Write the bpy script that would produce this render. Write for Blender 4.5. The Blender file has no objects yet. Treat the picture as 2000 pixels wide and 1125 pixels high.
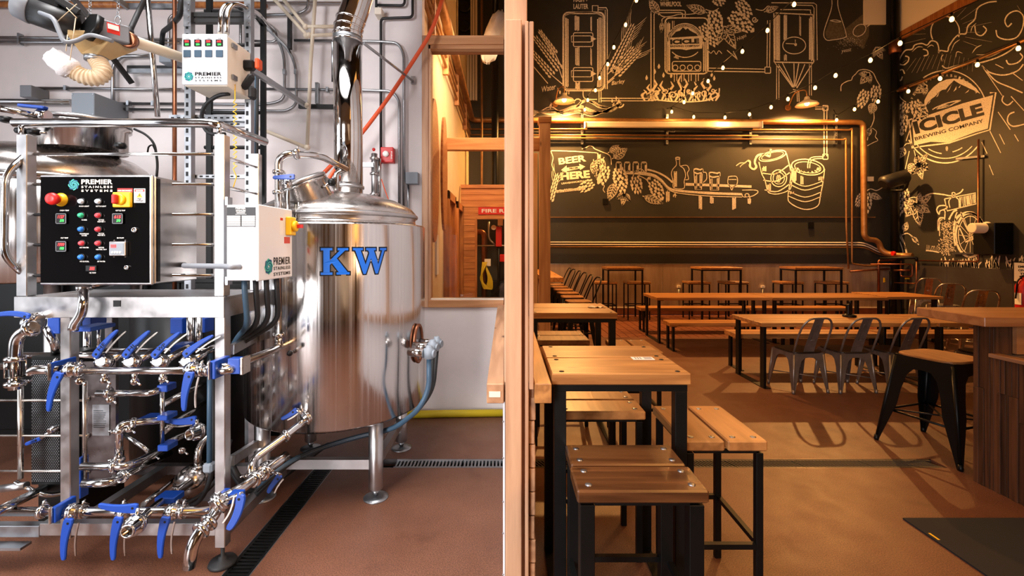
import bpy, bmesh, math, random
from mathutils import Vector, Matrix
random.seed(7)
S = bpy.context.scene
COL = S.collection
H = 1.6                                     # eye height
# ---------------------------------------------------------------- camera, world, light
cd = bpy.data.cameras.new('camera'); cam = bpy.data.objects.new('camera', cd); COL.objects.link(cam)
cam.location = (0, 0, H); cam.rotation_euler = (math.pi/2, 0, 0)
cd.sensor_width = 36; cd.lens = 36*900/2000; cd.shift_x = 0.006; cd.shift_y = -0.04025
cd.clip_start = 0.05
S.camera = cam
S.view_settings.view_transform = 'Standard'; S.view_settings.look = 'None'
S.view_settings.exposure = 0.0; S.view_settings.gamma = 1; S.view_settings.use_curve_mapping = False
w = bpy.data.worlds.new('world'); S.world = w; w.use_nodes = True
bg = w.node_tree.nodes['Background']; bg.inputs[0].default_value = (0.62, 0.78, 1, 1); bg.inputs[1].default_value = 1.0

def area(name, loc, target, sx, sy, power, color, spread=180):
    l = bpy.data.lights.new(name, 'AREA'); l.shape = 'RECTANGLE'; l.size = sx; l.size_y = sy
    l.energy = power; l.color = color; l.spread = math.radians(spread)
    o = bpy.data.objects.new(name, l); COL.objects.link(o); o.location = loc
    o.rotation_euler = (Vector(target)-Vector(loc)).to_track_quat('-Z', 'Y').to_euler()
    return o
area('daylight_garage_door', (-5.4, 1.2, 2.3), (-1.5, 3.2, 1.3), 2.4, 3.4, 66, (0.86, 0.92, 1.0), 150)
area('brewery_overhead_fill', (-2.0, 1.5, 5.6), (-1.7, 2.4, 0), 3.6, 2.6, 130, (0.98, 0.95, 0.95), 75)  # added overhead fill for the brewery, the ceiling has no skylight
area('daylight_rear_door', (-3.6, -3.9, 2.2), (-1.0, 4.4, .7), 2.2, 3.0, 120, (0.98, 0.94, 0.95), 70)
area('rear_right_fill', (1.6, -3.9, 2.3), (-.4, 3.0, 1.3), 2.6, 3.2, 7, (1.0, 0.70, 0.45), 120)  # added fill before the closed rear wall, also mirrored in the kettle
area('warm_skid_fill', (3.2, -.9, 3.2), (-1.3, 2.5, 1.4), 1.4, 1.0, 22, (1.0, 0.60, 0.32), 70)  # unseen warm light added to tint the skid's right-hand faces
area('corridor_fill', (.25, 7.0, 4.4), (-.9, 6.6, 1.9), 1.0, 2.5, 60, (1.0, 0.66, 0.36), 150)  # added warm fill that brightens the corridor wall, no fixture there
area('closet_fill', (-.3, 5.6, 4.2), (-.4, 8.8, 1.8), .8, .8, 70, (1.0, 0.62, 0.32), 120)  # added fill that lifts the cedar closet front
area('warm_fill_over_tables', (2.6, 3.6, 5.6), (2.4, 4.6, 0), 4.0, 3.0, 46, (1.0, 0.44, 0.10), 140)  # added warm fill for the table tops, no pendants hang here
area('warm_fill_over_bar', (3.4, -0.6, 5.2), (2.4, 2.6, 0), 3.0, 2.5, 46, (1.0, 0.44, 0.10), 110)  # unseen warm fill added high by the bar, no pendants

# ---------------------------------------------------------------- helpers
def W(px, py, Y): return Vector(((px-988)*Y/900, Y, H-(py-482)*Y/900))
def setp(o, label=None, cat=None, group=None, kind=None):
    if label: o['label'] = label
    if cat: o['category'] = cat
    if group: o['group'] = group
    if kind: o['kind'] = kind
    return o
def thing(name, label, cat, loc=(0, 0, 0), group=None, rz=0):
    o = bpy.data.objects.new(name, None); COL.objects.link(o); o.location = loc; o.rotation_euler = (0, 0, rz)
    o.empty_display_size = .05
    return setp(o, label, cat, group)
def origin(o):
    v = Vector((0, 0, 0))
    while o is not None: v += Vector(o.location); o = o.parent
    return v
def copy_tree(o, parent=None, loc=None, rz=None, label=None, group=None, scale=None):
    c = o.copy(); COL.objects.link(c); c.parent = parent
    if loc is not None: c.location = loc
    if rz is not None: c.rotation_euler = (0, 0, rz)
    if scale is not None: c.scale = scale
    if label: c['label'] = label
    if group: c['group'] = group
    for ch in list(o.children): copy_tree(ch, c)
    return c
def fillet(pts, R, n=6):
    if R <= 0 or len(pts) < 3: return [Vector(p) for p in pts]
    pts = [Vector(p) for p in pts]; out = [pts[0]]
    for i in range(1, len(pts)-1):
        a, b, c = pts[i-1], pts[i], pts[i+1]
        d1, d2 = (a-b), (c-b); l1, l2 = d1.length, d2.length
        if l1 < 1e-6 or l2 < 1e-6: continue
        if d1.angle(d2) > math.pi-0.05: out.append(b); continue
        r = min(R, l1*.49, l2*.49); p, q = b+d1/l1*r, b+d2/l2*r
        for k in range(n+1):
            t = k/n; out.append(p*(1-t)**2+b*2*t*(1-t)+q*t*t)
    out.append(pts[-1]); return out
class MB:
    def __init__(s): s.v = []; s.f = []; s.sm = []
    def add(s, vs, fs, smooth=False):
        k = len(s.v); s.v += [Vector(v) for v in vs]
        for f in fs: s.f.append([i+k for i in f]); s.sm.append(smooth)
        return s
    def box(s, x0, x1, y0, y1, z0, z1):
        return s.add([(x0,y0,z0),(x1,y0,z0),(x1,y1,z0),(x0,y1,z0),(x0,y0,z1),(x1,y0,z1),(x1,y1,z1),(x0,y1,z1)],
              [(3,2,1,0),(4,5,6,7),(0,1,5,4),(1,2,6,5),(2,3,7,6),(3,0,4,7)])
    def obox(s, c, sz, M=None):
        k = len(s.v); x, y, z = sz[0]/2, sz[1]/2, sz[2]/2
        s.box(-x, x, -y, y, -z, z)
        for i in range(k, len(s.v)): s.v[i] = (M @ s.v[i] if M else s.v[i])+Vector(c)
        return s
    def bar(s, a, b, wd, th, up=(0, 0, 1)):
        a, b = Vector(a), Vector(b); d = (b-a); L = d.length; d.normalize(); u = Vector(up)
        if abs(d.dot(u)) > .99: u = Vector((0, 1, 0))
        x = d.cross(u).normalized(); u = x.cross(d).normalized()
        vs = [p+x*i*wd/2+u*j*th/2 for p in (a, b) for i, j in ((-1,-1),(1,-1),(1,1),(-1,1))]
        return s.add(vs, [(0,1,2,3),(7,6,5,4),(0,4,5,1),(1,5,6,2),(2,6,7,3),(3,7,4,0)])
    def tube(s, pts, r, seg=12, R=0, cap=True, n=6):
        pts = fillet(pts, R, n); m = len(pts); rr = r if isinstance(r, (list, tuple)) else [r]*m
        if len(rr) != m: rr = [rr[0]+(rr[-1]-rr[0])*i/(m-1) for i in range(m)]
        t = (pts[1]-pts[0]).normalized(); u = t.orthogonal().normalized(); vs = []
        for i, p in enumerate(pts):
            tn = ((pts[min(i+1, m-1)]-p).normalized() + (p-pts[max(i-1, 0)]).normalized())
            if tn.length < 1e-6: tn = t.copy()
            tn.normalize()
            q = t.rotation_difference(tn); u = q @ u; t = tn; b = t.cross(u).normalized()
            for k in range(seg):
                a = 2*math.pi*k/seg; vs.append(p+u*math.cos(a)*rr[i]+b*math.sin(a)*rr[i])
        fs = [(i*seg+k, i*seg+(k+1) % seg, (i+1)*seg+(k+1) % seg, (i+1)*seg+k) for i in range(m-1) for k in range(seg)]
        s.add(vs, fs, True)
        if cap:
            k = len(s.v)-m*seg
            s.f.append([k+i for i in range(seg)][::-1]); s.f.append([k+(m-1)*seg+i for i in range(seg)]); s.sm += [False, False]
        return s
    def lathe(s, prof, c=(0, 0, 0), seg=32, axis=(0, 0, 1), smooth=True, close=False):
        q = Vector((0, 0, 1)).rotation_difference(Vector(axis).normalized()); c = Vector(c); n = len(prof)
        vs = [q @ Vector((r*math.cos(2*math.pi*k/seg), r*math.sin(2*math.pi*k/seg), z))+c for r, z in prof for k in range(seg)]
        fs = [(i*seg+k, i*seg+(k+1) % seg, (i+1)*seg+(k+1) % seg, (i+1)*seg+k) for i in range(n-1) for k in range(seg)]
        s.add(vs, fs, smooth)
        k0 = len(s.v)-n*seg
        if prof[0][0] > 1e-4: s.f.append([k0+i for i in range(seg)][::-1]); s.sm.append(False)
        if prof[-1][0] > 1e-4: s.f.append([k0+(n-1)*seg+i for i in range(seg)]); s.sm.append(False)
        return s
    def disc(s, c, r, th, axis, seg=20):
        return s.lathe([(r*.92, -th/2), (r, -th/2+min(th*.2, .002)), (r, th/2-min(th*.2, .002)), (r*.92, th/2)], c, seg, axis)
    def prism(s, poly, f, th):
        """poly: 2-D outline, f maps (u,v,w) to 3-D, extruded w=0..th"""
        n = len(poly)
        vs = [f(u, v, 0) for u, v in poly]+[f(u, v, th) for u, v in poly]
        return s.add(vs, [list(range(n))[::-1], list(range(n, 2*n))]+[(i, (i+1) % n, n+(i+1) % n, n+i) for i in range(n)])
    def ico(s, c, r, seg=12, sz=1.0):
        n = seg//2
        return s.lathe([(max(r*math.sin(math.pi*i/n), 1e-5), -r*math.cos(math.pi*i/n)*sz) for i in range(n+1)], c, seg)
    def build(s, name, m, parent=None, bev=0, loc=None, local=False):
        me = bpy.data.meshes.new(name)
        og = Vector((0, 0, 0)) if local else (origin(parent) if parent is not None else Vector(loc or (0, 0, 0)))
        me.from_pydata([v-og for v in s.v], [], s.f); me.polygons.foreach_set('use_smooth', s.sm)
        me.materials.append(m); me.update()
        o = bpy.data.objects.new(name, me); COL.objects.link(o); o.parent = parent
        if parent is None: o.location = og
        if bev:
            b = o.modifiers.new('b', 'BEVEL'); b.width = bev; b.segments = 1; b.limit_method = 'ANGLE'
        return o

# ---------------------------------------------------------------- materials
def mk(name):
    m = bpy.data.materials.new(name); m.use_nodes = True; nt = m.node_tree
    return m, nt, nt.nodes['Principled BSDF']
def N(nt, t, **kw):
    n = nt.nodes.new(t)
    for k, v in kw.items():
        if k in n.inputs: n.inputs[k].default_value = v
        else: setattr(n, k, v)
    return n
def lin(c): return tuple((x/255/12.92 if x/255 <= .04045 else ((x/255+.055)/1.055)**2.4) for x in c)+(1,)
def simple(name, rgb, rough=.5, metal=0., rgb2=None, scale=8, bump=0., stretch=(1, 1, 1), rvar=.0, emis=0, spec=.5, coat=0, world=False):
    m, nt, b = mk(name); L = nt.links
    b.inputs['Base Color'].default_value = lin(rgb); b.inputs['Roughness'].default_value = rough
    b.inputs['Metallic'].default_value = metal; b.inputs['Specular IOR Level'].default_value = spec
    b.inputs['Coat Weight'].default_value = coat
    if emis: b.inputs['Emission Color'].default_value = lin(rgb); b.inputs['Emission Strength'].default_value = emis
    if rgb2 or bump or rvar:
        if world: tc = N(nt, 'ShaderNodeNewGeometry').outputs['Position']
        else: tc = N(nt, 'ShaderNodeTexCoord').outputs['Object']
        mp = N(nt, 'ShaderNodeMapping'); mp.inputs['Scale'].default_value = stretch
        nz = N(nt, 'ShaderNodeTexNoise'); nz.inputs['Scale'].default_value = scale; nz.inputs['Detail'].default_value = 5; nz.inputs['Roughness'].default_value = .62
        L.new(tc, mp.inputs[0]); L.new(mp.outputs[0], nz.inputs[0])
        if rgb2:
            rp = N(nt, 'ShaderNodeValToRGB'); rp.color_ramp.elements[0].position = .3; rp.color_ramp.elements[1].position = .7
            rp.color_ramp.elements[0].color = lin(rgb); rp.color_ramp.elements[1].color = lin(rgb2)
            L.new(nz.outputs[0], rp.inputs[0]); L.new(rp.outputs[0], b.inputs['Base Color'])
        if rvar:
            mr = N(nt, 'ShaderNodeMapRange'); mr.inputs[3].default_value = max(rough-rvar, .02); mr.inputs[4].default_value = rough+rvar
            L.new(nz.outputs[0], mr.inputs[0]); L.new(mr.outputs[0], b.inputs['Roughness'])
        if bump:
            bp = N(nt, 'ShaderNodeBump'); bp.inputs['Strength'].default_value = bump; bp.inputs['Distance'].default_value = .01
            L.new(nz.outputs[0], bp.inputs['Height']); L.new(bp.outputs[0], b.inputs['Normal'])
    return m
def wood(name, light, dark, axis='x', rough=.5, scale=1.0, knots=True, contrast=.5, var=.25, coat=0):
    m, nt, b = mk(name); L = nt.links
    tc = N(nt, 'ShaderNodeNewGeometry').outputs['Position']; oi = N(nt, 'ShaderNodeObjectInfo')
    sc = {'x': (.9, 13, 13), 'y': (13, .9, 13), 'z': (13, 13, .9)}[axis]
    ad = N(nt, 'ShaderNodeVectorMath', operation='MULTIPLY_ADD'); ad.inputs[1].default_value = (1, 1, 1)
    cb = N(nt, 'ShaderNodeCombineXYZ'); ml = N(nt, 'ShaderNodeMath', operation='MULTIPLY'); ml.inputs[1].default_value = 37.
    L.new(oi.outputs['Random'], ml.inputs[0])
    for i in range(3): L.new(ml.outputs[0], cb.inputs[i])
    L.new(tc, ad.inputs[0]); L.new(cb.outputs[0], ad.inputs[2])
    mp = N(nt, 'ShaderNodeMapping'); mp.inputs['Scale'].default_value = tuple(v*scale for v in sc); L.new(ad.outputs[0], mp.inputs[0])
    n1 = N(nt, 'ShaderNodeTexNoise'); n1.inputs['Scale'].default_value = .8; n1.inputs['Detail'].default_value = 2; L.new(mp.outputs[0], n1.inputs[0])
    wv = N(nt, 'ShaderNodeMath', operation='MULTIPLY'); wv.inputs[1].default_value = 34; L.new(n1.outputs[0], wv.inputs[0])
    sn = N(nt, 'ShaderNodeMath', operation='SINE'); L.new(wv.outputs[0], sn.inputs[0])
    n2 = N(nt, 'ShaderNodeTexNoise'); n2.inputs['Scale'].default_value = 7; n2.inputs['Detail'].default_value = 6; n2.inputs['Roughness'].default_value = .7; L.new(mp.outputs[0], n2.inputs[0])
    mr = N(nt, 'ShaderNodeMapRange'); mr.inputs[1].default_value = -1; L.new(sn.outputs[0], mr.inputs[0])
    mx = N(nt, 'ShaderNodeMix'); mx.data_type = 'FLOAT'; mx.inputs[0].default_value = .62; L.new(mr.outputs[0], mx.inputs[2]); L.new(n2.outputs[0], mx.inputs[3])
    rp = N(nt, 'ShaderNodeValToRGB'); e = rp.color_ramp.elements; e[0].position = .5-contrast*.5; e[1].position = .5+contrast*.5
    e[0].color = lin(dark); e[1].color = lin(light); L.new(mx.outputs[0], rp.inputs[0])
    vo = N(nt, 'ShaderNodeTexVoronoi'); vo.inputs['Scale'].default_value = 2.6; vm = N(nt, 'ShaderNodeMapping'); vm.inputs['Scale'].default_value = {'x': (.8, 2.2, 2.2), 'y': (2.2, .8, 2.2), 'z': (2.2, 2.2, .8)}[axis]
    L.new(ad.outputs[0], vm.inputs[0]); L.new(vm.outputs[0], vo.inputs[0]); kr = N(nt, 'ShaderNodeMapRange'); kr.inputs[1].default_value = .03; kr.inputs[2].default_value = .10; kr.inputs[3].default_value = 0; L.new(vo.outputs['Distance'], kr.inputs[0])
    km = N(nt, 'ShaderNodeMix'); km.data_type = 'RGBA'; km.inputs[6].default_value = tuple(x*.45 for x in lin(dark)[:3])+(1,); L.new(kr.outputs[0], km.inputs[0]); L.new(rp.outputs[0], km.inputs[7])
    hs = N(nt, 'ShaderNodeHueSaturation'); v = N(nt, 'ShaderNodeMapRange'); v.inputs[3].default_value = 1-var; v.inputs[4].default_value = 1+var*.6
    L.new(oi.outputs['Random'], v.inputs[0]); L.new(v.outputs[0], hs.inputs['Value']); L.new(km.outputs[2], hs.inputs['Color'])
    L.new(hs.outputs[0], b.inputs['Base Color']); b.inputs['Roughness'].default_value = rough; b.inputs['Coat Weight'].default_value = coat
    b.inputs['Coat Roughness'].default_value = .25
    bp = N(nt, 'ShaderNodeBump'); bp.inputs['Strength'].default_value = .25; bp.inputs['Distance'].default_value = .003
    L.new(mx.outputs[0], bp.inputs['Height']); L.new(bp.outputs[0], b.inputs['Normal'])
    return m
def steel(name, rgb=(200, 198, 196), rough=.22, brush='z', amt=.12, metal=1.0):
    m, nt, b = mk(name); L = nt.links
    tc = N(nt, 'ShaderNodeNewGeometry').outputs['Position']
    sc = {'z': (1, 1, .004), 'x': (.01, 1, 1), 'y': (1, .01, 1), '': (1, 1, 1)}[brush]
    mp = N(nt, 'ShaderNodeMapping'); mp.inputs['Scale'].default_value = sc; L.new(tc, mp.inputs[0])
    nz = N(nt, 'ShaderNodeTexNoise'); nz.inputs['Scale'].default_value = 60 if brush else 14; nz.inputs['Detail'].default_value = 4
    L.new(mp.outputs[0], nz.inputs[0])
    mr = N(nt, 'ShaderNodeMapRange'); mr.inputs[1].default_value = .3; mr.inputs[2].default_value = .7
    mr.inputs[3].default_value = max(.03, rough-amt); mr.inputs[4].default_value = rough+amt
    L.new(nz.outputs[0], mr.inputs[0]); L.new(mr.outputs[0], b.inputs['Roughness'])
    rp = N(nt, 'ShaderNodeValToRGB'); e = rp.color_ramp.elements; e[0].position = .25; e[1].position = .75
    c = lin(rgb); e[0].color = tuple(x*.80 for x in c[:3])+(1,); e[1].color = c
    L.new(nz.outputs[0], rp.inputs[0]); L.new(rp.outputs[0], b.inputs['Base Color'])
    b.inputs['Metallic'].default_value = metal
    bp = N(nt, 'ShaderNodeBump'); bp.inputs['Strength'].default_value = .012 if brush else .006; bp.inputs['Distance'].default_value = .002
    L.new(nz.outputs[0], bp.inputs['Height']); L.new(bp.outputs[0], b.inputs['Normal'])
    return m
def glow(name, rgb, s):
    m, nt, b = mk(name); b.inputs['Base Color'].default_value = lin(rgb); b.inputs['Emission Color'].default_value = lin(rgb); b.inputs['Emission Strength'].default_value = s
    return m
def glass(name, tint=(235, 235, 235), refl=.12, rough=.02):
    m, nt, b = mk(name); L = nt.links; out = nt.nodes['Material Output']
    tr = N(nt, 'ShaderNodeBsdfTransparent'); tr.inputs[0].default_value = lin(tint); gl = N(nt, 'ShaderNodeBsdfGlossy'); gl.inputs['Roughness'].default_value = rough
    fr = N(nt, 'ShaderNodeFresnel'); fr.inputs[0].default_value = 1.45
    mx = N(nt, 'ShaderNodeMixShader'); L.new(fr.outputs[0], mx.inputs[0]); L.new(tr.outputs[0], mx.inputs[1]); L.new(gl.outputs[0], mx.inputs[2]); L.new(mx.outputs[0], out.inputs[0])
    return m
M = dict(
 floor=simple('floor_epoxy', (124, 76, 54), .42, 0, (92, 52, 37), 3.5, .12, rvar=.14, world=True),
 tile=simple('quarry_tile', (128, 72, 44), .5, 0, (100, 54, 34), 9, .1),
 black_wall=simple('chalkboard_wall', (39, 40, 38), .6, 0, (48, 48, 44), 1.6, .05),
 plaster=simple('white_wall', (228, 220, 218), .75, 0, (216, 208, 207), 2.2, .15),
 cream=simple('cream_wall', (222, 200, 165), .8, 0, (210, 188, 152), 2, .1),
 ceiling=simple('dark_ceiling', (46, 42, 38), .8),
 black=simple('black_metal', (12, 13, 13), .42, .2, rvar=.08, spec=.35),
 blackp=simple('black_plastic', (9, 9, 10), .42, spec=.3),
 rubber=simple('black_rubber', (16, 17, 19), .6),
 tank=steel('tank_steel', (208, 203, 200), .20, 'z', .11), steelx=steel('steel_plate', (186, 184, 184), .34, '', .06),
 pipe=steel('polished_pipe', (205, 203, 202), .14, '', .05), galv=steel('galvanised', (165, 168, 172), .38, '', .10),
 shaft=steel('mirror_flue', (214, 210, 206), .07, '', .04), conduit=steel('conduit_metal', (160, 160, 162), .34, '', .08),
 copper=simple('copper', (158, 104, 76), .36, .9, (126, 76, 52), 9), brass=simple('brass_pipe', (176, 132, 84), .42, .6, (140, 98, 58), 7),
 blue=simple('blue_plastic', (6, 60, 150), .4, spec=.5), dkblue=simple('dark_blue_hose', (52, 78, 98), .5),
 white=simple('white_enamel', (226, 229, 234), .35), offw=simple('off_white', (232, 222, 205), .5), cardw=simple('card_white', (238, 236, 230), .6),
 grey=simple('grey_paint', (120, 124, 130), .5), pgrey=simple('pvc_grey', (128, 136, 144), .5), red=simple('red_paint', (196, 24, 20), .4),
 yellow=simple('yellow_plastic', (240, 190, 20), .4), orange=simple('orange_hose', (214, 78, 30), .5), ygrn=simple('yellow_hose', (196, 170, 20), .6),
 pvc=simple('clear_pvc', (214, 200, 178), .35), flex=simple('ribbed_hose', (210, 190, 160), .5, 0, (190, 165, 130), 20), amber=simple('hopper', (168, 138, 92), .4, 0, (190, 165, 120), 6),
 bag=simple('plastic_bag', (226, 222, 222), .3, bump=1.0, scale=14, coat=.5), motor=simple('motor_black', (26, 26, 27), .45), mat=simple('rubber_mat', (24, 25, 27), .95, 0, (34, 35, 38), 220),
 wtx=wood('table_wood_x', (200, 142, 80), (136, 86, 44), 'x', .38, .8, contrast=.7, var=.2, coat=.04), wty=wood('table_wood_y', (200, 142, 80), (136, 86, 44), 'y', .42, .8, contrast=.7, var=.2, coat=.04),
 wbx=wood('bar_wood_x', (196, 140, 92), (150, 96, 58), 'x', .34, .5, contrast=.8, coat=.2), wseat=wood('seat_board', (104, 66, 36), (64, 38, 20), 'x', .2, .7, coat=.5),
 wseaty=wood('seat_board_y', (184, 128, 74), (130, 84, 44), 'y', .35, .8, contrast=.9, var=.2, coat=.2),
 wz=wood('fir_stud_z', (216, 172, 136), (176, 130, 98), 'z', .6, .6, contrast=.6, var=.12), wx=wood('fir_board_x', (206, 150, 100), (160, 102, 60), 'x', .55, .7, contrast=.9, var=.12),
 wy=wood('fir_board_y', (196, 150, 112), (140, 98, 68), 'y', .55, .7, contrast=.9, var=.12), wdark=wood('reclaimed_z', (100, 64, 42), (46, 28, 18), 'z', .55, 1.0, contrast=.8, var=.45),
 wend=wood('end_grain', (196, 150, 112), (140, 90, 60), 'y', .7, 1.5), wcedar=wood('cedar_planks', (214, 146, 84), (160, 92, 46), 'x', .5, .8, contrast=.8, var=.2),
 wdoor=wood('door_casing', (186, 122, 66), (150, 88, 44), 'z', .45, .8), wblack=wood('dark_seat', (48, 38, 30), (24, 18, 14), 'x', .4, 1.0),
 glass=glass('window_glass'), acry=glass('acrylic', (240, 236, 225)), bulb=glow('warm_bulb', (255, 200, 120), 6), lampin=glow('lamp_bulb', (255, 206, 130), 25), shade=simple('lamp_shade', (236, 220, 190), .4),
 panel=simple('panel_black', (10, 10, 11), .10, spec=.25), chairm=simple('chair_metal', (150, 142, 136), .34, .65, (126, 118, 112), 12), cast=simple('cast_grate', (70, 64, 56), .6, .2), dome=steel('dome_steel', (200, 194, 190), .26, '', .05),
 redled=glow('red_led', (255, 40, 40), 3), greenled=glow('green_led', (60, 255, 90), 2), gunmetal=steel('chair_steel', (128, 120, 120), .34, '', .08), bright=steel('chair_steel_light', (200, 192, 184), .3, '', .08),
 grn=simple('green_button', (40, 170, 120), .3), redb=simple('red_button', (205, 60, 70), .3), blub=simple('blue_button', (30, 110, 200), .3), whb=simple('white_button', (200, 210, 220), .3),
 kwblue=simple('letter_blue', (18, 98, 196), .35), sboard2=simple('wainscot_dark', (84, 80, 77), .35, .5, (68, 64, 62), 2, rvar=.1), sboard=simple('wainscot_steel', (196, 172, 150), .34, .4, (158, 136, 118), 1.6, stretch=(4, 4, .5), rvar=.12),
)
m, nt, b = mk('epoxy_floor'); L = nt.links
tc = N(nt, 'ShaderNodeNewGeometry').outputs['Position']
def nz_(sc, det=4, src=None):
    n = N(nt, 'ShaderNodeTexNoise'); n.inputs['Scale'].default_value = sc; n.inputs['Detail'].default_value = det; n.inputs['Roughness'].default_value = .65; L.new(tc, n.inputs[0]); return n.outputs[0]
def rmp(src, p0, c0, p1, c1):
    r = N(nt, 'ShaderNodeValToRGB'); e = r.color_ramp.elements; e[0].position = p0; e[1].position = p1; e[0].color = lin(c0); e[1].color = lin(c1); L.new(src, r.inputs[0]); return r.outputs[0]
base = rmp(nz_(1.7, 6), .25, (116, 73, 53), .75, (140, 92, 68)); spk = rmp(nz_(170, 2), .35, (150, 150, 150), .68, (255, 255, 255)); st_ = rmp(nz_(.9, 9), .28, (170, 150, 140), .42, (255, 255, 255))
def mul(a, b_):
    x = N(nt, 'ShaderNodeMix'); x.data_type = 'RGBA'; x.blend_type = 'MULTIPLY'; x.inputs[0].default_value = 1; L.new(a, x.inputs[6]); L.new(b_, x.inputs[7]); return x.outputs[2]
L.new(mul(mul(base, spk), st_), b.inputs['Base Color'])
mr = N(nt, 'ShaderNodeMapRange'); mr.inputs[3].default_value = .28; mr.inputs[4].default_value = .62; L.new(nz_(5, 6), mr.inputs[0]); L.new(mr.outputs[0], b.inputs['Roughness'])
bp = N(nt, 'ShaderNodeBump'); bp.inputs['Strength'].default_value = .35; bp.inputs['Distance'].default_value = .003; L.new(nz_(150, 3), bp.inputs['Height']); L.new(bp.outputs[0], b.inputs['Normal'])
M['floor'] = m
m, nt, b = mk('chalk'); L = nt.links
tc = N(nt, 'ShaderNodeNewGeometry').outputs['Position']; nz = N(nt, 'ShaderNodeTexNoise'); nz.inputs['Scale'].default_value = 70; nz.inputs['Detail'].default_value = 4
rp = N(nt, 'ShaderNodeValToRGB'); rp.color_ramp.elements[0].position = .30; rp.color_ramp.elements[1].position = .52
rp.color_ramp.elements[0].color = lin((165, 156, 140)); rp.color_ramp.elements[1].color = lin((236, 228, 212))
L.new(tc, nz.inputs[0]); L.new(nz.outputs[0], rp.inputs[0]); L.new(rp.outputs[0], b.inputs['Base Color']); b.inputs['Roughness'].default_value = .9
M['chalk'] = m
M['chalkdim'] = simple('dull_print', (110, 102, 84), .9, 0, (76, 69, 56), 20)

# text and flat print --------------------------------------------------------
_tc = {}
def text_geo(txt, bold=0.0, space=1.0, shear=0):
    k = (txt, bold, space, shear)
    if k not in _tc:
        cu = bpy.data.curves.new('t', 'FONT'); cu.body = txt; cu.offset = bold; cu.space_character = space; cu.shear = shear; cu.resolution_u = 3; cu.fill_mode = 'FRONT'
        o = bpy.data.objects.new('t', cu); COL.objects.link(o); bpy.context.view_layer.update()
        me = o.evaluated_get(bpy.context.evaluated_depsgraph_get()).to_mesh()
        vs = [(v.co.x, v.co.y) for v in me.vertices]; fs = [list(p.vertices) for p in me.polygons]
        bpy.data.objects.remove(o); bpy.data.curves.remove(cu); _tc[k] = (vs, fs)
    return _tc[k]
def put_text(mb, f, txt, p0, p1, h, bold=0.0, space=1.0, arc=None, shear=0, depth=0):
    """text between screen-like 2-D points p0,p1 (y down) with height h; f maps 2-D to 3-D"""
    vs, fs = text_geo(txt, bold, space, shear)
    if not vs: return
    x0 = min(v[0] for v in vs); x1 = max(v[0] for v in vs); y0 = min(v[1] for v in vs); y1 = max(v[1] for v in vs)
    d = Vector((p1[0]-p0[0], p1[1]-p0[1])); L = d.length; d.normalize(); n = Vector((d.y, -d.x))
    out = []
    for x, y in vs:
        u = (x-x0)/(x1-x0); v = (y-y0)/(y1-y0)
        if arc:                                            # arc=(cx,cy,rx,ry,a0,a1) degrees, y down
            cx, cy, rx, ry, a0, a1 = arc; a = math.radians(a0+(a1-a0)*u); k = 1+v*h/max(rx, ry)
            q = (cx+math.cos(a)*rx*k, cy-math.sin(a)*ry*k)
        else: q = (p0[0]+d.x*L*u+n.x*h*v, p0[1]+d.y*L*u+n.y*h*v)
        out.append(f(*q))
    mb.add(out, fs)
# ================================================================ SETTING
YB, XR, YP = 10.9, 9.23, 4.42            # back wall, right wall, brewery wall planes
def struct(name, mb, mt, parent=None, bev=0): return setp(mb.build(name, mt, parent, bev), kind='structure')
# floor with recesses for the two drains
DR = (-1.385, -1.245); DC = (3.335, 3.475)
fl = MB()
for x0, x1, y0, y1 in ((-7, DR[0], -4, DC[0]), (DR[1], 10, -4, DC[0]), (DR[0], DR[1], -4, .6), (-7, 10, DC[1], 8.15), (-7, .0, 8.15, 11.2)):
    fl.box(x0, x1, y0, y1, -.12, 0)
fl.box(-7, -1.2, DC[0], DC[1], -.12, 0); fl.box(3.2, 10, DC[0], DC[1], -.12, 0); fl.box(0, 10, 8.15, 11.2, -.12, -.012)
floor = struct('floor', fl, M['floor'])
MB().box(DR[0], DR[1], .6, DC[0], -.12, -.05).box(-1.2, 3.2, DC[0], DC[1], -.12, -.05).build('drain_channel', M['black'], floor)
# quarry tiles at the rear of the taproom
TS = .155; far = MB(); cnt = 0; tm = None
ny = int((YB-8.15)/TS); nx = int((XR-.9)/TS)
for j in range(ny):
    for i in range(nx):
        x = .95+i*TS; y = 8.155+j*TS
        if cnt < 300 and j < 6 and i < 50:
            if tm is None:
                t = MB().box(0, TS-.012, 0, TS-.012, -.012, 0); o = t.build('tile', M['tile'], floor, .002, local=True); tm = o.data
            else: o = bpy.data.objects.new('tile', tm); COL.objects.link(o); o.parent = floor
            o.location = (x, y, random.uniform(-.001, .001)); cnt += 1
        else: far.box(x, x+TS-.012, y, y+TS-.012, -.012, random.uniform(-.001, .001))
setp(far.build('tile_field', M['tile'], floor), kind='stuff')
struct('wall_back', MB().box(-1.2, XR+.2, YB, YB+.2, 0, 8.6), M['black_wall']); wall_back = bpy.data.objects['wall_back']
struct('wall_right', MB().box(XR, XR+.2, -4, YB, 0, 8.6), M['black_wall']); wall_right = bpy.data.objects['wall_right']
struct('wall_corridor', MB().box(-1.08, -.88, YP+.13, YB, 0, 8.6), M['cream'])
struct('wall_brewery', MB().box(-7, -.803, YP, YP+.13, 0, 8.6).box(-.803, -.02, YP, YP+.13, 0, 1.02), M['plaster'])
struct('wall_left', MB().box(-7.2, -7, -4, YP, 0, 8.6), M['plaster'])
struct('wall_rear', MB().box(-7, -4.8, -4.2, -4, 0, 8.6).box(-2.4, XR, -4.2, -4, 0, 8.6).box(-4.8, -2.4, -4.2, -4, 3.8, 8.6), M['cream'])
struct('ceiling', MB().box(-7.2, XR+.2, -4.2, YB+.2, 8.6, 8.8), M['ceiling'])
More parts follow.
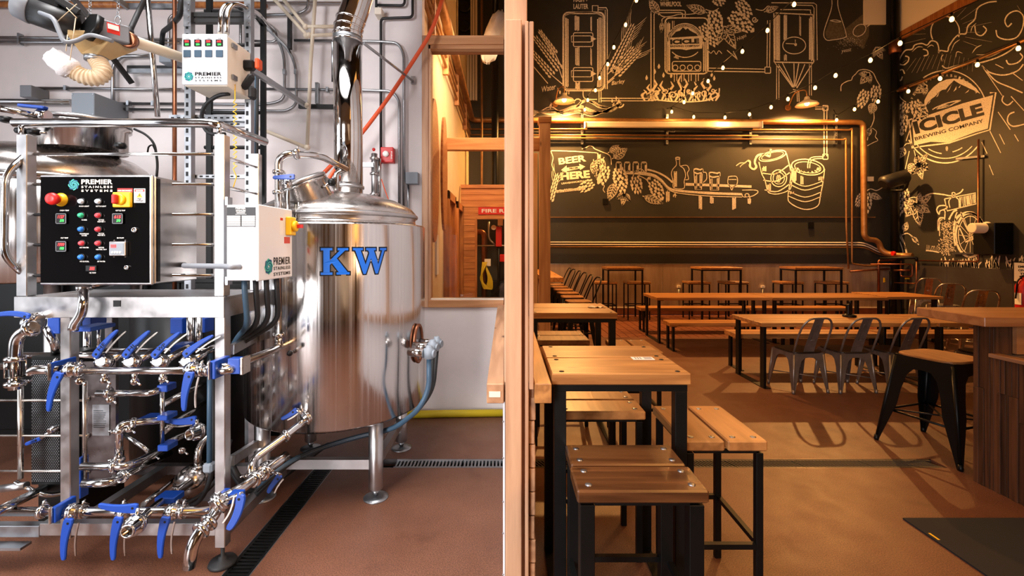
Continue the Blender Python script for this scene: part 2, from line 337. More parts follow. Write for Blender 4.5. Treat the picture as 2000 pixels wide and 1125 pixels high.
# steel wainscot sheets, cove base
wn = MB(); zt = 1.185
for k in range(6):
    x0 = .95+k*1.38; x1 = min(x0+1.375, XR-.02)
    p = MB().box(x0, x1, YB-.012, YB-.002, .17, zt).build('wainscot_sheet', M['sboard'], wall_back, .001)
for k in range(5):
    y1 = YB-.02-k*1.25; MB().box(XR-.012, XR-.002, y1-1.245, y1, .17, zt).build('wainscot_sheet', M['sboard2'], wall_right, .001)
MB().box(.9, XR-.02, YB-.02, YB-.002, zt, zt+.02).build('wainscot_cap', M['galv'], wall_back)
MB().box(.9, XR-.02, YB-.03, YB-.002, .155, .175).build('wainscot_foot', M['offw'], wall_back)
struct('baseboard_back', MB().box(-.8, XR-.02, YB-.03, YB-.001, 0, .155), M['tile'])
MB().box(.9, XR-.5, YB-.02, YB-.002, 2.29, 2.305).build('wall_seam', M['brass'], wall_back)
# partition between brewery and taproom: studs, infill, ledge, cladding
pt = setp(bpy.data.objects.new('trim_partition', None), kind='structure'); COL.objects.link(pt)
def S_(px, Y): return (px-988)*Y/900
MB().box(.004, .086, 1.98, YP+.1, 0, .96).build('infill_panel', M['plaster'], pt)
MB().box(.02, .07, 2.0, 6.1, 1.05, 4.6).build('infill_panel', M['plaster'], pt)  # edge-on solid infill, added to keep brewery light off the taproom
def stud(name, x0, x1, y0, y1, z0, z1, mt='wz', bev=.003): return MB().box(x0, x1, y0, y1, z0, z1).build(name, M[mt], pt, bev)
stud('stud', -.006, .088, 1.905, 1.995, 0, 4.6)
stud('stud', -.002, .064, 1.862, 1.90, 0, 2.52)
stud('stud', .078, .093, 1.875, 1.90, 0, 2.52)
stud('stud', .095, .113, 1.868, 1.90, 1.02, 2.515)
for y in (2.75, 3.6): stud('stud', -.004, .09, y, y+.09, 1.05, 4.6)
stud('ledge_board', -.078, -.008, 1.872, YP-.005, .963, 1.043, 'wy')
stud('ledge_board', .116, .186, 1.872, 4.9, .963, 1.043, 'wty')
stud('ledge_filler', .088, .116, 1.905, 4.9, .963, 1.04, 'wy')
MB().box(-.068, -.022, 1.868, 1.873, .99, 1.012).build('ledge_end_block', M['offw'], pt)
z = .0
k = 0
while z < .94:
    h = .098; stud('cladding_board', .094+random.uniform(0, .003), .122+random.uniform(-.003, .003), 1.90, 4.9, z+.002, z+h-.002, 'wy'); z += h; k += 1
MB().box(-.012, -.004, 1.9, 1.906, 0, .96).build('panel_edge', M['white'], pt)
for z in (.1, .25, .42, .55, .73, .88): MB().ico((-.012, 1.897, z), .0035, 8).build('screw', M['galv'], pt)
# window in the brewery wall
wf = setp(bpy.data.objects.new('window_1', None), kind='structure'); COL.objects.link(wf)
Yf = YP-.02
def fr(nm, a, b, c, d, mt): return MB().box(a, b, Yf, YP+.14, c, d).build(nm, M[mt], wf, .003)
fr('window_stile', -.803, -.742, 1.02, 3.62, 'wz'); fr('window_rail', -.742, -.02, 3.535, 3.62, 'wx'); fr('window_rail', -.742, -.02, 1.02, 1.088, 'wx')
MB().box(-.742, -.725, YP+.0, YP+.14, 1.088, 3.535).build('window_stop', M['wz'], wf)
MB().box(-.742, -.02, YP+.0, YP+.14, 3.50, 3.535).build('window_stop', M['wx'], wf); MB().box(-.742, -.02, YP+.02, YP+.14, 1.088, 1.10).build('window_stop', M['offw'], wf)
MB().box(-.725, -.02, YP+.07, YP+.076, 1.10, 3.50).build('pane', M['glass'], wf)
# post and crossbeam beyond the partition
post = setp(MB().box(.455, .60, 6.2, 6.345, 0, 3.27).build('timber_post', M['wz'], None, .004), 'square fir post right of the partition with a cap block on top', 'post')
MB().box(.44, .615, 6.185, 6.36, 3.27, 3.35).build('cap_block', M['wx'], post, .004)
bm_ = setp(MB().box(-.88, .455, 6.23, 6.33, 2.91, 3.075).build('crossbeam', M['wx'], None, .004), 'horizontal fir beam running from cream wall to square post', 'beam')
setp(MB().box(.37, .44, 6.40, 7.4, 0, 2.9).build('trim_divider', M['cream']), kind='structure')
# paint on the corridor wall side: doors
for n, (ya, yb_, zt_) in enumerate(((6.5, 7.45, 2.40), (7.75, 8.75, 2.37))):
    d = setp(bpy.data.objects.new('door_%d' % (n+1), None), kind='structure'); COL.objects.link(d)
    MB().box(-.88, -.80, ya, ya+.12, 0, zt_).build('door_casing', M['wdoor'], d, .003); MB().box(-.88, -.80, yb_-.12, yb_, 0, zt_).build('door_casing', M['wdoor'], d, .003)
    MB().box(-.88, -.80, ya, yb_, zt_-.12, zt_).build('door_casing', M['wdoor'], d, .003); MB().box(-.875, -.86, ya+.12, yb_-.12, 0, zt_-.12).build('door_leaf', M['wdoor'], d)
# cedar-clad riser closet
rc = thing('riser_closet', 'cedar plank closet around the fire riser at end of corridor', 'closet', (-.4, 8.8, 0))
z = 0; k = 0
while z < 2.62:
    h = .118; x1 = -.587 if z+h/2 < 2.16 else .45
    MB().box(-.86, x1, 8.8+random.uniform(-.006, .006), 8.84, z+.002, z+h-.002).build('plank', M['wcedar'], rc, .003); z += h
MB().box(-.86, .45, 8.77, 8.87, z, z+.07).build('closet_cap', M['wcedar'], rc, .004)
MB().box(-.587, -.55, 8.79, 8.86, 0, 2.16).build('closet_jamb', M['wdoor'], rc)
MB().box(-.86, .45, 9.75, 9.8, 0, 2.6).build('closet_back', M['black_wall'], rc); MB().box(.40, .45, 8.84, 9.75, 0, 2.6).build('closet_side', M['black_wall'], rc)
sg = setp(MB().box(-.525, .32, 8.775, 8.782, 2.215, 2.355).build('fire_riser_sign', M['red']), 'red sign with white lettering over the riser closet opening', 'sign')
t = MB(); put_text(t, lambda x, y: Vector((x, 8.772, y)), 'FIRE RISER', (-.46, 2.25), (.26, 2.25), -.07, .02); 
for f in t.f: f.reverse()
t.build('lettering', M['white'], sg)
rz = thing('fire_riser', 'dark sprinkler riser with gauge, valves and a coiled yellow hose', 'sprinkler riser', (-.3, 9.3, 0))
MB().tube([(-.44, 9.4, 0), (-.44, 9.4, 1.9), (-.75, 9.4, 1.9)], .06, R=.1).build('riser_pipe', M['copper'], rz)
MB().tube([(-.14, 9.2, 0), (-.14, 9.2, 2.1)], .03).build('riser_pipe', M['black'], rz)
MB().tube([(-.6, 9.2, 1.62), (.3, 9.2, 1.62)], .015).tube([(-.34, 9.2, 2.1), (-.34, 9.2, 1.75), (-.2, 9.2, 1.62)], .02, R=.1).build('branch_pipe', M['conduit'], rz)
MB().box(-.2, -.08, 9.12, 9.2, 1.6, 2.0).box(-.12, .0, 9.1, 9.2, 1.3, 1.45).build('valve_body', M['red'], rz, .01)
MB().box(-.42, -.30, 9.1, 9.14, 1.22, 1.36).box(-.16, -.06, 9.1, 9.14, 2.02, 2.14).build('tag_plate', M['offw'], rz)
MB().disc((-.24, 9.1, 1.98), .05, .03, (0, 1, 0)).build('gauge', M['offw'], rz)
hs = MB()
for k in range(9):
    a = k*.7; hs.tube([(-.46+.012*k, 9.1-.01*k, 1.3), (-.5+.03*math.sin(a), 9.08, .95), (-.42+.02*k, 9.06, .72), (-.34+.01*k, 9.08, .95), (-.42, 9.1, 1.28)], .008, 6, R=.1)
hs.build('hose_coil', M['ygrn'], rz)
MB().box(-.3, .3, 9.25, 9.7, 0, .9).tube([(-.3, 9.15, .6), (0, 9.1, .9), (.2, 9.15, .7)], .04, R=.1).build('manifold', M['black'], rz, .02)
# pipes running along corridor wall high up, then across the back wall
cp = thing('gas_pipe_run', 'long brass coloured pipe along corridor wall and across the back wall', 'pipe', (0, YB, 0))
zB = H+(482-237)*YB/900
MB().tube([(-.785, 4.6, zB), (-.785, YB-.12, zB), W(1686, 239, YB-.12), W(1688, 466, YB-.12), W(1716, 470, YB-.12), W(1722, 492, YB-.12), (8.95, YB-.3, W(0, 498, YB).z), (XR-.14, 10.3, 1.40)], .062, 14, R=.14).build('pipe', M['brass'], cp)
# ================================================================ TAPROOM
def planks_x(t, x0, x1, y0, y1, z0, z1, n, mt, bev=.004, gap=.004, name='plank', jit=.0):
    d = (y1-y0)/n
    return [MB().box(x0+random.uniform(0, jit), x1-random.uniform(0, jit), y0+k*d+(gap/2 if k else 0), y0+(k+1)*d-gap/2, z0, z1).build(name, M[mt], t, bev) for k in range(n)]
def bolts(t, pts, z, r=.011, mt='black'):
    b = MB()
    for x, y in pts: b.lathe([(r, 0), (r, .0012), (r*.6, .003), (1e-4, .0035)], (x, y, z), 12)
    return b.build('bolts', M[mt], t)
def hightable(lab, x0, x1, y0, y1, z=1.07, th=.048, leg=.05, grp='wooden bar-height tables', gap=.010, foot=True, mt='wtx'):
    t = thing('high_table', lab, 'table', ((x0+x1)/2, (y0+y1)/2, 0), grp)
    ps = planks_x(t, x0, x1, y0, y1, z-th, z, 2, mt, .004, gap)
    e = .045; pts = [(a, b_) for a in (x0+e, x1-e) for b_ in (y0+.035, (y0+y1)/2-.035, (y0+y1)/2+.035, y1-.035)]
    bolts(t, pts, z)
    i = .012
    for lx in (x0+i, x1-i-leg):
        for ly in (y0+i, y1-i-leg): MB().box(lx, lx+leg, ly, ly+leg, .0, z-th-.03).build('leg', M['black'], t, .002)
    MB().box(x0+i, x1-i, y0+i, y0+i+leg, z-th-.03, z-th).box(x0+i, x1-i, y1-i-leg, y1-i, z-th-.03, z-th).box(x0+i, x0+i+leg, y0+i+leg, y1-i-leg, z-th-.03, z-th).box(x1-i-leg, x1-i, y0+i+leg, y1-i-leg, z-th-.03, z-th).build('top_frame', M['black'], t)
    if foot:
        MB().box(x0+i, x0+i+leg, y0+i+leg, y1-i-leg, .0, .008).build('floor_bar', M['black'], t); MB().box(x1-i-leg, x1-i, y0+i+leg, y1-i-leg, 0, .008).build('floor_bar', M['black'], t)
    return t
def stool(lab, x0, x1, y0, y1, z=.771, axis='x', mt='wseaty', leg=.03, grp='plank-top bar stools', th=.045, boltmt='galv'):
    t = thing('bar_stool', lab, 'stool', ((x0+x1)/2, (y0+y1)/2, 0), grp); g = .014
    if axis == 'x':
        ym = (y0+y1)/2; a = MB().box(x0, x1, y0, ym-g/2, z-th, z); b_ = MB().box(x0+.006, x1-.006, ym+g/2, y1, z-th, z)
        pts = [(x, y) for x in (x0+.045, x1-.045) for y in (y0+.04, ym-.045, ym+.045, y1-.04)]
    else:
        xm = (x0+x1)/2; a = MB().box(x0, xm-g/2, y0, y1, z-th, z); b_ = MB().box(xm+g/2, x1, y0, y1+.0, z-th, z)
        pts = [(x, y) for y in (y0+.045, y1-.045) for x in (x0+.04, xm-.045, xm+.045, x1-.04)]
    a.build('seat_plank', M[mt], t, .006); b_.build('seat_plank', M[mt], t, .006)
    bolts(t, pts, z, .0125, boltmt)
    i = .012
    for lx in (x0+i, x1-i-leg):
        for ly in (y0+i, y1-i-leg): MB().box(lx, lx+leg, ly, ly+leg, 0, z-th-.012).build('leg', M['black'], t, .002)
    f = MB(); zf = z-th-.012
    for nm_, zz, hh in (('top_frame', zf, .012), ('footrest', .30, .022)):
        f = MB()
        f.box(x0+i+leg, x1-i-leg, y0+i, y0+i+.022, zz, zz+hh).box(x0+i+leg, x1-i-leg, y1-i-.022, y1-i, zz, zz+hh)
        f.box(x0+i, x0+i+.022, y0+i+leg, y1-i-leg, zz, zz+hh).box(x1-i-.022, x1-i, y0+i+leg, y1-i-leg, zz, zz+hh)
        f.build(nm_, M['black'], t)
    return t
hightable('nearest high wooden table with white sticker beside the partition ledge', .192, .775, 1.925, 2.475)
st1 = setp(MB().box(.598, .70, 2.16, 2.215, 1.0702, 1.0712).build('table_sticker', M['cardw']), 'small white notice sticker on the nearest high table', 'sticker')
t = MB()
for k in range(3): t.box(.612+.012*k, .618+.012*k, 2.172, 2.205, 1.0712, 1.0716)
for k in range(5): t.box(.655, .692, 2.170+k*.008, 2.174+k*.008, 1.0712, 1.0716)
t.build('printed_lines', M['grey'], st1)
hightable('second high wooden table behind the nearest one with crumpled paper on top', .192, .895, 3.69, 4.33)
np_ = MB(); random.seed(5)
vs = [(.72+.12*i/5, 3.98+.09*j/4, 1.071+abs(random.gauss(0, .006))) for j in range(5) for i in range(6)]
np_.add(vs, [(j*6+i, j*6+i+1, j*6+i+7, j*6+i+6) for j in range(4) for i in range(5)])
setp(np_.build('paper_napkin', M['cardw']), 'crumpled white paper lying on the second high table', 'paper').modifiers.new('s', 'SOLIDIFY').thickness = .001
stool('nearest bar stool with glossy dark seat in front of the table', .243, .692, 1.565, 1.932, mt='wseat', axis='x', leg=.05, grp='plank-top bar stools')
stool('bar stool with boards running front to back right of the nearest table', .766, 1.118, 1.965, 2.405, axis='y')
stool('bar stool behind the nearest table seen under its top', .26, .705, 2.32, 2.68, axis='x')
stool('bar stool under the far side of the second high table', .26, .745, 4.08, 4.55, axis='x')
stool('bar stool standing just beyond the nearest table top', .888, 1.24, 3.62, 4.12, axis='y')
# long dining tables
def legframe(x, y0, y1, z, name='leg_frame', wl=.08, th=.03, parent=None):
    MB().box(x, x+th, y0, y0+wl, .008, z-.01).build('leg', M['black'], parent, .002); MB().box(x, x+th, y1-wl, y1, .008, z-.01).build('leg', M['black'], parent, .002)
    MB().box(x, x+wl, y0, y1, 0, .008).box(x, x+wl, y0, y1, z-.01, z).build('leg_plate', M['black'], parent)
def longtable(lab, x0, x1, y0, y1, z=.745, mt='wtx', n=4):
    t = thing('dining_table', lab, 'table', ((x0+x1)/2, (y0+y1)/2, 0), 'long communal tables')
    planks_x(t, x0, x1, y0, y1, z-.045, z, n, mt, .003, .004, jit=.006)
    for x in (x0+.04, x1-.12): legframe(x, y0+.02, y1-.02, z-.045, parent=t)
    return t
def bench(lab, x0, x1, y0, y1, z=.46, mt='wtx'):
    t = thing('bench', lab, 'bench', ((x0+x1)/2, (y0+y1)/2, 0), 'wooden plank benches')
    planks_x(t, x0, x1, y0, y1, z-.06, z, 2, mt, .004, .006)
    for x in (x0+.05, x1-.13): legframe(x, y0+.015, y1-.015, z-.06, parent=t, wl=.06)
    return t
longtable('front row communal table with three steel chairs pulled up', 2.865, 4.84, 5.17, 5.85, .745)
longtable('front row communal table partly hidden behind the bar top', 4.86, 6.7, 5.17, 5.85, .745)
longtable('far row communal table at the left end', 2.49, 4.40, 7.60, 8.38, .76)
longtable('far row communal table in the middle', 4.41, 6.32, 7.60, 8.38, .76)
longtable('short table ending the far row near the right wall', 6.34, 7.28, 7.66, 8.46, .77)
bench('bench behind the front communal table', 2.96, 4.85, 5.92, 6.25, .48)
bench('bench behind the front table half hidden by the bar', 4.9, 6.9, 5.92, 6.25, .48)
bench('bench in front of the far communal table', 2.50, 4.5, 7.02, 7.34, .44)
bench('bench behind the far table at its left end', 2.52, 4.55, 8.6, 8.93, .46)
bench('bench behind the far table, second from the left', 4.60, 6.5, 8.6, 8.93, .46)
cdl = thing('condiment_holder', 'small black caddy standing on the front communal table', 'caddy', (4.19, 5.62, .745))
MB().lathe([(.07, 0), (.075, .02), (.05, .03), (.04, .035)], (4.19, 5.62, .745), 20).build('base', M['blackp'], cdl)
MB().box(4.16, 4.22, 5.60, 5.65, .775, .90).build('holder_body', M['blackp'], cdl, .008)
MB().tube([(4.205, 5.625, .9), (4.205, 5.625, .94)], .012).build('handle', M['blackp'], cdl)
# back wall pub tables with stools
for i, (xa, xb, lab) in enumerate(((2.2, 3.0, 'left'), (4.24, 5.14, 'middle'), (6.28, 7.33, 'right'))):
    hightable('tall narrow table by the steel wainscot, %s of the three at the back wall' % lab, xa, xb, 10.0, 10.6, 1.15, .045, .035, 'tall tables along the back wall', mt='wseaty', foot=False)
    stool('bar stool left of the %s back wall table' % lab, xa-.25, xa+.24, 10.06, 10.46, .83, 'x', 'wseaty', .025, 'bar stools along the back wall')
    stool('bar stool right of the %s back wall table' % lab, xb-.35, xb+.17, 10.06, 10.46, .83, 'x', 'wseaty', .025, 'bar stools along the back wall')
# pressed-steel chairs
def tolix(name, lab, cat, sh, bh, metal, seatm, grp, seat_thick=.018, splat=True, spread=.05, hoopw=.185, brace=.12):
    t = thing(name, lab, cat, (0, 0, 0), grp); a = .175; bt = a+spread
    def side(mb, d, s, flip):
        """half apron + leg blade on the side with outward direction d, running towards tangent t*s"""
        tx = Vector((-d.y, d.x, 0))*s
        def P(u, z, off=0): return d*(bt+(a-bt)*(z/sh)+off)+tx*u+Vector((0, 0, z))
        arch = [(0, sh*.86), (a*.30, sh*.85), (a*.52, sh*.78), (a*.68, sh*.62), (a*.78, sh*.45)]
        def eu(z): return bt+(a-bt)*(z/sh)
        arch.append((eu(0)-.022, 0.0))
        outer = [(eu(0), 0.0), (eu(sh*.5), sh*.5), (eu(sh-.015), sh-.015), (0, sh-.015)]
        poly = arch+outer
        mb.prism(poly if not flip else poly[::-1], lambda u, v, w_: P(u, v, -w_), .004)
    for sx, sy in ((1, 1), (1, -1), (-1, 1), (-1, -1)):
        l = MB(); dx = Vector((sx, 0, 0)); dy = Vector((0, sy, 0))
        side(l, dx, 1 if (Vector((-dx.y, dx.x, 0)).y*sy > 0) else -1, False); side(l, dy, 1 if (Vector((-dy.y, dy.x, 0)).x*sx > 0) else -1, True)
        l.tube([(sx*(bt-.006), sy*(bt-.006), 0), (sx*(a-.004), sy*(a-.004), sh-.03)], [.011, .015], 8)
        l.lathe([(.014, 0), (.017, .015), (.013, .045)], (sx*(bt-.008), sy*(bt-.008), 0), 8)
        l.build('leg', metal, t)
    s = MB(); pts = []
    for k in range(32):
        an = 2*math.pi*k/32; c, sn = math.cos(an), math.sin(an); pts.append(((a+.012)*math.copysign(abs(c)**.45, c), (a+.012)*math.copysign(abs(sn)**.45, sn)))
    s.prism(pts, lambda u, v, w_: Vector((u, v, sh-.018+w_)), seat_thick); s.build('seat', seatm, t, .004)
    r = MB(); zb = sh*.36; q = bt+(a-bt)*.36-.02
    r.tube([(-q, -q, zb), (q, q, zb+.01)], .006, 8).tube([(q, -q, zb), (-q, q, zb)], .006, 8)
    if sh > .55:
        for (x1, y1), (x2, y2) in (((-q, -q), (q, -q)), ((q, -q), (q, q)), ((q, q), (-q, q)), ((-q, q), (-q, -q))): r.tube([(x1, y1, zb), (x2, y2, zb)], .009, 8)
    r.build('cross_brace', metal, t)
    if bh:
        hw = hoopw; L_ = bh-sh; bk = MB(); ln = .16
        def B(u, v): return Vector((u, -a-ln*(v/L_)**1.1 if v > 0 else -a, sh+v))
        bk.tube([B(-hw+.01, 0), B(-hw*.98, L_*.45), B(-hw*.92, L_*.8), B(-hw*.6, L_), B(hw*.6, L_), B(hw*.92, L_*.8), B(hw*.98, L_*.45), B(hw-.01, 0)], .011, 10, R=.07, n=5)
        bk.build('back_hoop', metal, t)
        if splat:
            sp = MB(); n = 8; vs = []; fs = []
            for j in range(n+1):
                v = L_*j/n*.985; wd = .062+(.052-.062)*(j/n)
                for u, off in ((-wd, 0), (-wd*.45, .004), (wd*.45, .004), (wd, 0)): vs.append(B(u, v)+Vector((0, off, 0)))
            for j in range(n):
                for k in range(3): fs.append((j*4+k, j*4+k+1, j*4+k+5, j*4+k+4))
            sp.add(vs, fs); o = sp.build('back_splat', metal, t); o.modifiers.new('s', 'SOLIDIFY').thickness = .003
            e = MB(); L1, L2 = L_*.35, L_*.82
            e.tube([B(-.022, L1)+Vector((0, -.003, 0)), B(-.022, L2)+Vector((0, -.003, 0)), B(.022, L2)+Vector((0, -.003, 0)), B(.022, L1)+Vector((0, -.003, 0)), B(-.022, L1)+Vector((0, -.003, 0))], .003, 6, R=.006)
            e.build('pressed_rib', metal, t)
    return t
cg = 'steel chairs at the front communal table'
c0 = tolix('metal_chair', 'pressed steel chair with dark seat, leftmost at the front communal table', 'chair', .45, .84, M['chairm'], M['wblack'], cg, spread=.035)
c0.location = (3.30, 5.22, 0); c0.rotation_euler = (0, 0, .10)
copy_tree(c0, None, (3.83, 5.22, 0), .04, 'pressed steel chair with dark seat, middle of three at the front table')
copy_tree(c0, None, (4.34, 5.22, 0), .12, 'pressed steel chair with dark seat, third from the left at the front table')
copy_tree(c0, None, (5.27, 5.05, 0), .06, 'pressed steel chair half hidden behind the black bar stool')
c1 = tolix('metal_chair', 'shiny steel chair by the right wall, furthest of three', 'chair', .60, .98, M['bright'], M['bright'], 'steel chairs facing the right wall', hoopw=.2)
c1.location = (8.45, 9.3, 0); c1.rotation_euler = (0, 0, -.5)
copy_tree(c1, None, (7.60, 8.0, 0), -.45, 'shiny steel chair by the right wall, middle of three behind the bar top')
copy_tree(c1, None, (6.92, 6.85, 0), -.4, 'shiny steel chair by the right wall, nearest of three behind the bar top')
bs = tolix('metal_bar_stool', 'black metal bar stool with worn wooden seat at bar end', 'stool', .745, 0, M['black'], M['wseaty'], None, spread=.085)
bs.location = (3.43, 3.64, 0); bs.rotation_euler = (0, 0, .30); bs.scale = (1.12, 1.12, 1)
cgl = 'black hoop-back stools along the ledge counter'
b0 = tolix('backed_stool', 'black hoop-back counter stool, nearest in row of six at ledge', 'stool', .76, 1.12, M['black'], M['wseaty'], cgl, splat=False, hoopw=.2)
b0.location = (1.13, 7.2, 0); b0.rotation_euler = (0, 0, math.pi/2+.1)
for k, nm in enumerate(('second', 'third', 'fourth', 'fifth', 'sixth')):
    copy_tree(b0, None, (1.13+random.uniform(-.02, .02), 7.85+.63*k, 0), math.pi/2+random.uniform(-.05, .12), 'black hoop-back counter stool, %s from the near end at ledge' % nm)
ct = thing('ledge_counter', 'wooden ledge counter beyond the square post with black stools', 'counter', (.8, 9, 0))
MB().box(.62, 1.0, 7.95, YB-.05, .99, 1.07).build('counter_top', M['wty'], ct, .004)
for y in (8.1, 9.4, 10.6): MB().box(.66, .74, y, y+.08, 0, .99).build('counter_leg', M['wz'], ct)
# bar
bar = thing('bar', 'wooden bar with thick plank top and reclaimed board cladding', 'bar', (3.6, 3, 0))
zt = 1.154
MB().box(3.03, 5.6, 2.915, 3.40, zt-.062, zt).build('bar_top', M['wbx'], bar, .004)
x = 0
MB().box(3.205, 3.32, 3.02, 3.15, 0, zt-.062).build('corner_post', M['wdark'], bar, .003)
random.seed(11); y = 3.15
while y > 1.6:
    h = random.choice((.018, .024, .03, .036)); zs = .0; top = .875 if y < 3.02 else zt-.062
    cut = random.choice((0, 0, .3, .5, .65, 0)); y0 = y-h
    if cut:
        MB().box(3.2-random.uniform(0, .009), 3.215, y0+.001, y-.001, 0, cut).build('cladding_board', M['wdark'], bar, .001)
        MB().box(3.2-random.uniform(0, .009), 3.215, y0+.001, y-.001, cut+.002, top).build('cladding_board', M['wdark'], bar, .001)
    else: MB().box(3.2-random.uniform(0, .009), 3.215, y0+.001, y-.001, 0, top).build('cladding_board', M['wdark'], bar, .001)
    y = y0
MB().box(3.215, 5.6, 1.6, 3.02, 0, .875).box(3.32, 5.6, 3.02, 3.14, 0, zt-.062).build('bar_body', M['blackp'], bar)
MB().box(3.17, 3.24, 1.6, 3.03, .875, .90).build('counter_edge', M['wy'], bar, .003); MB().box(3.24, 5.6, 1.6, 3.02, .875, .895).build('steel_counter', M['galv'], bar)
MB().box(3.32, 5.6, 2.995, 3.02, .90, 1.09).build('splash_panel', M['wbx'], bar)
x = 3.33
while x < 5.5:
    h = random.choice((.05, .07, .09)); MB().box(x, x+h-.002, 3.14, 3.15+random.uniform(0, .005), 0, zt-.062).build('cladding_board', M['wdark'], bar); x += h
mt_ = setp(MB().prism([(2.33, 2.705), (2.33, .2), (3.18, .2), (3.18, 2.705)], lambda u, v, w_: Vector((u, v, .0005+w_)), .009).build('floor_mat', M['mat']), 'black rubber floor mat in front of the bar', 'mat')
t = MB().box(2.345, 2.357, 2.50, 2.56, .0095, .0102)
t.build('label', M['yellow'], mt_)
# drains
def grate(lab, name, pieces, mt, diag=0):
    t = thing(name, lab, 'drain grate', (pieces[0][0], pieces[0][2], 0)); return t
g = thing('floor_grate', 'slotted trench drain crossing taproom and brewery floors', 'drain', (2, 3.4, 0))
x = -.82
while x < 3.18:
    x1 = min(x+.5, 3.19); mt = 'galv' if x < -.02 else 'cast'
    if not (x < 0 < x1) or True:
        q = MB(); q.box(x+.002, x1-.002, DC[0]+.004, DC[0]+.026, -.02, -.001); q.box(x+.002, x1-.002, DC[1]-.026, DC[1]-.004, -.02, -.001)
        s = x+.01
        while s < x1-.02:
            sk, bw = (.0, .013) if x < 0 else (.05, .010)
            q.prism([(s, DC[0]+.026), (s+bw, DC[0]+.026), (s+bw-sk, DC[1]-.026), (s-sk, DC[1]-.026)], lambda u, v, w_: Vector((u, v, -.02+w_)), .018); s += .026
        q.build('grate_section', M[mt], g)
    x = x1
MB().box(-1.2, 3.2, DC[0]+.001, DC[0]+.004, -.04, .0005).box(-1.2, 3.2, DC[1]-.004, DC[1]-.001, -.04, .0005).build('edge_rail', M['gunmetal'], g)
g = thing('floor_grate', 'dark cast iron trench drain running under the brewing skid', 'drain', (-1.31, 2.4, 0))
y = .75
while y < 3.28:
    y1 = y+.42; q = MB(); q.box(DR[0]+.005, DR[0]+.02, y+.002, y1-.002, -.02, -.002); q.box(DR[1]-.02, DR[1]-.005, y+.002, y1-.002, -.02, -.002); s = y+.005
    while s < y1-.015: q.box(DR[0]+.02, DR[1]-.02, s, s+.014, -.018, -.003); s += .026
    q.build('grate_section', M['black'], g); y = y1
MB().box(DR[0], DR[0]+.004, .6, 3.33, -.04, .0005).box(DR[1]-.004, DR[1], .6, 3.33, -.04, .0005).build('edge_rail', M['galv'], g)
# ---------------------------------------------------------------- wall fixtures of the taproom
ps = thing('projection_screen', 'long cream roller screen housing mounted across the back wall', 'projector screen', tuple(W(1314, 245, YB-.3)))
a = W(1143, 250, YB-.32); b_ = W(1487, 238, YB-.32)
MB().box(a.x, b_.x, YB-.36, YB-.24, a.z, b_.z).build('housing', M['offw'], ps, .02)
MB().box(a.x-.015, a.x, YB-.37, YB-.23, a.z-.01, b_.z+.01).build('end_cap', M['white'], ps, .008); MB().box(b_.x, b_.x+.015, YB-.37, YB-.23, a.z-.01, b_.z+.01).build('end_cap', M['white'], ps, .008)
MB().box(a.x+.05, b_.x-.2, YB-.33, YB-.27, a.z-.035, a.z-.001).build('screen_roll', M['blackp'], ps)
MB().tube([W(1308, 254, YB-.3), W(1308, 258, YB-.3), W(1318, 258, YB-.3), W(1318, 254, YB-.3)], .008, 8, R=.03).build('pull_handle', M['galv'], ps)
for px in (1137, 1303, 1466, 1633):
    u = thing('strut_bracket', 'perforated strut channel holding wall pipes, at %s' % {1137: 'left end of the screen', 1303: 'middle of the screen', 1466: 'right end of the screen', 1633: 'right of the hanging lamp'}[px], 'bracket', tuple(W(px, 250, YB)), 'strut channels on the back wall')
    A = W(px-2.2, 282, YB-.05); B_ = W(px+2.2, 223, YB-.05)
    MB().box(A.x, B_.x, YB-.055, YB-.001, A.z, B_.z).build('channel', M['galv'], u)
    q = MB(); zz = A.z+.04
    while zz < B_.z-.03: q.box((A.x+B_.x)/2-.008, (A.x+B_.x)/2+.008, YB-.058, YB-.055, zz, zz+.03); zz += .06
    q.build('slot_holes', M['blackp'], u)
wp = thing('conduit_run', 'thin painted pipes crossing the chalkboard wall below the screen', 'pipe', tuple(W(1300, 270, YB)))
for i, (pts, r) in enumerate((([(915, 252), (1135, 252), (1660, 254), (1664, 250), (1664, 515), (1690, 519), (1748, 519)], .02), ([(915, 263), (1480, 265)], .016), ([(915, 270), (1135, 270), (1648, 273), (1652, 270), (1653, 440), (1657, 525)], .02))):
    MB().tube([W(x, y, YB-.075) for x, y in pts], r, 8, R=.06).build('pipe', M['brass'], wp)
wp = thing('conduit_run', 'three pale parallel pipes low across the black wall', 'pipe', tuple(W(1300, 478, YB)))
for i, y in enumerate((474, 478.5, 483)):
    MB().tube([W(1060, y-1, YB-.05), W(1690, y, YB-.05), W(1716, y+14, YB-.05), W(1735, y+18, YB-.05), W(1748, y+19, YB-.05)], .014, 8, R=.3).build('pipe', M['brass' if i == 2 else 'offw'], wp)
cr = thing('corridor_pipes', 'bundle of thin pipes along the cream corridor wall', 'pipe', (-.85, 7, 4.2))
for z, x in ((4.36, -.83), (4.24, -.83), (4.10, -.83), (4.70, -.84)): MB().tube([(x, 4.58, z), (x, YB-.1, z)], .022, 8).build('pipe', M['brass'], cr)
for y in (5.2, 6.4, 7.8, 9.4): MB().box(-.875, -.80, y, y+.06, 4.0, 4.8).build('pipe_bracket', M['wx'], cr)
bp = setp(MB().tube([(XR-.16, YB-.16, 0), (XR-.16, YB-.16, 8.5)], .085, 16).build('down_pipe', M['black']), 'thick black vertical pipe in the far right corner', 'pipe')
MB().lathe([(.1, -.15), (.12, -.12), (.12, .12), (.1, .15)], (XR-.16, YB-.16, 6.25), 16).build('coupling', M['copper'], bp)
sp_ = thing('sprinkler_pipe', 'brass coloured sprinkler pipe sloping along the right wall above the logo', 'pipe', (9.0, 8, 5))
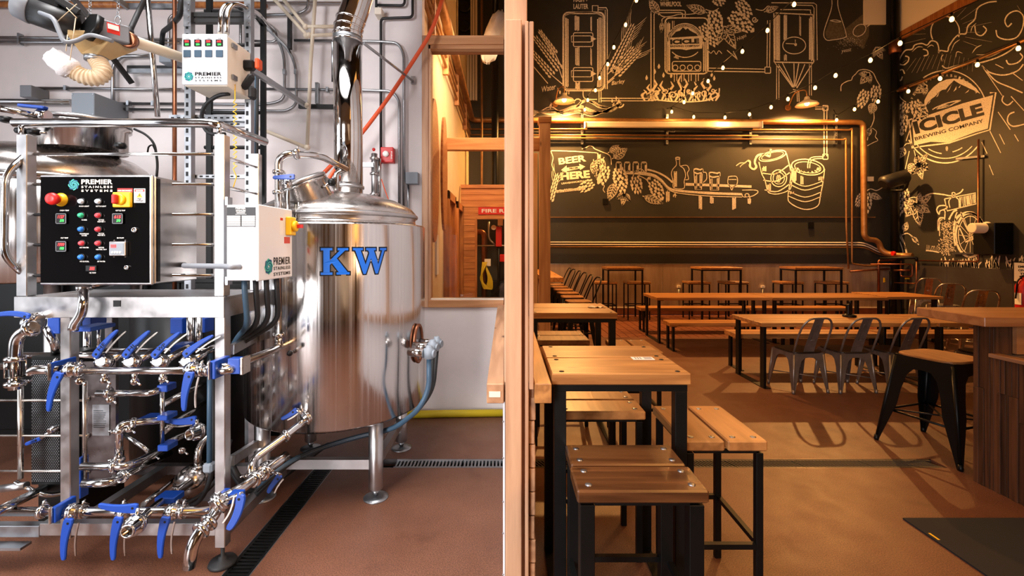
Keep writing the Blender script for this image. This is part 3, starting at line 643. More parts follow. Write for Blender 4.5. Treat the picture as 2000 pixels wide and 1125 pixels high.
MB().tube([(XR-.16, YB-.16, 5.21), (XR-.16, YB-.5, 5.21), (XR-.16, 2, 5.21)], .035, 10).build('pipe', M['brass'], sp_)
MB().lathe([(.05, -.1), (.06, -.08), (.06, .08), (.05, .1)], (XR-.16, YB-.4, 5.21), 12, (0, 1, 0)).build('coupling', M['copper'], sp_)
# pale sloping bay and timber beam at top right
zt2 = H+(482-80)*YB/900
hb = thing('clerestory_beam', 'reddish timber beam high on the right wall below pale panelling', 'beam', (9, 8, 6))
def R2(px, py): Y = XR*900/(px-988); return (Y, H-(py-482)*Y/900)
Yb, zb_ = R2(1755, 62)
MB().box(XR-.07, XR-.001, 2, YB, 6.42, 6.60).build('beam', M['wdoor'], hb); MB().box(XR-.06, XR-.001, 2, YB, 6.60, 8.5).build('pale_panel', M['offw'], hb)
MB().box(8.45, 8.97, YB-.03, YB-.001, 6.85, 8.5).build('pale_panel', M['offw'], hb)
# valve tree of gas pipes in right corner
vt = thing('pipe_manifold', 'copper pipe loops with valves and red handle low in right corner', 'pipework', (8.6, 10.5, 1))
Yv = 10.55
for pts, r in ((((1718, 505), (1790, 503), (1790, 509)), .03), (((1716, 585), (1716, 508), (1745, 508), (1760, 500)), .026), (((1759, 509), (1759, 540), (1782, 540), (1782, 516), (1700, 516)), .018), (((1745, 528), (1778, 528)), .022), (((1737, 525), (1660, 530)), .02), (((1740, 530), (1740, 580)), .03), (((1747, 552), (1790, 554), (1790, 508), (1912, 512), (1912, 275)), .014)):
    MB().tube([W(x, y, min(Yv, 9.05*900/(x-988))) for x, y in pts if x < 1795], r, 8, R=.06).build('pipe', M['copper' if r < .03 else 'black'], vt)
MB().disc(W(1745, 495, Yv-.05), .05, .05, (1, 0, 0)).build('valve_handle', M['red'], vt); MB().obox(W(1772, 544, Yv-.03), (.09, .02, .03)).build('lever', M['yellow'], vt); MB().obox(W(1727, 547, Yv-.03), (.03, .02, .10)).build('lever', M['yellow'], vt)
def RW(px, py, off=.0): Y = (XR-off)*900/(px-988); return Vector((XR-off, Y, H-(py-482)*Y/900))
cpv = thing('copper_drop', 'copper drop pipe on the right wall held by angled brackets', 'pipe', tuple(RW(1912, 400)))
MB().tube([RW(1795, 509, .06), RW(1911, 511, .06), RW(1911, 272, .06)], .016, 8, R=.05).build('pipe', M['copper'], cpv)
for y, x0, x1 in ((306, 1868, 1924), (491, 1862, 1930)): MB().bar(RW(x0, y+4, .03), RW(x1, y-1 if y < 400 else y+4, .03), .03, .04).build('bracket', M['galv'], cpv)
bx = thing('wall_hose_inlet', 'black wall box with pale cylinder sticking out by bicycle drawing', 'vent box', tuple(RW(1950, 470)))
ya, yb2 = RW(1980, 470).y, RW(1936, 470).y
MB().box(XR-.35, XR-.001, ya, yb2, RW(1960, 497).z, RW(1960, 436).z).build('box', M['blackp'], bx, .01)
c = W(1950, 452, 8.15); MB().lathe([(.08, 0), (.095, .01), (.095, .26), (.12, .27), (.12, .29)], (8.66, (ya+yb2)/2, RW(1945, 446).z), 20, (1, 0, 0)).build('cylinder', M['offw'], bx)
hp = thing('wall_speaker', 'black rounded cylinder speaker mounted in the far right corner', 'speaker', tuple(W(1745, 352, 10.3)))
MB().tube([W(1724, 360, 10.2), W(1728, 357, 10.2), W(1766, 346, 10.2), W(1771, 345, 10.2)], [.10, .16, .16, .12], 18).build('speaker_body', M['motor'], hp)
MB().tube([W(1775, 350, 10.3), W(1768, 372, 10.5), W(1740, 372, 10.7)], .03, 8, R=.1).build('bracket', M['black'], hp)
setp(MB().box(W(1694, 0, 10.85).x, W(1706, 0, 10.85).x, 10.84, 10.9, W(0, 354, 10.85).z, W(0, 345, 10.85).z).build('wall_outlet', M['offw']), 'small cream outlet box beside the brass pipe', 'outlet')
setp(MB().box(W(1178, 0, 10.85).x, W(1188, 0, 10.85).x, 10.87, 10.9, W(0, 399, 10.85).z, W(0, 388, 10.85).z).build('wall_outlet', M['blackp']), 'small black outlet plate under the hop drawing', 'outlet')
setp(MB().box(W(1581, 0, 10.85).x, W(1591, 0, 10.85).x, 10.87, 10.9, W(0, 446, 10.85).z, W(0, 434, 10.85).z).build('wall_outlet', M['blackp']), 'small black outlet plate under the keg drawing', 'outlet')
for px, lab in ((1326, 'between left and middle back tables'), (1490, 'between middle and right back tables')):
    o = thing('floor_outlet', 'pale outlet on a short conduit, %s' % lab, 'outlet', tuple(W(px, 560, 10.85)), 'outlets on the wainscot')
    MB().box(W(px-3, 0, 10.85).x, W(px+3, 0, 10.85).x, 10.82, 10.885, W(0, 562, 10.85).z, W(0, 557.5, 10.85).z).build('box', M['offw'], o); MB().tube([W(px, 562, 10.85), W(px, 598, 10.85)], .02, 8).build('conduit', M['conduit'], o)
# employee sign and fire extinguisher
sgn = setp(MB().box(XR-.05, XR-.03, RW(2030, 520).y, RW(1986, 520).y, RW(1990, 549).z, RW(1990, 513).z).build('notice_sign', M['cardw']), 'white framed notice with black lettering above the extinguisher', 'sign')
MB().box(XR-.045, XR-.02, RW(2034, 520).y, RW(1984, 520).y, RW(1990, 551).z, RW(1990, 511).z).build('frame', M['blackp'], sgn)
t = MB(); k = 0
for s, y in (('EMPLOYEES', 523), ('ONLY PAST', 530), ('THIS', 537), ('CHAIN', 544)): put_text(t, lambda x, y: RW(x, y, .055), s, (1988.5+(3 if k > 1 else 0), y), (2030 if k < 2 else 2014, y), 4.4, .02); k += 1
t.build('lettering', M['blackp'], sgn)
fe = thing('fire_extinguisher', 'red fire extinguisher with white label below notice sign', 'extinguisher', (8.95, 8.05, .5))
fx, fy = 8.98, 8.0
MB().lathe([(.0001, .45), (.09, .45), (.1, .48), (.1, .92), (.07, 1.0), (.03, 1.03), (.03, 1.07), (.0001, 1.07)], (fx, fy, 0), 20).build('cylinder', M['red'], fe)
MB().box(fx-.103, fx-.09, fy-.06, fy+.04, .6, .8).build('label', M['cardw'], fe); MB().bar((fx-.05, fy-.12, 1.12), (fx, fy+.04, 1.08), .03, .02).build('lever', M['blackp'], fe)
MB().tube([(fx, fy, 1.08), (fx-.1, fy, 1.02), (fx-.13, fy, .7)], .012, 8, R=.08).build('hose', M['blackp'], fe); MB().box(fx+.09, XR, fy-.05, fy+.05, .5, 1.0).build('wall_hook', M['red'], fe)
# ---------------------------------------------------------------- gooseneck lamps
for (px, py), lab in (((1102, 196), 'glowing gooseneck wall lamp above the left end of pipes'), ((1576, 203), 'glowing gooseneck wall lamp by the drawn fermenter')):
    c = W(px, py, 10.45); t = thing('gooseneck_lamp', lab, 'lamp', tuple(c), 'gooseneck lamps on the back wall')
    MB().lathe([(.03, .17), (.05, .15), (.06, .10), (.12, .06), (.20, .02), (.235, -.03), (.232, -.035), (.19, .015), (.1, .05), (.04, .09)], c, 28).build('shade', M['shade'], t)
    MB().tube([c+Vector((0, 0, .16)), c+Vector((0, .02, .34)), c+Vector((-.12, .25, .36)), c+Vector((-.16, .44, .05))], .014, 8, R=.12).build('arm', M['brass'], t)
    MB().disc(c+Vector((-.16, .44, .05)), .07, .03, (0, 1, 0)).build('wall_plate', M['brass'], t)
    MB().ico(c+Vector((0, 0, .01)), .05, 14).build('bulb', M['lampin'], t)
    l = bpy.data.lights.new('lamp_light', 'SPOT'); l.energy = 1050; l.color = (1.0, .45, .12); l.shadow_soft_size = .05; l.spot_size = math.radians(165); l.spot_blend = .5
    o = bpy.data.objects.new('lamp_light', l); COL.objects.link(o); o.location = c+Vector((0, -.0, -.06)); 
# string lights
strings = (
 ([(1142, 214), (1148, 195), (1163, 176), (1171, 152), (1187, 125), (1199, 92), (1222, 48), (1243, 0), (1262, -52)], 10.75, 8.4, (1137, 226), 'string of warm bulbs rising left of the drawn mash tun'),
 ([(1312, 218), (1336, 199), (1353, 182), (1383, 158), (1412, 132), (1450, 100), (1499, 59), (1551, 8), (1610, -50)], 10.7, 7.2, (1302, 212), 'string of warm bulbs rising right from the middle bracket'),
 ([(1355, 228), (1416, 229), (1464, 223), (1506, 209), (1539, 193), (1592, 171), (1632, 147), (1700, 117), (1758, 84), (1859, 37), (1985, -18)], 10.7, 6.4, (1312, 207), 'string of warm bulbs sagging over the screen then rising right'),
 ([(1634, 234), (1669, 213), (1715, 198), (1774, 178), (1836, 153), (1909, 126), (1989, 94)], 10.7, 7.2, (1628, 214), 'string of warm bulbs rising right across the round logo'))
for pts, Ya, Yb_, st, lab in strings:
    n = len(pts); t = thing('string_lights', lab, 'string lights', tuple(W(*st, Ya)), 'festoon strings')
    wire = [W(st[0], st[1], Ya)]
    for i, (x, y) in enumerate(pts):
        f = (i/(n-1))**1.25; Y = Ya+(Yb_-Ya)*f; s = 900/Y; c = W(x, y, Y)
        b = MB().lathe([(.0001, -.045), (.02, -.038), (.03, -.012), (.027, .012), (.014, .035)], c, 10).build('bulb', M['bulb'], t)
        MB().lathe([(.016, .033), (.018, .04), (.018, .085), (.008, .09)], c, 10).build('socket', M['blackp'], b)
        wire.append(c+Vector((0, 0, .10)))
        if i % 3 == 1:
            l = bpy.data.lights.new('bulb_light', 'POINT'); l.energy = 26; l.color = (1.0, .45, .12); l.shadow_soft_size = .06
            o = bpy.data.objects.new('bulb_light', l); COL.objects.link(o); o.location = c+Vector((0, -.05, -.1))
    MB().tube(wire, .008, 6, R=.1).build('cable', M['blackp'], t)
# ================================================================ BREWERY
random.seed(21)
# --- kettle with KW lettering
KC = Vector((-1.19, 3.3, 0)); KR = .6
kt = thing('brew_kettle', 'large polished steel kettle with blue KW letters on its side', 'tank', (KC.x, KC.y, 0))
prof = [(.0001, .43), (.3, .44), (.56, .485), (KR-.012, .50), (KR, .515), (KR, 1.735), (KR-.008, 1.748), (.545, 1.757), (.0001, 1.757)]
prof2 = [(.545, 1.756), (.535, 1.762), (.53, 1.78), (.538, 1.80), (.535, 1.835), (.505, 1.87), (.40, 1.925), (.26, 1.965), (.12, 1.985), (.0001, 1.99)]
MB().lathe(prof, KC, 96).build('tank_body', M['tank'], kt); MB().lathe(prof2, KC, 96).build('tank_dome', M['dome'], kt)
MB().lathe([(.535, 1.795), (.548, 1.80), (.552, 1.812), (.548, 1.824), (.535, 1.83)], KC, 96).build('rim_ring', M['steelx'], kt)
for a in (45, 135, 225, 315):
    x, y = KC.x+.51*math.cos(math.radians(a)), KC.y+.51*math.sin(math.radians(a))
    l = MB().lathe([(.043, .06), (.045, .065), (.045, .55)], (x, y, 0), 20).build('leg', M['steelx'], kt)
    MB().lathe([(.014, .015), (.014, .03), (.022, .03), (.022, .05), (.014, .05), (.014, .07)], (x, y, 0), 12).build('adjuster', M['galv'], l)
    MB().lathe([(.078, 0), (.078, .006), (.045, .014), (.02, .016)], (x, y, 0), 28).build('foot_plate', M['galv'], l)
MB().bar((KC.x-.36, KC.y-.36, .22), (KC.x+.34, KC.y-.36, .22), .045, .06).build('leg_brace', M['steelx'], kt)
MB().bar((KC.x+.36, KC.y+.34, .22), (KC.x+.36, KC.y-.34, .22), .045, .06).build('leg_brace', M['steelx'], kt)
# KW letters (slab serif outlines, decals 1 mm proud of the curved wall)
def serif(name):
    if name == 'K':
        return [[(0,0),(.40,0),(.40,.09),(.31,.09),(.31,.36),(.38,.44),(.62,.09),(.54,.09),(.54,0),(1.0,0),(1.0,.09),(.93,.09),(.55,.61),(.84,.91),(.95,.91),(.95,1),(.58,1),(.58,.91),(.66,.91),(.31,.53),(.31,.91),(.40,.91),(.40,1),(0,1),(0,.91),(.09,.91),(.09,.09),(0,.09)]]
    return [[(.0,1),(.36,1),(.36,.91),(.28,.91),(.46,.36),(.60,.80),(.56,.91),(.48,.91),(.48,1),(.86,1),(.86,.91),(.78,.91),(.96,.36),(1.12,.91),(1.03,.91),(1.03,1),(1.30,1),(1.30,.91),(1.22,.91),(.94,0),(.85,0),(.67,.60),(.47,0),(.38,0),(.08,.91),(0,.91)]]
def onk(u, v, off):   # u = angle-arc metres from facing point, v = height
    a = u/KR; d0 = Vector((-KC.x, -KC.y, 0)).normalized()
    a0 = math.atan2(d0.y, d0.x)+a; r = KR+off
    return Vector((KC.x+r*math.cos(a0), KC.y+r*math.sin(a0), v))
def dense(poly, n=5):
    out = []
    for i in range(len(poly)):
        a, b_ = poly[i], poly[(i+1) % len(poly)]
        for k in range(n): out.append((a[0]+(b_[0]-a[0])*k/n, a[1]+(b_[1]-a[1])*k/n))
    return out
def tri_poly(mb, poly, f):
    from mathutils.geometry import tessellate_polygon
    tr = tessellate_polygon([[Vector((x, y, 0)) for x, y in poly]]); mb.add([f(x, y) for x, y in poly], [list(t) for t in tr])
def grow(poly, d):
    n = len(poly); out = []
    ar = sum(poly[i][0]*poly[(i+1) % n][1]-poly[(i+1) % n][0]*poly[i][1] for i in range(n)); sgn = 1 if ar > 0 else -1
    for i in range(n):
        p, q, r = Vector(poly[i-1]), Vector(poly[i]), Vector(poly[(i+1) % n])
        e1 = (q-p).normalized(); e2 = (r-q).normalized(); n1 = Vector((e1.y, -e1.x))*sgn; n2 = Vector((e2.y, -e2.x))*sgn
        m = (n1+n2); m = m/max(m.length_squared, .3)*2
        out.append((q.x+m.x*d/1, q.y+m.y*d/1))
    return out
lm = MB(); lb = MB()
for ch, u0, sc in (('K', -.135, .158), ('W', .045, .158)):
    for poly in serif(ch):
        q = [(u0+x*sc*1.02, 1.435+y*sc) for x, y in poly]
        tri_poly(lb, dense(grow(q, .007)), lambda x, y: onk(x+.03, y, .0012)); tri_poly(lm, dense(q), lambda x, y: onk(x+.03, y, .002))
lb.build('letter_outline', M['blackp'], kt); lm.build('letters_kw', M['kwblue'], kt)
# fittings on the dome
MB().tube([W(545, 700-35, 2.72), W(547, 400, 2.75)], .0, 6) if False else None
def clampring(mb, c, ax, r):
    mb.lathe([(r*1.05, -.012), (r*1.45, -.011), (r*1.6, -.004), (r*1.6, .004), (r*1.45, .011), (r*1.05, .012)], c, 20, ax)
    u = Vector(ax).normalized().orthogonal().normalized(); c = Vector(c); p = c+u*r*1.7
    v = Vector(ax).normalized().cross(u)
    mb.tube([p-v*.012, p+v*.03], .004, 6).tube([p+v*.024-u*.012, p+v*.024+u*.012], .005, 6)
def clamp(c, ax, r, parent): 
    m_ = MB(); clampring(m_, c, ax, r); return m_.build('clamp', M['pipe'], parent)
def tilt(c, q): return q
mw = thing('kettle_manway', 'angled round manway port with black knob on kettle dome', 'manway', tuple(W(612, 375, 3.0)))
ax = Vector((-.35, -.25, .9)).normalized(); c = W(608, 392, 2.95)
MB().lathe([(.135, -.05), (.135, .10), (.15, .105), (.15, .12)], c, 32, ax).build('port_neck', M['tank'], mw)
MB().lathe([(.152, .122), (.152, .14), (.12, .15), (.0001, .156)], c, 32, ax).build('lid', M['steelx'], mw)
k = W(648, 356, 2.85); MB().tube([W(628, 366, 2.86), W(645, 358, 2.85)], .009, 8).build('hinge_arm', M['pipe'], mw)
MB().ico(k, .026, 10).build('knob', M['blackp'], mw)
MB().box(k.x-.12, k.x-.07, 2.95, 3.0, k.z-.04, k.z+.05).build('sensor_box', M['pgrey'], mw, .005)
fl_ = thing('exhaust_stack', 'tall mirror-finish steel exhaust stack rising from kettle dome', 'flue', tuple(W(680, 390, 3.35)))
Ys = 3.45; rs = 27*Ys/900
q = MB(); q.tube([W(681, 408, Ys), W(679, 78, Ys)], rs, 40); q.build('stack_pipe', M['shaft'], fl_)
q = MB(); q.tube([W(679, 78, Ys), W(680, 60, Ys), W(684, 44, Ys), W(692, 22, Ys), W(712, -40, Ys), W(730, -110, Ys)], rs*1.0, 40, R=.0); q.build('elbow', M['shaft'], fl_)
for y, dx in ((82, 0), (68, 0), (54, 2), (40, 6)):
    MB().lathe([(rs, -.008), (rs*1.05, -.005), (rs*1.05, .005), (rs, .008)], W(679+dx, y, Ys), 40, (0.12*(dx > 0)+.03*dx/2, 0, 1)).build('seam_ring', M['shaft'], fl_)
MB().lathe([(rs*1.01, -.022), (rs*1.03, -.022), (rs*1.03, .022), (rs*1.01, .022)], W(679, 79, Ys), 40).build('support_band', M['galv'], fl_)
MB().lathe([(rs*1.02, -.012), (rs*1.12, -.01), (rs*1.12, .01), (rs*1.02, .012)], W(680, 366, Ys), 40).build('flange', M['steelx'], fl_)
MB().tube([W(710, 84, Ys), W(806, 158, 4.38)], .011, 8).tube([W(650, 82, Ys), W(650, 160, Ys+.1)], .011, 8).build('stay_rod', M['galv'], fl_)
MB().box(W(803, 0, 4.4).x, W(812, 0, 4.4).x, 4.38, 4.415, W(0, 164, 4.4).z, W(0, 150, 4.4).z).build('wall_plate', M['steelx'], fl_)
vp = thing('vapour_pipe', 'bent steel cleaning pipe looping over the kettle dome', 'pipe', tuple(W(545, 400, 2.7)))
Yv = 2.72
MB().tube([W(544, 652, Yv), W(544, 312, Yv), W(560, 300, Yv), W(625, 304, Yv+.15), W(676, 330, 3.1)], .021, 14, R=.07).build('pipe', M['pipe'], vp)
MB().tube([W(676, 330, 3.1), W(657, 336, 3.1), W(657, 372, 3.1)], .019, 14, R=.05).build('pipe', M['pipe'], vp)
for c, a in ((W(544, 336, Yv), (0, 0, 1)), (W(580, 301, Yv+.03), (1, 0, 0)), (W(544, 376, Yv), (0, 0, 1)), (W(544, 654, Yv), (0, 0, 1))): clamp(c, a, .021, vp)
MB().tube([W(544, 656, Yv), W(544, 678, Yv), W(520, 690, 2.55), W(477, 706, 2.33), W(458, 716, 2.25), W(430, 718, 2.2)], .021, 14, R=.06).build('pipe', M['pipe'], vp)
MB().tube([W(562, 372, 2.72), W(562, 660, 2.72)], .012, 10).build('pipe', M['pipe'], vp)
bs_ = MB(); 
gl = thing('sight_glass', 'clear graduated level tube on left side of kettle', 'sight glass', tuple(W(577, 600, 2.78)))
MB().tube([W(578, 395, 2.76), W(578, 690, 2.76)], .009, 10).build('tube', M['acry'], gl)
MB().tube([W(583, 395, 2.78), W(583, 690, 2.78)], .004, 6).build('backing_rod', M['steelx'], gl)
q = MB()
for k in range(34): y = 475+k*6.2; q.obox(W(578, y, 2.745), (.014 if k % 5 else .022, .002, .0018))
q.build('scale_marks', M['blackp'], gl)
cv = W(588, 684, 2.76); MB().lathe([(.045, -.02), (.045, 0), (.026, .01), (.026, .05), (.016, .055)], cv, 20, (-.35, -1, 0)).build('valve_port', M['pipe'], gl)
MB().tube([cv+Vector((-.02, -.06, 0)), W(566, 690, 2.62)], .011, 8).build('valve_stem', M['pipe'], gl); MB().ico(W(566, 690, 2.62), .017, 10).build('knob', M['blackp'], gl)
# heater ports at the right of the kettle
hp = thing('heater_ports', 'grey electric heater heads with hoses on right side of kettle', 'heater', (-.68, 3.0, .95))
hc = W(815, 705, 2.98)
rm = MB(); pts = [hc+Vector((.03*math.cos(a)*1.0, -.06*math.cos(a), .135*math.sin(a))) for a in [2*math.pi*k/20 for k in range(21)]]
ov = []
for k in range(25):
    a = 2*math.pi*k/24; ov.append(onk(.205+.38+.06*math.cos(a), .94+.125*math.sin(a), .012))
rm.tube(ov, .012, 8).build('oval_rim', M['copper'], hp)
fp = MB(); fp.add(ov[:-1], [list(range(24))]); fp.build('recess_plate', M['gunmetal'], hp)
for i, (px, py, Y) in enumerate(((838, 690, 2.86), (845, 678, 3.02), (853, 671, 3.16))):
    c = W(px, py, Y); MB().tube([c+Vector((-.13, .04, 0)), c+Vector((-.03, 0, 0))], .028, 14).build('heater_stem', M['pipe'], hp)
    h = MB().lathe([(.018, -.035), (.03, -.03), (.032, .03), (.02, .034), (.02, .045), (.012, .05)], c, 16).build('heater_head', M['pgrey'], hp)
    MB().disc(c+Vector((.032, -.01, 0)), .024, .014, (1, -.3, 0), 14).build('end_cap', M['pgrey'], h)
    MB().tube([c+Vector((0, 0, -.03)), W(838+4*i, 760, Y), W(818, 800, Y-.02), W(770, 838, 3.0), W(700, 852, 3.0), W(610, 880, 2.9), W(560, 905, 2.7), W(500, 950+8*i, 2.6)], .016, 10, R=.2).build('power_hose', M['dkblue' if i == 0 else 'rubber'], hp)
# --- mash tun behind the control panel
MC = Vector((-3.4, 3.45, 0))
mt2 = thing('mash_tun', 'wide steel mash vessel behind control panel with bolted manway lid', 'tank', (MC.x, MC.y, 0))
MB().lathe([(.0001, 1.36), (.6, 1.365), (.62, 1.38), (.62, 2.05), (.60, 2.06), (.0001, 2.06)], MC, 72).build('tank_body', M['tank'], mt2); MB().lathe([(.60, 2.055), (.605, 2.10), (.60, 2.15), (.57, 2.205), (.5, 2.26), (.36, 2.31), (.0001, 2.35)], MC, 72).build('tank_dome', M['dome'], mt2)
MB().lathe([(.615, 2.04), (.63, 2.05), (.632, 2.065), (.63, 2.08), (.61, 2.09)], MC, 72).build('rim_ring', M['pipe'], mt2)
for a in (45, 135, 225, 315): MB().tube([(MC.x+.5*math.cos(math.radians(a)), MC.y+.5*math.sin(math.radians(a)), 0), (MC.x+.5*math.cos(math.radians(a)), MC.y+.5*math.sin(math.radians(a)), 1.38)], .045, 12).build('leg', M['steelx'], mt2)
mc = Vector((-2.98, 3.25, 2.27))
MB().lathe([(.25, 0), (.25, .15), (.27, .16), (.27, .18)], mc, 40).build('manway_neck', M['tank'], mt2)
ld = MB().lathe([(.272, .185), (.272, .205), (.23, .22), (.0001, .235)], mc, 40).build('manway_lid', M['steelx'], mt2)
for px, py, Y in ((12, 234, 2.9), (235, 285, 3.0), (42, 256, 2.95), (66, 258, 2.96)):
    c = W(px, py, Y); MB().lathe([(.01, -.02), (.03, -.015), (.036, .0), (.03, .018), (.01, .022)], c, 8).build('star_knob', M['blackp'], ld)
    MB().tube([c, c+Vector((.06 if px < 100 else -.06, .02, 0))], .008, 8).build('knob_bolt', M['pipe'], ld)
MB().tube([W(0, 212, 2.75), W(78, 228, 2.9)], .02, 12).build('inlet_pipe', M['pipe'], mt2)
MB().lathe([(.03, -.03), (.035, -.02), (.035, .02), (.03, .03)], W(85, 224, 2.9), 16, (1, 0, -.2)).build('valve_body', M['pipe'], mt2)
MB().bar(W(38, 206, 2.88), W(90, 211, 2.88), .035, .018).build('valve_handle', M['blue'], mt2, .004)
dc_ = thing('shade_backing', 'matt black backing added to darken the space behind the pipework', 'cabinet', (-3.2, 4.1, 0))  # added black backing, stands in for deep shade behind the pipes
for k in range(4): MB().box(-5.2+k*.82, -4.385+k*.82, 3.88, 4.40, .06, 1.30).build('backing_panel', M['black'], dc_, .006)
MB().box(-5.2, -1.92, 3.9, 4.40, 0, .06).box(-5.2, -1.92, 3.87, 4.40, 1.30, 1.33).build('backing_frame', M['black'], dc_)
dv = thing('shade_vessel', 'black vessel added as a dark mass behind the pipework', 'tank', (-2.3, 3.45, 0))  # vessel added in black to supply the shade under the platform
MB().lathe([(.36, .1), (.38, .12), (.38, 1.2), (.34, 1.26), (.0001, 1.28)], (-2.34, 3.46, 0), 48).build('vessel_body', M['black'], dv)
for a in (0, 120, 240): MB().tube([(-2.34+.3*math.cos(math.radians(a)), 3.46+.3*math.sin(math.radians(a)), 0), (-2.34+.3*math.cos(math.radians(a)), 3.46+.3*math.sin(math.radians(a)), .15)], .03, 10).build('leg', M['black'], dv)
# --- skid frame
sk = thing('brewing_skid', 'steel platform frame with handrails carrying the control panel', 'platform', (-1.9, 2.5, 0))
def px_(x, Y=2.3): return (x-988)*Y/900
def zz_(y, Y=2.3): return H-(y-482)*Y/900
xr0, xr1 = px_(419), px_(439); xl0, xl1 = px_(117), px_(137)
MB().box(xr0, xr1, 2.3, 2.352, .095, 1.25).build('post', M['steelx'], sk, .003); MB().box(xl0, xl1, 2.3, 2.352, .14, 1.25).build('post', M['steelx'], sk, .003)
MB().box(px_(418), px_(437.5), 2.3, 2.352, 1.352, zz_(262)).build('rail_post', M['steelx'], sk, .003); MB().box(px_(31), px_(52), 2.3, 2.352, 1.352, zz_(262)).build('rail_post', M['steelx'], sk, .003)
MB().box(px_(418), px_(437.5), 2.62, 2.66, 1.352, 2.13).build('rail_post', M['steelx'], sk, .003)
for x in (-2.57, -1.86): MB().box(x, x+.05, 2.95, 3.0, .1, 1.25).build('post', M['gunmetal'], sk, .003)
MB().box(px_(33), px_(441), 2.285, 2.30, 1.248, 1.352).build('platform_fascia', M['steelx'], sk, .002)
MB().box(px_(33), px_(441), 2.30, 2.70, 1.335, 1.350).build('deck', M['galv'], sk); MB().box(px_(441)-.012, px_(441), 2.30, 2.70, 1.248, 1.335).build('side_fascia', M['steelx'], sk)
MB().box(px_(33), px_(441), 2.685, 2.70, 1.248, 1.335).build('rear_fascia', M['steelx'], sk)
MB().box(px_(227), px_(241), 2.282, 2.286, zz_(598), zz_(586)).build('lifting_slot', M['blackp'], sk)
MB().box(px_(75), px_(419), 2.305, 2.35, zz_(1048), zz_(1024)).build('bottom_rail', M['steelx'], sk, .002); MB().box(px_(0)-.3, px_(74), 2.305, 2.35, zz_(1051), zz_(1029)).build('bottom_rail', M['galv'], sk, .002)
MB().box(px_(-20)-.3, px_(60), 2.25, 2.305, zz_(1063), zz_(1058)).build('bottom_bracket', M['galv'], sk)
for z in (.14,): MB().box(-2.57, -1.40, 2.95, 3.0, z, z+.055).build('bottom_rail', M['gunmetal'], sk); MB().box(xr0, xr1, 2.352, 2.95, z, z+.055).build('bottom_rail', M['steelx'], sk); MB().box(xl0, xl1, 2.352, 2.95, z, z+.055).build('bottom_rail', M['steelx'], sk)
for x, y in ((xr0+.025, 2.326), (-2.545, 2.975), (-1.835, 2.975), (px_(0)-.2, 2.32)):
    MB().lathe([(.062, 0), (.066, .008), (.06, .02), (.02, .026), (.02, .04), (.009, .042), (.009, .14)], (x, y, 0), 24).build('foot_pad', M['rubber'], sk)
hr = MB().tube([W(28, 240, 2.33), W(400, 240, 2.33), W(425, 243, 2.33), W(518, 277, 2.68)], .0225, 16, R=.14); hr.build('handrail', M['pipe'], sk)
for x in (41, 428): MB().tube([W(x, 264, 2.326), W(x, 244, 2.326)], .011, 10).build('rail_stub', M['pipe'], sk)
for k, y in enumerate((301, 360, 419, 478, 538)):
    MB().tube([W(50, y, 2.34), W(420, y, 2.34)], .009, 10).build('rail_bar', M['pipe'], sk)
for y in (308, 366): MB().tube([(px_(430), 2.35, zz_(y, 2.35)), (px_(430), 2.63, zz_(y, 2.35))], .009, 10).build('rail_bar', M['pipe'], sk)
MB().tube([W(50, 303, 2.32), W(10, 342, 2.25), W(8, 500, 2.25), W(46, 536, 2.32)], .016, 12, R=.05).build('grab_handle', M['pipe'], sk)
# --- control panel
cpn = thing('control_cabinet', 'black-faced control panel with buttons and logo on skid rails', 'control panel', tuple(W(186, 555, 2.2)))
YF = 2.2; X0, X1, Z0, Z1 = px_(75, YF), px_(297, YF), zz_(555, YF), zz_(343, YF)
MB().box(X0, X1, YF+.02, 2.52, Z0, Z1).build('cabinet', M['steelx'], cpn, .004)
MB().box(X0+.005, X1-.0, YF, YF+.018, Z0-.004, Z1+.004).build('door', M['steelx'], cpn, .005)
MB().box(X0+.012, X1-.012, YF-.002, YF+.002, Z0+.006, Z1-.006).build('face_plate', M['panel'], cpn)
MB().box(X1-.004, X1+.006, YF+.03, YF+.045, Z0+.01, Z1-.01).build('gasket', M['blackp'], cpn)
def F(x, y, off=.003): return W(x, y, YF-off) if False else Vector(((x-988)*YF/900, YF-off, H-(y-482)*YF/900))
def fq(mb, x0, y0, x1, y1, off): a, b_ = F(x0, y0, off), F(x1, y1, off); mb.box(a.x, b_.x, a.y, YF-.001, b_.z, a.z)
def swirl(c, rx, f, mbs, n=4):
    """the round swirl emblem: four arms alternately green and blue; f(x,y) -> 3-D"""
    for k in range(n*2):
        vs = []; L_ = 14
        for i in range(L_+1):
            t = i/L_; a = 2*math.pi*k/(n*2)-t*3.6; r0 = rx*(1-.86*t); r1 = r0*(.80-.1*t)
            vs.append(f(c[0]+r0*math.cos(a), c[1]+r0*math.sin(a))); vs.append(f(c[0]+r1*math.cos(a+.28), c[1]+r1*math.sin(a+.28)))
        mbs[k % 2].add(vs, [(2*i, 2*i+1, 2*i+3, 2*i+2) for i in range(L_)])
def px2(x, y): return 60+x/4.69, 330+y/4.69     # close-up crop of the panel -> photo
M['swa'] = simple('emblem_green', (70, 190, 165), .4); M['swb'] = simple('emblem_blue', (20, 90, 130), .4)
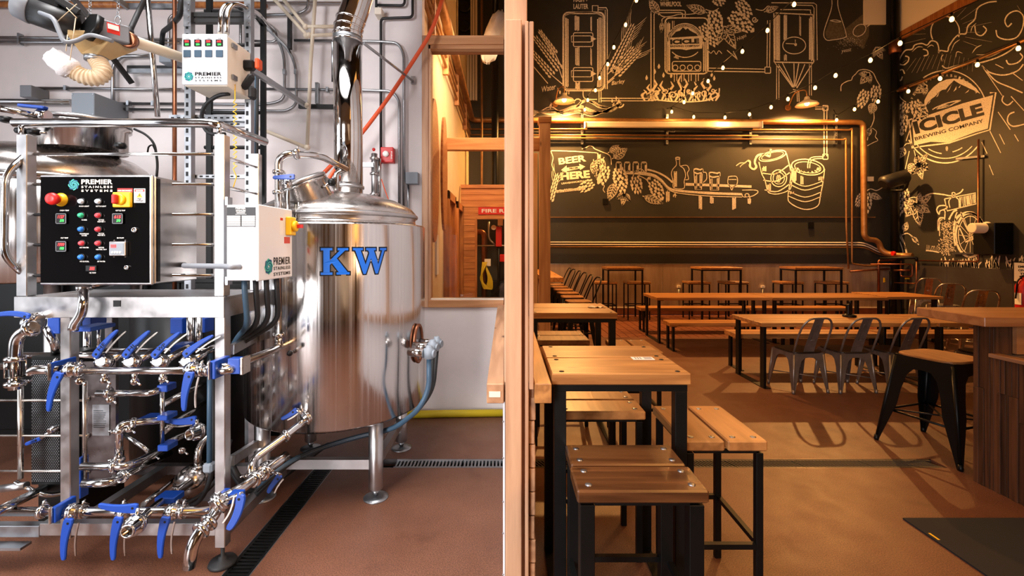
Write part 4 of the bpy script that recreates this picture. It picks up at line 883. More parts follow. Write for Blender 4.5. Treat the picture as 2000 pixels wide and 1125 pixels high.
def logo(f, cx, cy, r, tx0, tx1, ty, th, dark, parent, slope=0):
    a, b_ = MB(), MB(); swirl((cx, cy), r, f, (a, b_)); a.build('emblem', M['swa'], parent); b_.build('emblem_inset', M['swb'], parent)
    t = MB(); dy = slope*(tx1-tx0)
    put_text(t, f, 'PREMIER', (tx0, ty+th), (tx1, ty+th+dy), th, .035, 1.05)
    put_text(t, f, 'STAINLESS', (tx0, ty+th*1.78), (tx1, ty+th*1.78+dy), th*.46, .03, 1.4)
    put_text(t, f, 'SYSTEMS', (tx0, ty+th*2.58), (tx1, ty+th*2.58+dy), th*.46, .03, 1.6)
    t.build('logo_lettering', dark, parent)
logo(lambda x, y: F(x, y, .0035), 145, 361, 11, 160, 221, 350.5, 9.5, M['offw'], cpn)
# print lines across PREMIER
lab = MB()
for s, x, y, w_ in (('MASH LIGHT', 495, 348, 92), ('KETTLE LIGHT', 650, 348, 94), ('MASH TEMP', 316, 387, 84), ('KETTLE TEMP', 828, 387, 88), ('AUGER', 496, 473, 52), ('KETTLE', 652, 473, 50), ('HEATER 1', 652, 489, 68), ('MANIFOLD', 496, 600, 82), ('WATER', 496, 616, 50), ('KETTLE', 652, 598, 50), ('HEATER 2', 652, 613, 68), ('HLT TEMP', 316, 638, 68), ('BH PUMP', 828, 638, 64), ('HLT HEATER', 496, 726, 84), ('KETTLE', 652, 726, 50), ('HEATER 3 & 4', 652, 743, 96), ('HE GLYCOL', 498, 853, 84), ('HE WATER', 652, 853, 72), ('HE TEMP', 574, 957, 62)):
    a = px2(x-w_/2, y); b_ = px2(x+w_/2, y); put_text(lab, lambda x, y: F(x, y, .0035), s, a, b_, 2.5, .02)
lab.build('printed_labels', M['cardw'], cpn)
for x, y, c in ((478, 299, 'whb'), (633, 299, 'whb'), (478, 426, 'grn'), (633, 427, 'redb'), (478, 553, 'blub'), (633, 554, 'redb'), (484, 681, 'redb'), (633, 681, 'redb'), (478, 807, 'blub'), (635, 807, 'blub')):
    p = px2(x, y); b_ = MB().lathe([(.0155, 0), (.0155, .004), (.0115, .007), (.011, .014), (.009, .018), (.0001, .019)], F(*p, .002), 18, (0, -1, 0)).build('push_button', M[c], cpn)
    MB().lathe([(.0165, 0), (.0165, .006), (.0125, .007), (.0125, 0)], F(*p, .002), 18, (0, -1, 0)).build('bezel', M['blackp'], b_)
for x, y, s1, s2 in ((300, 456, '1127', '370'), (815, 456, '615', '370'), (300, 709, '1999', '1900')):
    p = px2(x, y); q = MB(); fq(q, p[0]-10, p[1]-10, p[0]+10, p[1]+10, .012); d = q.build('temperature_display', M['blackp'], cpn, .001)
    q = MB(); q2 = MB()
    for a, b_, c_, d_ in ((-10, -10, 10, -9), (-10, 9, 10, 10), (-10, -10, -9, 10), (9, -10, 10, 10)): fq(q, p[0]+a, p[1]+b_, p[0]+c_, p[1]+d_, .0135)
    q.build('display_frame', M['grey'], d)
    q = MB(); put_text(q, lambda x, y: F(x, y, .0135), s1, (p[0]-6, p[1]-.5), (p[0]+7, p[1]-.5), 6, .02, shear=.2); q.build('red_digits', M['redled'], d)
    q = MB(); put_text(q, lambda x, y: F(x, y, .0135), s2, (p[0]-2, p[1]+6.4), (p[0]+6, p[1]+6.4), 5, .02, shear=.2); q.build('green_digits', M['greenled'], d)
p = px2(568, 910); q = MB(); fq(q, p[0]-10.5, p[1]-5.5, p[0]+10.5, p[1]+5.5, .010); d = q.build('small_display', M['blackp'], cpn, .001)
q = MB(); put_text(q, lambda x, y: F(x, y, .0115), '585', (p[0]-2, p[1]+3), (p[0]+8, p[1]+3), 6, .02, shear=.2); q.build('red_digits', M['redled'], d)
p = px2(822, 730); q = MB(); fq(q, p[0]-16, p[1]-14, p[0]+16, p[1]+14, .02); d = q.build('pump_drive', M['steelx'], cpn, .003)
q = MB(); fq(q, p[0]-13, p[1]-11, p[0]+13, p[1]+11, .022); q.build('drive_face', M['pgrey'], d); q = MB(); fq(q, p[0]-11, p[1]-8, p[0]-1, p[1]-2, .0235); q.build('drive_display', M['redled'], d)
q = MB()
for k in range(4): q.disc(F(p[0]-8+k*5, p[1]+7, .023), .005, .003, (0, 1, 0), 10)
q.build('drive_buttons', M['cardw'], d)
q = MB()
for a in (-11, 11):
    for b_ in (-15.5, 16): q.disc(F(p[0]+a, p[1]+b_, .004), .004, .004, (0, 1, 0), 10)
q.build('drive_screws', M['pipe'], d)
# emergency stop
p = px2(285, 283); e = MB().lathe([(.032, 0), (.032, .004), (.026, .012), (.022, .02)], F(*p, .001), 28, (0, -1, 0)).build('stop_collar', M['yellow'], cpn)
MB().lathe([(.017, .018), (.017, .032), (.027, .036), (.029, .046), (.026, .056), (.012, .06), (.0001, .06)], F(*p, .0), 28, (0, -1, 0)).build('stop_button', M['red'], e)
p = px2(858, 285); q = MB(); fq(q, p[0]-17, p[1]-14.5, p[0]+17, p[1]+14.5, .02); e = q.build('disconnect_plate', M['yellow'], cpn, .003)
MB().lathe([(.026, .02), (.026, .032), (.018, .034)], F(p[0]-1, p[1], 0), 24, (0, -1, 0)).build('dial_ring', M['yellow'], e)
MB().obox(F(p[0]-3, p[1], .045), (.018, .025, .044)).build('dial_knob', M['red'], e, .004)
q = MB(); fq(q, *px2(798, 178), *px2(938, 216), .003); e = q.build('disconnect_label', M['red'], cpn); q = MB(); put_text(q, lambda x, y: F(x, y, .0045), 'MAIN DISCONNECT', px2(803, 207), px2(933, 207), 3, .02); q.build('lettering', M['cardw'], e)
q = MB(); fq(q, *px2(950, 180), *px2(1054, 310), .003); e = q.build('danger_label', M['cardw'], cpn); q = MB(); fq(q, *px2(958, 186), *px2(1047, 210), .004); q.build('danger_strip', M['red'], e)
q = MB(); put_text(q, lambda x, y: F(x, y, .0055), 'DANGER', px2(972, 207), px2(1040, 207), 3, .02); q.build('lettering', M['cardw'], e)
q = MB(); q.add([F(*px2(1003, 218), .0045), F(*px2(975, 262), .0045), F(*px2(1031, 262), .0045)], [(0, 1, 2)]); q.build('warning_triangle', M['yellow'], e)
q = MB(); put_text(q, lambda x, y: F(x, y, .005), 'High', px2(982, 284), px2(1022, 284), 3.2, .03); put_text(q, lambda x, y: F(x, y, .005), 'Voltage', px2(968, 300), px2(1038, 300), 3.2, .03)
q.add([F(*px2(1006, 226), .005), F(*px2(995, 244), .005), F(*px2(1004, 244), .005), F(*px2(1000, 258), .005), F(*px2(1012, 238), .005), F(*px2(1003, 238), .005)], [(0, 1, 2, 5), (2, 3, 4, 5)]); q.build('warning_print', M['blackp'], e)
for x, y, r in ((960, 559, .013), (890, 903, .011)): MB().lathe([(r, 0), (r, .008), (r*.7, .01), (r*.7, .006), (.0001, .006)], F(*px2(x, y), .002), 16, (0, -1, 0)).build('key_lock', M['pipe'], cpn)
MB().tube([F(384-210, 0, 0)*0+Vector((X1-.02, 2.45, zz_(519))), W(360, 519, 2.3), W(440, 520, 2.22), W(452, 522, 2.2), W(468, 521, 2.25)], .013, 12, R=.02).build('conduit', M['grey'], cpn)
MB().tube([Vector((X0+.22, 2.36, Z0-.001))*1, W(163, 560, 2.28), W(163, 590, 2.2), W(160, 612, 2.2), W(145, 634, 2.2), W(143, 645, 2.2)], .021, 14, R=.05).build('conduit', M['pipe'], cpn)
clamp(W(164, 562, 2.27), (0, 0, 1), .02, cpn)
# --- white junction box
jb = thing('junction_box', 'white electrical box with yellow switch mounted on skid post', 'electrical box', tuple(W(505, 548, 2.25)))
YJ = 2.25; ja, jb1 = px_(442, YJ), px_(503, YJ); jz0, jz1 = zz_(548, YJ), zz_(400, YJ); YJ2 = 2.60
MB().box(ja, jb1-.012, YJ, YJ2, jz0, jz1).build('cabinet', M['white'], jb, .005); MB().box(jb1-.010, jb1+.006, YJ-.003, YJ2+.003, jz0-.003, jz1+.003).build('door', M['white'], jb, .004)
for y in (388, 545): MB().box(ja-.012, ja, YJ+.01, YJ+.05, zz_(y+12, YJ), zz_(y-4, YJ)).build('mounting_lug', M['galv'], jb)
def J(x, y, off=.002): return Vector(((x-988)*YJ/900, YJ-off, H-(y-482)*YJ/900))
def j2(x, y): return 430+x/6.25, 380+y/6.25
q = MB(); a, b_ = J(*j2(85, 155)), J(*j2(440, 392)); q.box(a.x, b_.x, YJ-.0015, YJ, b_.z, a.z); e = q.build('rating_plate', M['blackp'], jb)
q = MB(); put_text(q, J, 'PREMIER', j2(190, 178), j2(315, 178), 3.6, .03); put_text(q, J, 'STAINLESS', j2(195, 205), j2(315, 205), 3, .03); 
for x0, x1, y0 in ((200, 310, 212), (205, 305, 224), (190, 322, 238)): a, b_ = J(*j2(x0, y0)), J(*j2(x1, y0+5)); q.box(a.x, b_.x, YJ-.0025, YJ-.0015, b_.z, a.z)
for k in range(5):
    for x0, x1 in ((88, 248), (268, 428)): a, b_ = J(*j2(x0, 258+k*26)), J(*j2(x1, 278+k*26)); q.box(a.x, b_.x, YJ-.0025, YJ-.0015, b_.z, a.z)
q.build('plate_print', M['cardw'], e)
XJ = jb1+.006
def JS(x, y, off=.001):    # photo point on the right side of the box
    Y = (XJ)*900/(x-988); return Vector((XJ+off, Y, H-(y-482)*Y/900))
a_, b2_ = MB(), MB(); cc = JS(524.5, 520.5)
fz = lambda u, v: Vector((XJ+.0015, cc.y+u, cc.z-v))
swirl((0, 0), .042, fz, (a_, b2_)); a_.build('emblem', M['swa'], jb); b2_.build('emblem_inset', M['swb'], jb)
q = MB(); y0 = JS(534, 520).y; y1 = JS(566.5, 520).y
fz2 = lambda u, v: Vector((XJ+.0015, u, v))
for s, z0_, h in (('PREMIER', cc.z+.005, .04), ('STAINLESS', cc.z-.022, .018), ('SYSTEMS', cc.z-.052, .018)): put_text(q, fz2, s, (y0, z0_), (y1, z0_), -h, .03, 1.2)
q.build('logo_lettering', M['blackp'], jb)
c = JS(563, 442); MB().box(XJ, XJ+.03, c.y-.035, c.y+.03, c.z-.05, c.z+.05).build('switch_plate', M['yellow'], jb, .004)
MB().lathe([(.03, 0), (.03, .015), (.022, .02)], c+Vector((.03, 0, 0)), 20, (1, 0, 0)).build('switch_dial', M['yellow'], jb); MB().obox(c+Vector((.06, 0, 0)), (.04, .014, .02)).build('switch_knob', M['red'], jb)
MB().box(XJ, XJ+.001, JS(546, 440).y, JS(552.5, 440).y, c.z-.05, c.z+.045).build('warning_label', M['cardw'], jb); MB().box(XJ, XJ+.0016, JS(547, 440).y, JS(552, 440).y, c.z+.028, c.z+.042).build('warning_strip', M['red'], jb)
MB().box(XJ, XJ+.001, JS(555, 440).y, JS(566, 440).y, c.z-.095, c.z-.06).build('disconnect_label', M['red'], jb)
for k in range(4):
    x = ja+.03+.03*k; MB().tube([(x, 2.35+.05*k, jz0), (x, 2.36+.05*k, jz0-.1), (x-.02, 2.42+.05*k, jz0-.25), W(458-6*k, 665+8*k, 2.55), W(440, 720+10*k, 2.6), W(430, 850, 2.6)], .014, 10, R=.1).build('flexible_conduit', M['dkblue' if k == 0 else 'rubber'], jb)
# ---------------------------------------------------------------- valves and pipes under the platform
def blade(mb, base, tip, w0, w1, nrm, bow=.0, th=.014, n=10):
    base, tip, nrm = Vector(base), Vector(tip), Vector(nrm).normalized(); d = tip-base; L_ = d.length; d.normalize(); s = d.cross(nrm).normalized()
    top = []; bot = []
    for i in range(n+1):
        t = i/n; c = base+d*L_*t+s*bow*math.sin(math.pi*t*.9)*L_; w_ = w0+(w1-w0)*t**.8
        if i == 0: w_ *= .75
        if i == n: w_ *= .7
        top.append(c+s*w_/2); bot.append(c-s*w_/2)
    ring = top+bot[::-1]; m = len(ring)
    mb.add([p+nrm*th/2 for p in ring]+[p-nrm*th/2 for p in ring],
        [(i, i+1, m-2-i, m-1-i) for i in range(n)]+[(m+m-1-i, m+m-2-i, m+i+1, m+i) for i in range(n)]+[(i, m+i, m+(i+1) % m, (i+1) % m) for i in range(m)])
vg = 'butterfly valves with blue handles on the skid'
def valve(lab, c, ax, base, tip, w0=.042, w1=.026, bow=.06, nrm=(0, -1, 0), r=.037, lever=True, off=(0.02, .012)):
    t = thing('butterfly_valve', lab, 'valve', tuple(c), vg); c = Vector(c); ax = Vector(ax).normalized()
    m_ = MB().lathe([(r*.55, -.03), (r*.8, -.028), (r*.8, -.016), (r, -.014), (r, -.002), (r*.93, 0), (r, .002), (r, .014), (r*.8, .016), (r*.8, .028), (r*.55, .03)], c, 24, ax); m_.build('valve_body', M['pipe'], t)
    q = MB(); u = ax.orthogonal().normalized(); v = ax.cross(u)
    for k in range(4): a = math.pi/4+k*math.pi/2; p = c+(u*math.cos(a)+v*math.sin(a))*r*.85; q.tube([p-ax*.02, p+ax*.02], .005, 6)
    q.build('flange_bolts', M['galv'], t)
    MB().tube([c, base], .009, 8).build('stem', M['pipe'], t)
    h = MB(); blade(h, base, tip, w0, w1, nrm, bow); ho = h.build('handle', M['blue'], t, .004)
    if lever:
        h = MB(); o = Vector((off[0], .012, -off[1])); bl = Vector(base)+(Vector(tip)-Vector(base))*.15; blade(h, bl+o, Vector(tip)*.93+bl*.07+o*1.2, .008, .007, nrm, bow, .006); h.build('release_lever', M['bright'], t)
    d_ = (Vector(tip)-Vector(base)).normalized()
    MB().disc(Vector(base)+d_*.022+Vector(nrm).normalized()*.0075, .006, .002, nrm, 10).build('handle_hole', M['blackp'], ho)
    return t
for k, (bx_, by_, tx_, ty_, lab) in enumerate(((184, 698, 231, 645, 'blue raised valve handle marked HE, first from the left of four'), (242, 698, 293, 647, 'blue raised valve handle marked HL, second from the left of four'), (298, 698, 352, 650, 'blue raised valve handle marked WP, third from the left of four'), (359, 695, 417, 656, 'blue raised valve handle, rightmost of four and most tilted'))):
    c = W(204+55*k, 707, 2.27); v = valve(lab, c, (0.15, -1, .35), W(bx_, by_, 2.24), W(tx_, ty_, 2.24), .040, .016, -.04, off=(.03, .0))
    if k < 3:
        q = MB(); dx, dy = (tx_-bx_), (ty_-by_); l_ = math.hypot(dx, dy)
        put_text(q, lambda x, y: W(x, y, 2.2305), ('HE', 'HL', 'WP')[k], (bx_+dx*.22, by_+dy*.22), (bx_+dx*.48, by_+dy*.48), 7, .0); q.build('marker_lettering', M['blackp'], v)
    MB().tube([c+Vector((0, .03, 0)), c+Vector((.0, .2, .03)), W(215+55*k, 700, 3.0)], .018, 10, R=.05).build('outlet_pipe', M['pipe'], v)
valve('blue valve handle hanging under left end of upper header', W(140, 722, 2.2), (1, 0, 0), W(117, 727, 2.16), W(97, 804, 2.16), .05, .022, .07, lever=False)
valve('blue valve handle hanging from right end of upper header', W(376, 722, 2.2), (1, 0, 0), W(372, 726, 2.16), W(361, 803, 2.16), .052, .022, .06, off=(.035, .0))
valve('lower blue hanging valve handle, leftmost of three above the floor', W(142, 999, 2.24), (1, 0, 0), W(136, 1012, 2.2), W(126, 1094, 2.2), .052, .024, .06, off=(.035, 0))
valve('lower blue hanging valve handle, middle of three above the floor', W(244, 999, 2.24), (1, 0, 0), W(233, 1009, 2.2), W(223, 1094, 2.2), .052, .024, .06, off=(.035, 0))
valve('lower blue hanging valve handle, rightmost of three above the floor', W(338, 999, 2.24), (1, 0, 0), W(325, 1009, 2.2), W(315, 1090, 2.2), .052, .024, .06, off=(.035, 0))
valve('blue horizontal valve handle over round outlet on lower header', W(264, 1025, 2.12), (.1, -1, .1), W(270, 992, 2.14), W(193, 985, 2.14), .05, .024, -.06, r=.045, off=(0, .02))
valve('blue horizontal valve handle pointing left in middle of pipework', W(385, 843, 2.5), (-.2, -1, .1), W(384, 819, 2.5), W(318, 818, 2.5), .05, .022, -.08, r=.044, off=(0, .03))
valve('blue curved valve handle beside the curved discharge spout', W(428, 982, 2.12), (-.55, -.6, -.5), W(472, 964, 2.06), W(444, 1034, 2.04), .045, .03, -.10, r=.05, off=(-.03, -.01))
valve('small blue valve handle hanging behind the front right post', W(520, 917, 2.55), (.6, .7, .3), W(548, 928, 2.5), W(524, 963, 2.5), .035, .022, .05, r=.045)
valve('blue valve handle at the kettle bottom outlet', W(598, 816, 2.72), (-.55, -.8, -.2), W(580, 800, 2.68), W(549, 818, 2.66), .035, .02, -.06, r=.045)
valve('dark blue valve handle low on the left heat exchanger', W(106, 838, 2.5), (0, -1, 0), W(80, 856, 2.48), W(50, 868, 2.48), .022, .018, 0, lever=False, r=.018)
valve('blue flat valve handle at the left edge above the elbow pipe', W(66, 630, 2.25), (1, .1, .1), W(60, 618, 2.2), W(-12, 618, 2.2), .03, .02, .08, lever=False, r=.05)
valve('blue oval valve handle at top of the kettle cleaning pipe', W(560, 358, 2.68), (0, 0, 1), W(576, 345, 2.62), W(533, 347, 2.62), .035, .02, 0, lever=False, r=.03)
pg = thing('pipe_manifold', 'polished steel pipe manifold running under the skid platform', 'pipework', (-1.9, 2.3, .3))
PR = .0185
def P_(pts, r=PR, R=.06, mt='pipe', cl=()):
    v = [W(*p) for p in pts]; o = MB().tube(v, r, 14, R=R).build('pipe', M[mt], pg)
    for i, f in cl: 
        a, b_ = v[i], v[i+1]; clamp(a.lerp(b_, f), (b_-a), r, pg)
    return o
P_([(150, 724, 2.2), (420, 724, 2.2)], .018, cl=((0, .02), (0, .9), (0, .95)))
P_([(57, 728, 2.2), (66, 722, 2.2), (120, 722, 2.2)], .021, cl=((1, .7),))
P_([(418, 724, 2.2), (446, 724, 2.2), (462, 717, 2.25)], .018)
P_([(30, 760, 2.2), (30, 690, 2.2), (33, 655, 2.2), (68, 638, 2.2)], .026, .09, cl=((0, .15), (0, .85), (2, .8)))
P_([(-20, 999, 2.28), (415, 999, 2.24)], .021, cl=((0, .24), (0, .42), (0, .6), (0, .84), (0, .87)))
P_([(418, 1000, 2.22), (436, 975, 2.18), (410, 1018, 2.08), (388, 1040, 2.03), (374, 1070, 2.0), (369, 1108, 2.0)], .026, .08, cl=((2, .1), (2, .8)))
P_([(436, 975, 2.18), (470, 955, 2.25), (530, 912, 2.5), (560, 890, 2.6)], .026, cl=((1, .4), (1, .7)))
P_([(597, 820, 2.70), (565, 846, 2.6), (497, 895, 2.45), (490, 912, 2.4), (493, 948, 2.38)], .021, .07, cl=((1, .1), (3, .4)))
P_([(190, 768, 2.3), (298, 768, 2.3), (318, 757, 2.36)], .016, .06, cl=((0, .2),))
P_([(317, 735, 2.45), (317, 876, 2.45)], .011)
P_([(312, 821, 2.42), (244, 827, 2.35), (233, 834, 2.33), (232, 905, 2.33)], .017, .05, cl=((0, .75), (2, .1), (2, .9)))
P_([(160, 911, 2.3), (245, 911, 2.3), (272, 902, 2.38), (365, 848, 3.0), (420, 822, 3.3)], .019, .1, cl=((0, .75),))
P_([(163, 944, 2.3), (215, 944, 2.3), (262, 918, 2.45), (330, 886, 2.9)], .02, .1, cl=((1, .5),))
P_([(-20, 1006, 2.1), (70, 962, 2.5), (98, 948, 2.7), (112, 950, 2.9)], .022, .05)
P_([(270, 1022, 2.14), (290, 1000, 2.24), (330, 968, 2.55), (372, 946, 2.8)], .021)
P_([(280, 985, 2.5), (318, 955, 2.8), (380, 905, 3.3)], .014)
P_([(386, 920, 2.8), (386, 882, 2.8), (396, 862, 2.85), (414, 848, 2.9)], .021, .06, cl=((0, .2),))
P_([(45, 694, 2.6), (230, 694, 2.6)], .018, mt='pipe'); P_([(150, 683, 2.8), (420, 683, 2.8)], .01)
P_([(320, 843, 2.5), (420, 770, 3.4)], .016); P_([(318, 790, 2.5), (430, 730, 3.4)], .016); P_([(318, 870, 2.5), (400, 825, 3.2)], .014)
P_([(371, 620, 2.9), (371, 690, 2.9)], .02); P_([(388, 620, 2.95), (388, 700, 2.95)], .02); P_([(170, 635, 2.8), (170, 720, 2.8)], .02); P_([(193, 640, 2.6), (193, 680, 2.6)], .01)
P_([(166, 745, 2.42), (166, 935, 2.42)], .010, mt='bright'); P_([(40, 755, 2.42), (40, 935, 2.42)], .012, mt='bright')
for y in (782, 851, 920): P_([(-20, y, 2.42), (172, y, 2.42)], .006, mt='bright')
P_([(90, 640, 2.5), (110, 676, 2.5), (108, 692, 2.6)], .02); P_([(0, 715, 2.4), (30, 715, 2.3)], .02); P_([(0, 955, 2.5), (52, 948, 2.5)], .02, mt='steelx')
P_([(245, 850, 2.6), (290, 880, 2.6), (300, 905, 2.7)], .012); P_([(140, 960, 2.6), (90, 970, 2.5), (30, 942, 2.5)], .012)
P_([(204, 725, 2.2), (204, 742, 2.2)], .012); P_([(263, 725, 2.2), (263, 745, 2.2)], .012); P_([(318, 725, 2.2), (318, 745, 2.2)], .012)
q = MB()
for x, y, Y in ((204, 742, 2.2), (263, 745, 2.2), (318, 740, 2.2), (155, 744, 2.2), (215, 780, 2.3), (252, 838, 2.35), (222, 935, 2.35), (355, 880, 2.6), (300, 890, 2.6)): q.lathe([(.012, -.012), (.018, -.008), (.018, .008), (.012, .012)], W(x, y, Y), 12, (1, -.6, 0)); q.tube([W(x+3, y, Y), W(x+11, y+7, Y-.03)], .005, 6)
q.build('wing_clamps', M['pipe'], pg)
def bl(x0, y0, x1, y1, Y0, Y1, nm='pipe_bracket', mt='blue'): return MB().box(px_(x0, Y0), px_(x1, Y0), Y0, Y1, zz_(y1, Y0), zz_(y0, Y0)).build(nm, M[mt], pg, .003)
bl(408, 706, 420, 741, 2.17, 2.29); bl(405, 708, 409, 743, 2.155, 2.17, 'bracket_plate', 'bright')
bl(444, 701, 468, 731, 2.22, 2.27); bl(468, 699, 474, 733, 2.2, 2.27, 'bracket_plate', 'bright')
bl(95, 709, 100, 742, 2.17, 2.30); bl(91, 710, 95, 744, 2.155, 2.17, 'bracket_plate', 'bright')
bl(98, 992, 108, 1022, 2.19, 2.30); bl(93, 992, 98, 1025, 2.175, 2.19, 'bracket_plate', 'bright')
bl(412, 976, 424, 1000, 2.19, 2.3); bl(408, 988, 412, 1003, 2.17, 2.19, 'bracket_plate', 'bright'); bl(444, 966, 468, 985, 2.15, 2.2)
bl(301, 973, 340, 985, 2.42, 2.5); bl(306, 753, 326, 766, 2.33, 2.40); bl(306, 812, 326, 822, 2.4, 2.48); bl(307, 870, 327, 882, 2.42, 2.5)
bl(138, 640, 176, 648, 2.25, 2.4); bl(92, 622, 116, 652, 2.5, 2.6); bl(332, 674, 356, 692, 2.6, 2.7); bl(150, 895, 157, 975, 2.4, 2.45); bl(268, 818, 300, 825, 2.7, 2.8); bl(332, 622, 356, 652, 3.0, 3.1); bl(382, 622, 400, 650, 3.1, 3.2); bl(160, 612, 178, 636, 2.5, 2.6)
# flanged outlet mouths
for c, ax, r in ((W(264, 1027, 2.075), (.1, -1, .1), .03), (W(385, 844, 2.45), (-.2, -1, .1), .028)):
    MB().lathe([(r*.75, -.01), (r*.75, .04), (r*1.0, .042), (r*1.0, .052), (r*.72, .052), (r*.68, .0)], c, 24, ax).build('outlet_mouth', M['pipe'], pg)
    MB().disc(c, r*.7, .002, ax).build('outlet_bore', M['blackp'], pg)
MB().lathe([(.036, -.045), (.036, -.04), (.026, -.04), (.026, .04), (.036, .04), (.036, .045)], W(30, 718, 2.2), 20).build('sight_glass', M['acry'], pg)
q = MB()
for a in range(4): an = a*math.pi/2+.6; c = W(30, 718, 2.2)+Vector((.036*math.cos(an), .036*math.sin(an), 0)); q.tube([c-Vector((0, 0, .045)), c+Vector((0, 0, .045))], .004, 6)
q.build('sight_glass_rods', M['pipe'], pg)
# pump
pm = thing('pump', 'round stainless centrifugal pump low behind the right skid post', 'pump', tuple(W(375, 960, 2.85)))
MB().lathe([(.0001, -.08), (.05, -.075), (.085, -.05), (.095, 0), (.095, .03), (.07, .04), (.07, .25), (.05, .27)], W(375, 940, 2.8), 32, (.15, 1, .05)).build('pump_housing', M['tank'], pm)
MB().lathe([(.024, 0), (.024, .1), (.04, .1), (.04, .112)], W(372, 942, 2.72), 20, (-.2, -1, -.1)).build('inlet', M['pipe'], pm); MB().box(-2.05, -1.8, 2.9, 3.15, 0.0, .12).build('pump_base', M['gunmetal'], pm)
# heat exchanger with perforated guard
hx = thing('heat_exchanger', 'plate heat exchanger behind a dark perforated guard at left', 'heat exchanger', (-2.5, 2.7, 0))
xa, xb = px_(54, 2.5), px_(112, 2.5)
MB().box(xa, xb, 2.52, 2.75, .3, 1.0).build('guard_body', M['black'], hx)
q = MB(); z = .32; k = 0
while z < .98:
    x = xa+.006+(k % 2)*.006
    while x < xb-.006: q.add([(x-.0035, 2.518, z), (x, 2.518, z-.0035), (x+.0035, 2.518, z), (x, 2.518, z+.0035)], [(0, 1, 2, 3)]); x += .012
    z += .009; k += 1
setp(q.build('perforation', M['galv'], hx), kind='stuff')
MB().box(px_(160, 2.6), px_(226, 2.6), 2.6, 2.62, .25, .95).build('end_plate', M['gunmetal'], hx)
MB().box(px_(182, 2.6), px_(215, 2.6), 2.594, 2.6, zz_(850, 2.6), zz_(790, 2.6)).build('nameplate', M['galv'], hx)
q = MB()
for k in range(9): q.box(px_(185, 2.6), px_(208+random.uniform(-6, 3), 2.6), 2.592, 2.5935, zz_(802+k*4, 2.6), zz_(801+k*4, 2.6))
q.build('nameplate_print', M['blackp'], hx)
for y in (778, 850, 920): MB().lathe([(.012, 0), (.014, .012), (.007, .014), (.007, .03)], W(173, y, 2.6), 6, (0, -1, 0)).build('tie_nut', M['bright'], hx)
MB().box(px_(160, 2.9), px_(230, 2.9), 2.63, 2.95, .0, .3).build('stand', M['black'], hx)
# hoses by the post
fh = thing('flexible_hose', 'grey ribbed conduit hanging down beside the right skid post', 'hose', tuple(W(410, 800, 2.4)))
MB().tube([W(410, 690, 2.4), W(409, 905, 2.4)], .013, 10).build('hose', M['dkblue'], fh); MB().tube([W(418, 740, 2.45), W(415, 930, 2.45), W(390, 985, 2.5), W(300, 1000, 2.7)], .012, 10, R=.15).build('hose', M['rubber'], fh)
MB().obox(W(409, 912, 2.4), (.05, .05, .05)).build('hose_fitting', M['pgrey'], fh, .01)
fh = thing('floor_hose', 'black hoses looping on the floor between skid and kettle', 'hose', (-1.6, 2.7, .1))
MB().tube([W(452, 905, 2.6), W(470, 942, 2.6), W(520, 930, 2.9), W(600, 890, 3.4)], .016, 10, R=.1).build('hose', M['rubber'], fh); MB().tube([W(450, 915, 2.7), W(480, 965, 2.6), W(540, 940, 2.9), W(640, 868, 3.6)], .016, 10, R=.1).build('hose', M['rubber'], fh)
MB().tube([W(330, 1000, 2.6), W(395, 968, 2.7), W(430, 930, 2.8), W(450, 860, 3.0)], .013, 10, R=.2).build('hose', M['rubber'], fh)
yh = setp(MB().tube([(-.95, 4.30, .035), (-.6, 4.32, .035), (-.03, 4.34, .035)], .034, 12).build('yellow_floor_hose', M['ygrn']), 'flat yellow hose lying along the foot of the white wall', 'hose')
lw = thing('strut_rack', 'low galvanised strut rails fixed beside kettle left side', 'rack', (-1.7, 2.7, .8))
MB().bar(W(452, 683, 2.35), W(500, 658, 2.8), .025, .05).build('strut', M['galv'], lw); MB().bar(W(452, 900, 2.4), W(500, 868, 2.9), .03, .05).build('strut', M['galv'], lw); MB().box(-1.62, -1.585, 2.9, 2.94, 0, 1.2).build('strut_post', M['gunmetal'], lw)
# ================================================================ CONDUITS AND GEAR ON THE BREWERY WALL
YW = 4.37
cw = thing('conduit_run', 'grey electrical conduits crossing the white brewery wall', 'conduit', tuple(W(400, 200, YW)))
def C_(pts, r=.014, R=.12, mt='conduit', par=None, Y=YW):
    return MB().tube([W(p[0], p[1], p[2] if len(p) > 2 else Y) for p in pts], r, 10, R=R).build('conduit', M[mt], par or cw)
C_([(-300, 8), (520, 10)], .028, mt='wdoor'); C_([(-300, 3), (690, 6)], .012)
C_([(-300, 70), (420, 78)]); C_([(-300, 81), (352, 84)]); C_([(66, 172), (355, 175)]); C_([(-300, 197), (140, 200)], .03)
C_([(212, 202), (520, 204), (556, 196), (556, 90), (500, 25), (480, 20)], R=.2); C_([(212, 213), (560, 217), (579, 205), (579, 110), (500, 35), (485, 30)], R=.2)
C_([(520, 174), (700, 176), (765, 178), (780, 195), (780, 440)], R=.14); C_([(575, 79), (740, 81), (778, 84), (789, 105), (789, 440)], R=.14)
C_([(500, 200), (470, 140), (470, 20)], R=.1); C_([(495, 80), (540, 82), (540, 60), (500, 30)], .012, R=.08)
C_([(744, 320), (744, 36), (806, 34), (806, -60)], .013, R=.04, mt='motor'); C_([(734, 10), (790, 11), (792, -30)], .012, R=.04, mt='motor')
C_([(221, 240), (221, 130), (234, 110), (292, 109)], .018, R=.14); C_([(490, 30), (580, 28), (602, 18), (602, -30)], R=.1)
C_([(330, 120), (330, 35), (345, 25), (420, 25)], .013, R=.08)
for x in (40, 130, 250, 430): 
    for y in (70.6, 81.5): MB().obox(W(x, y+(.02*x), YW), (.018, .05, .05)).build('conduit_clip', M['galv'], cw)
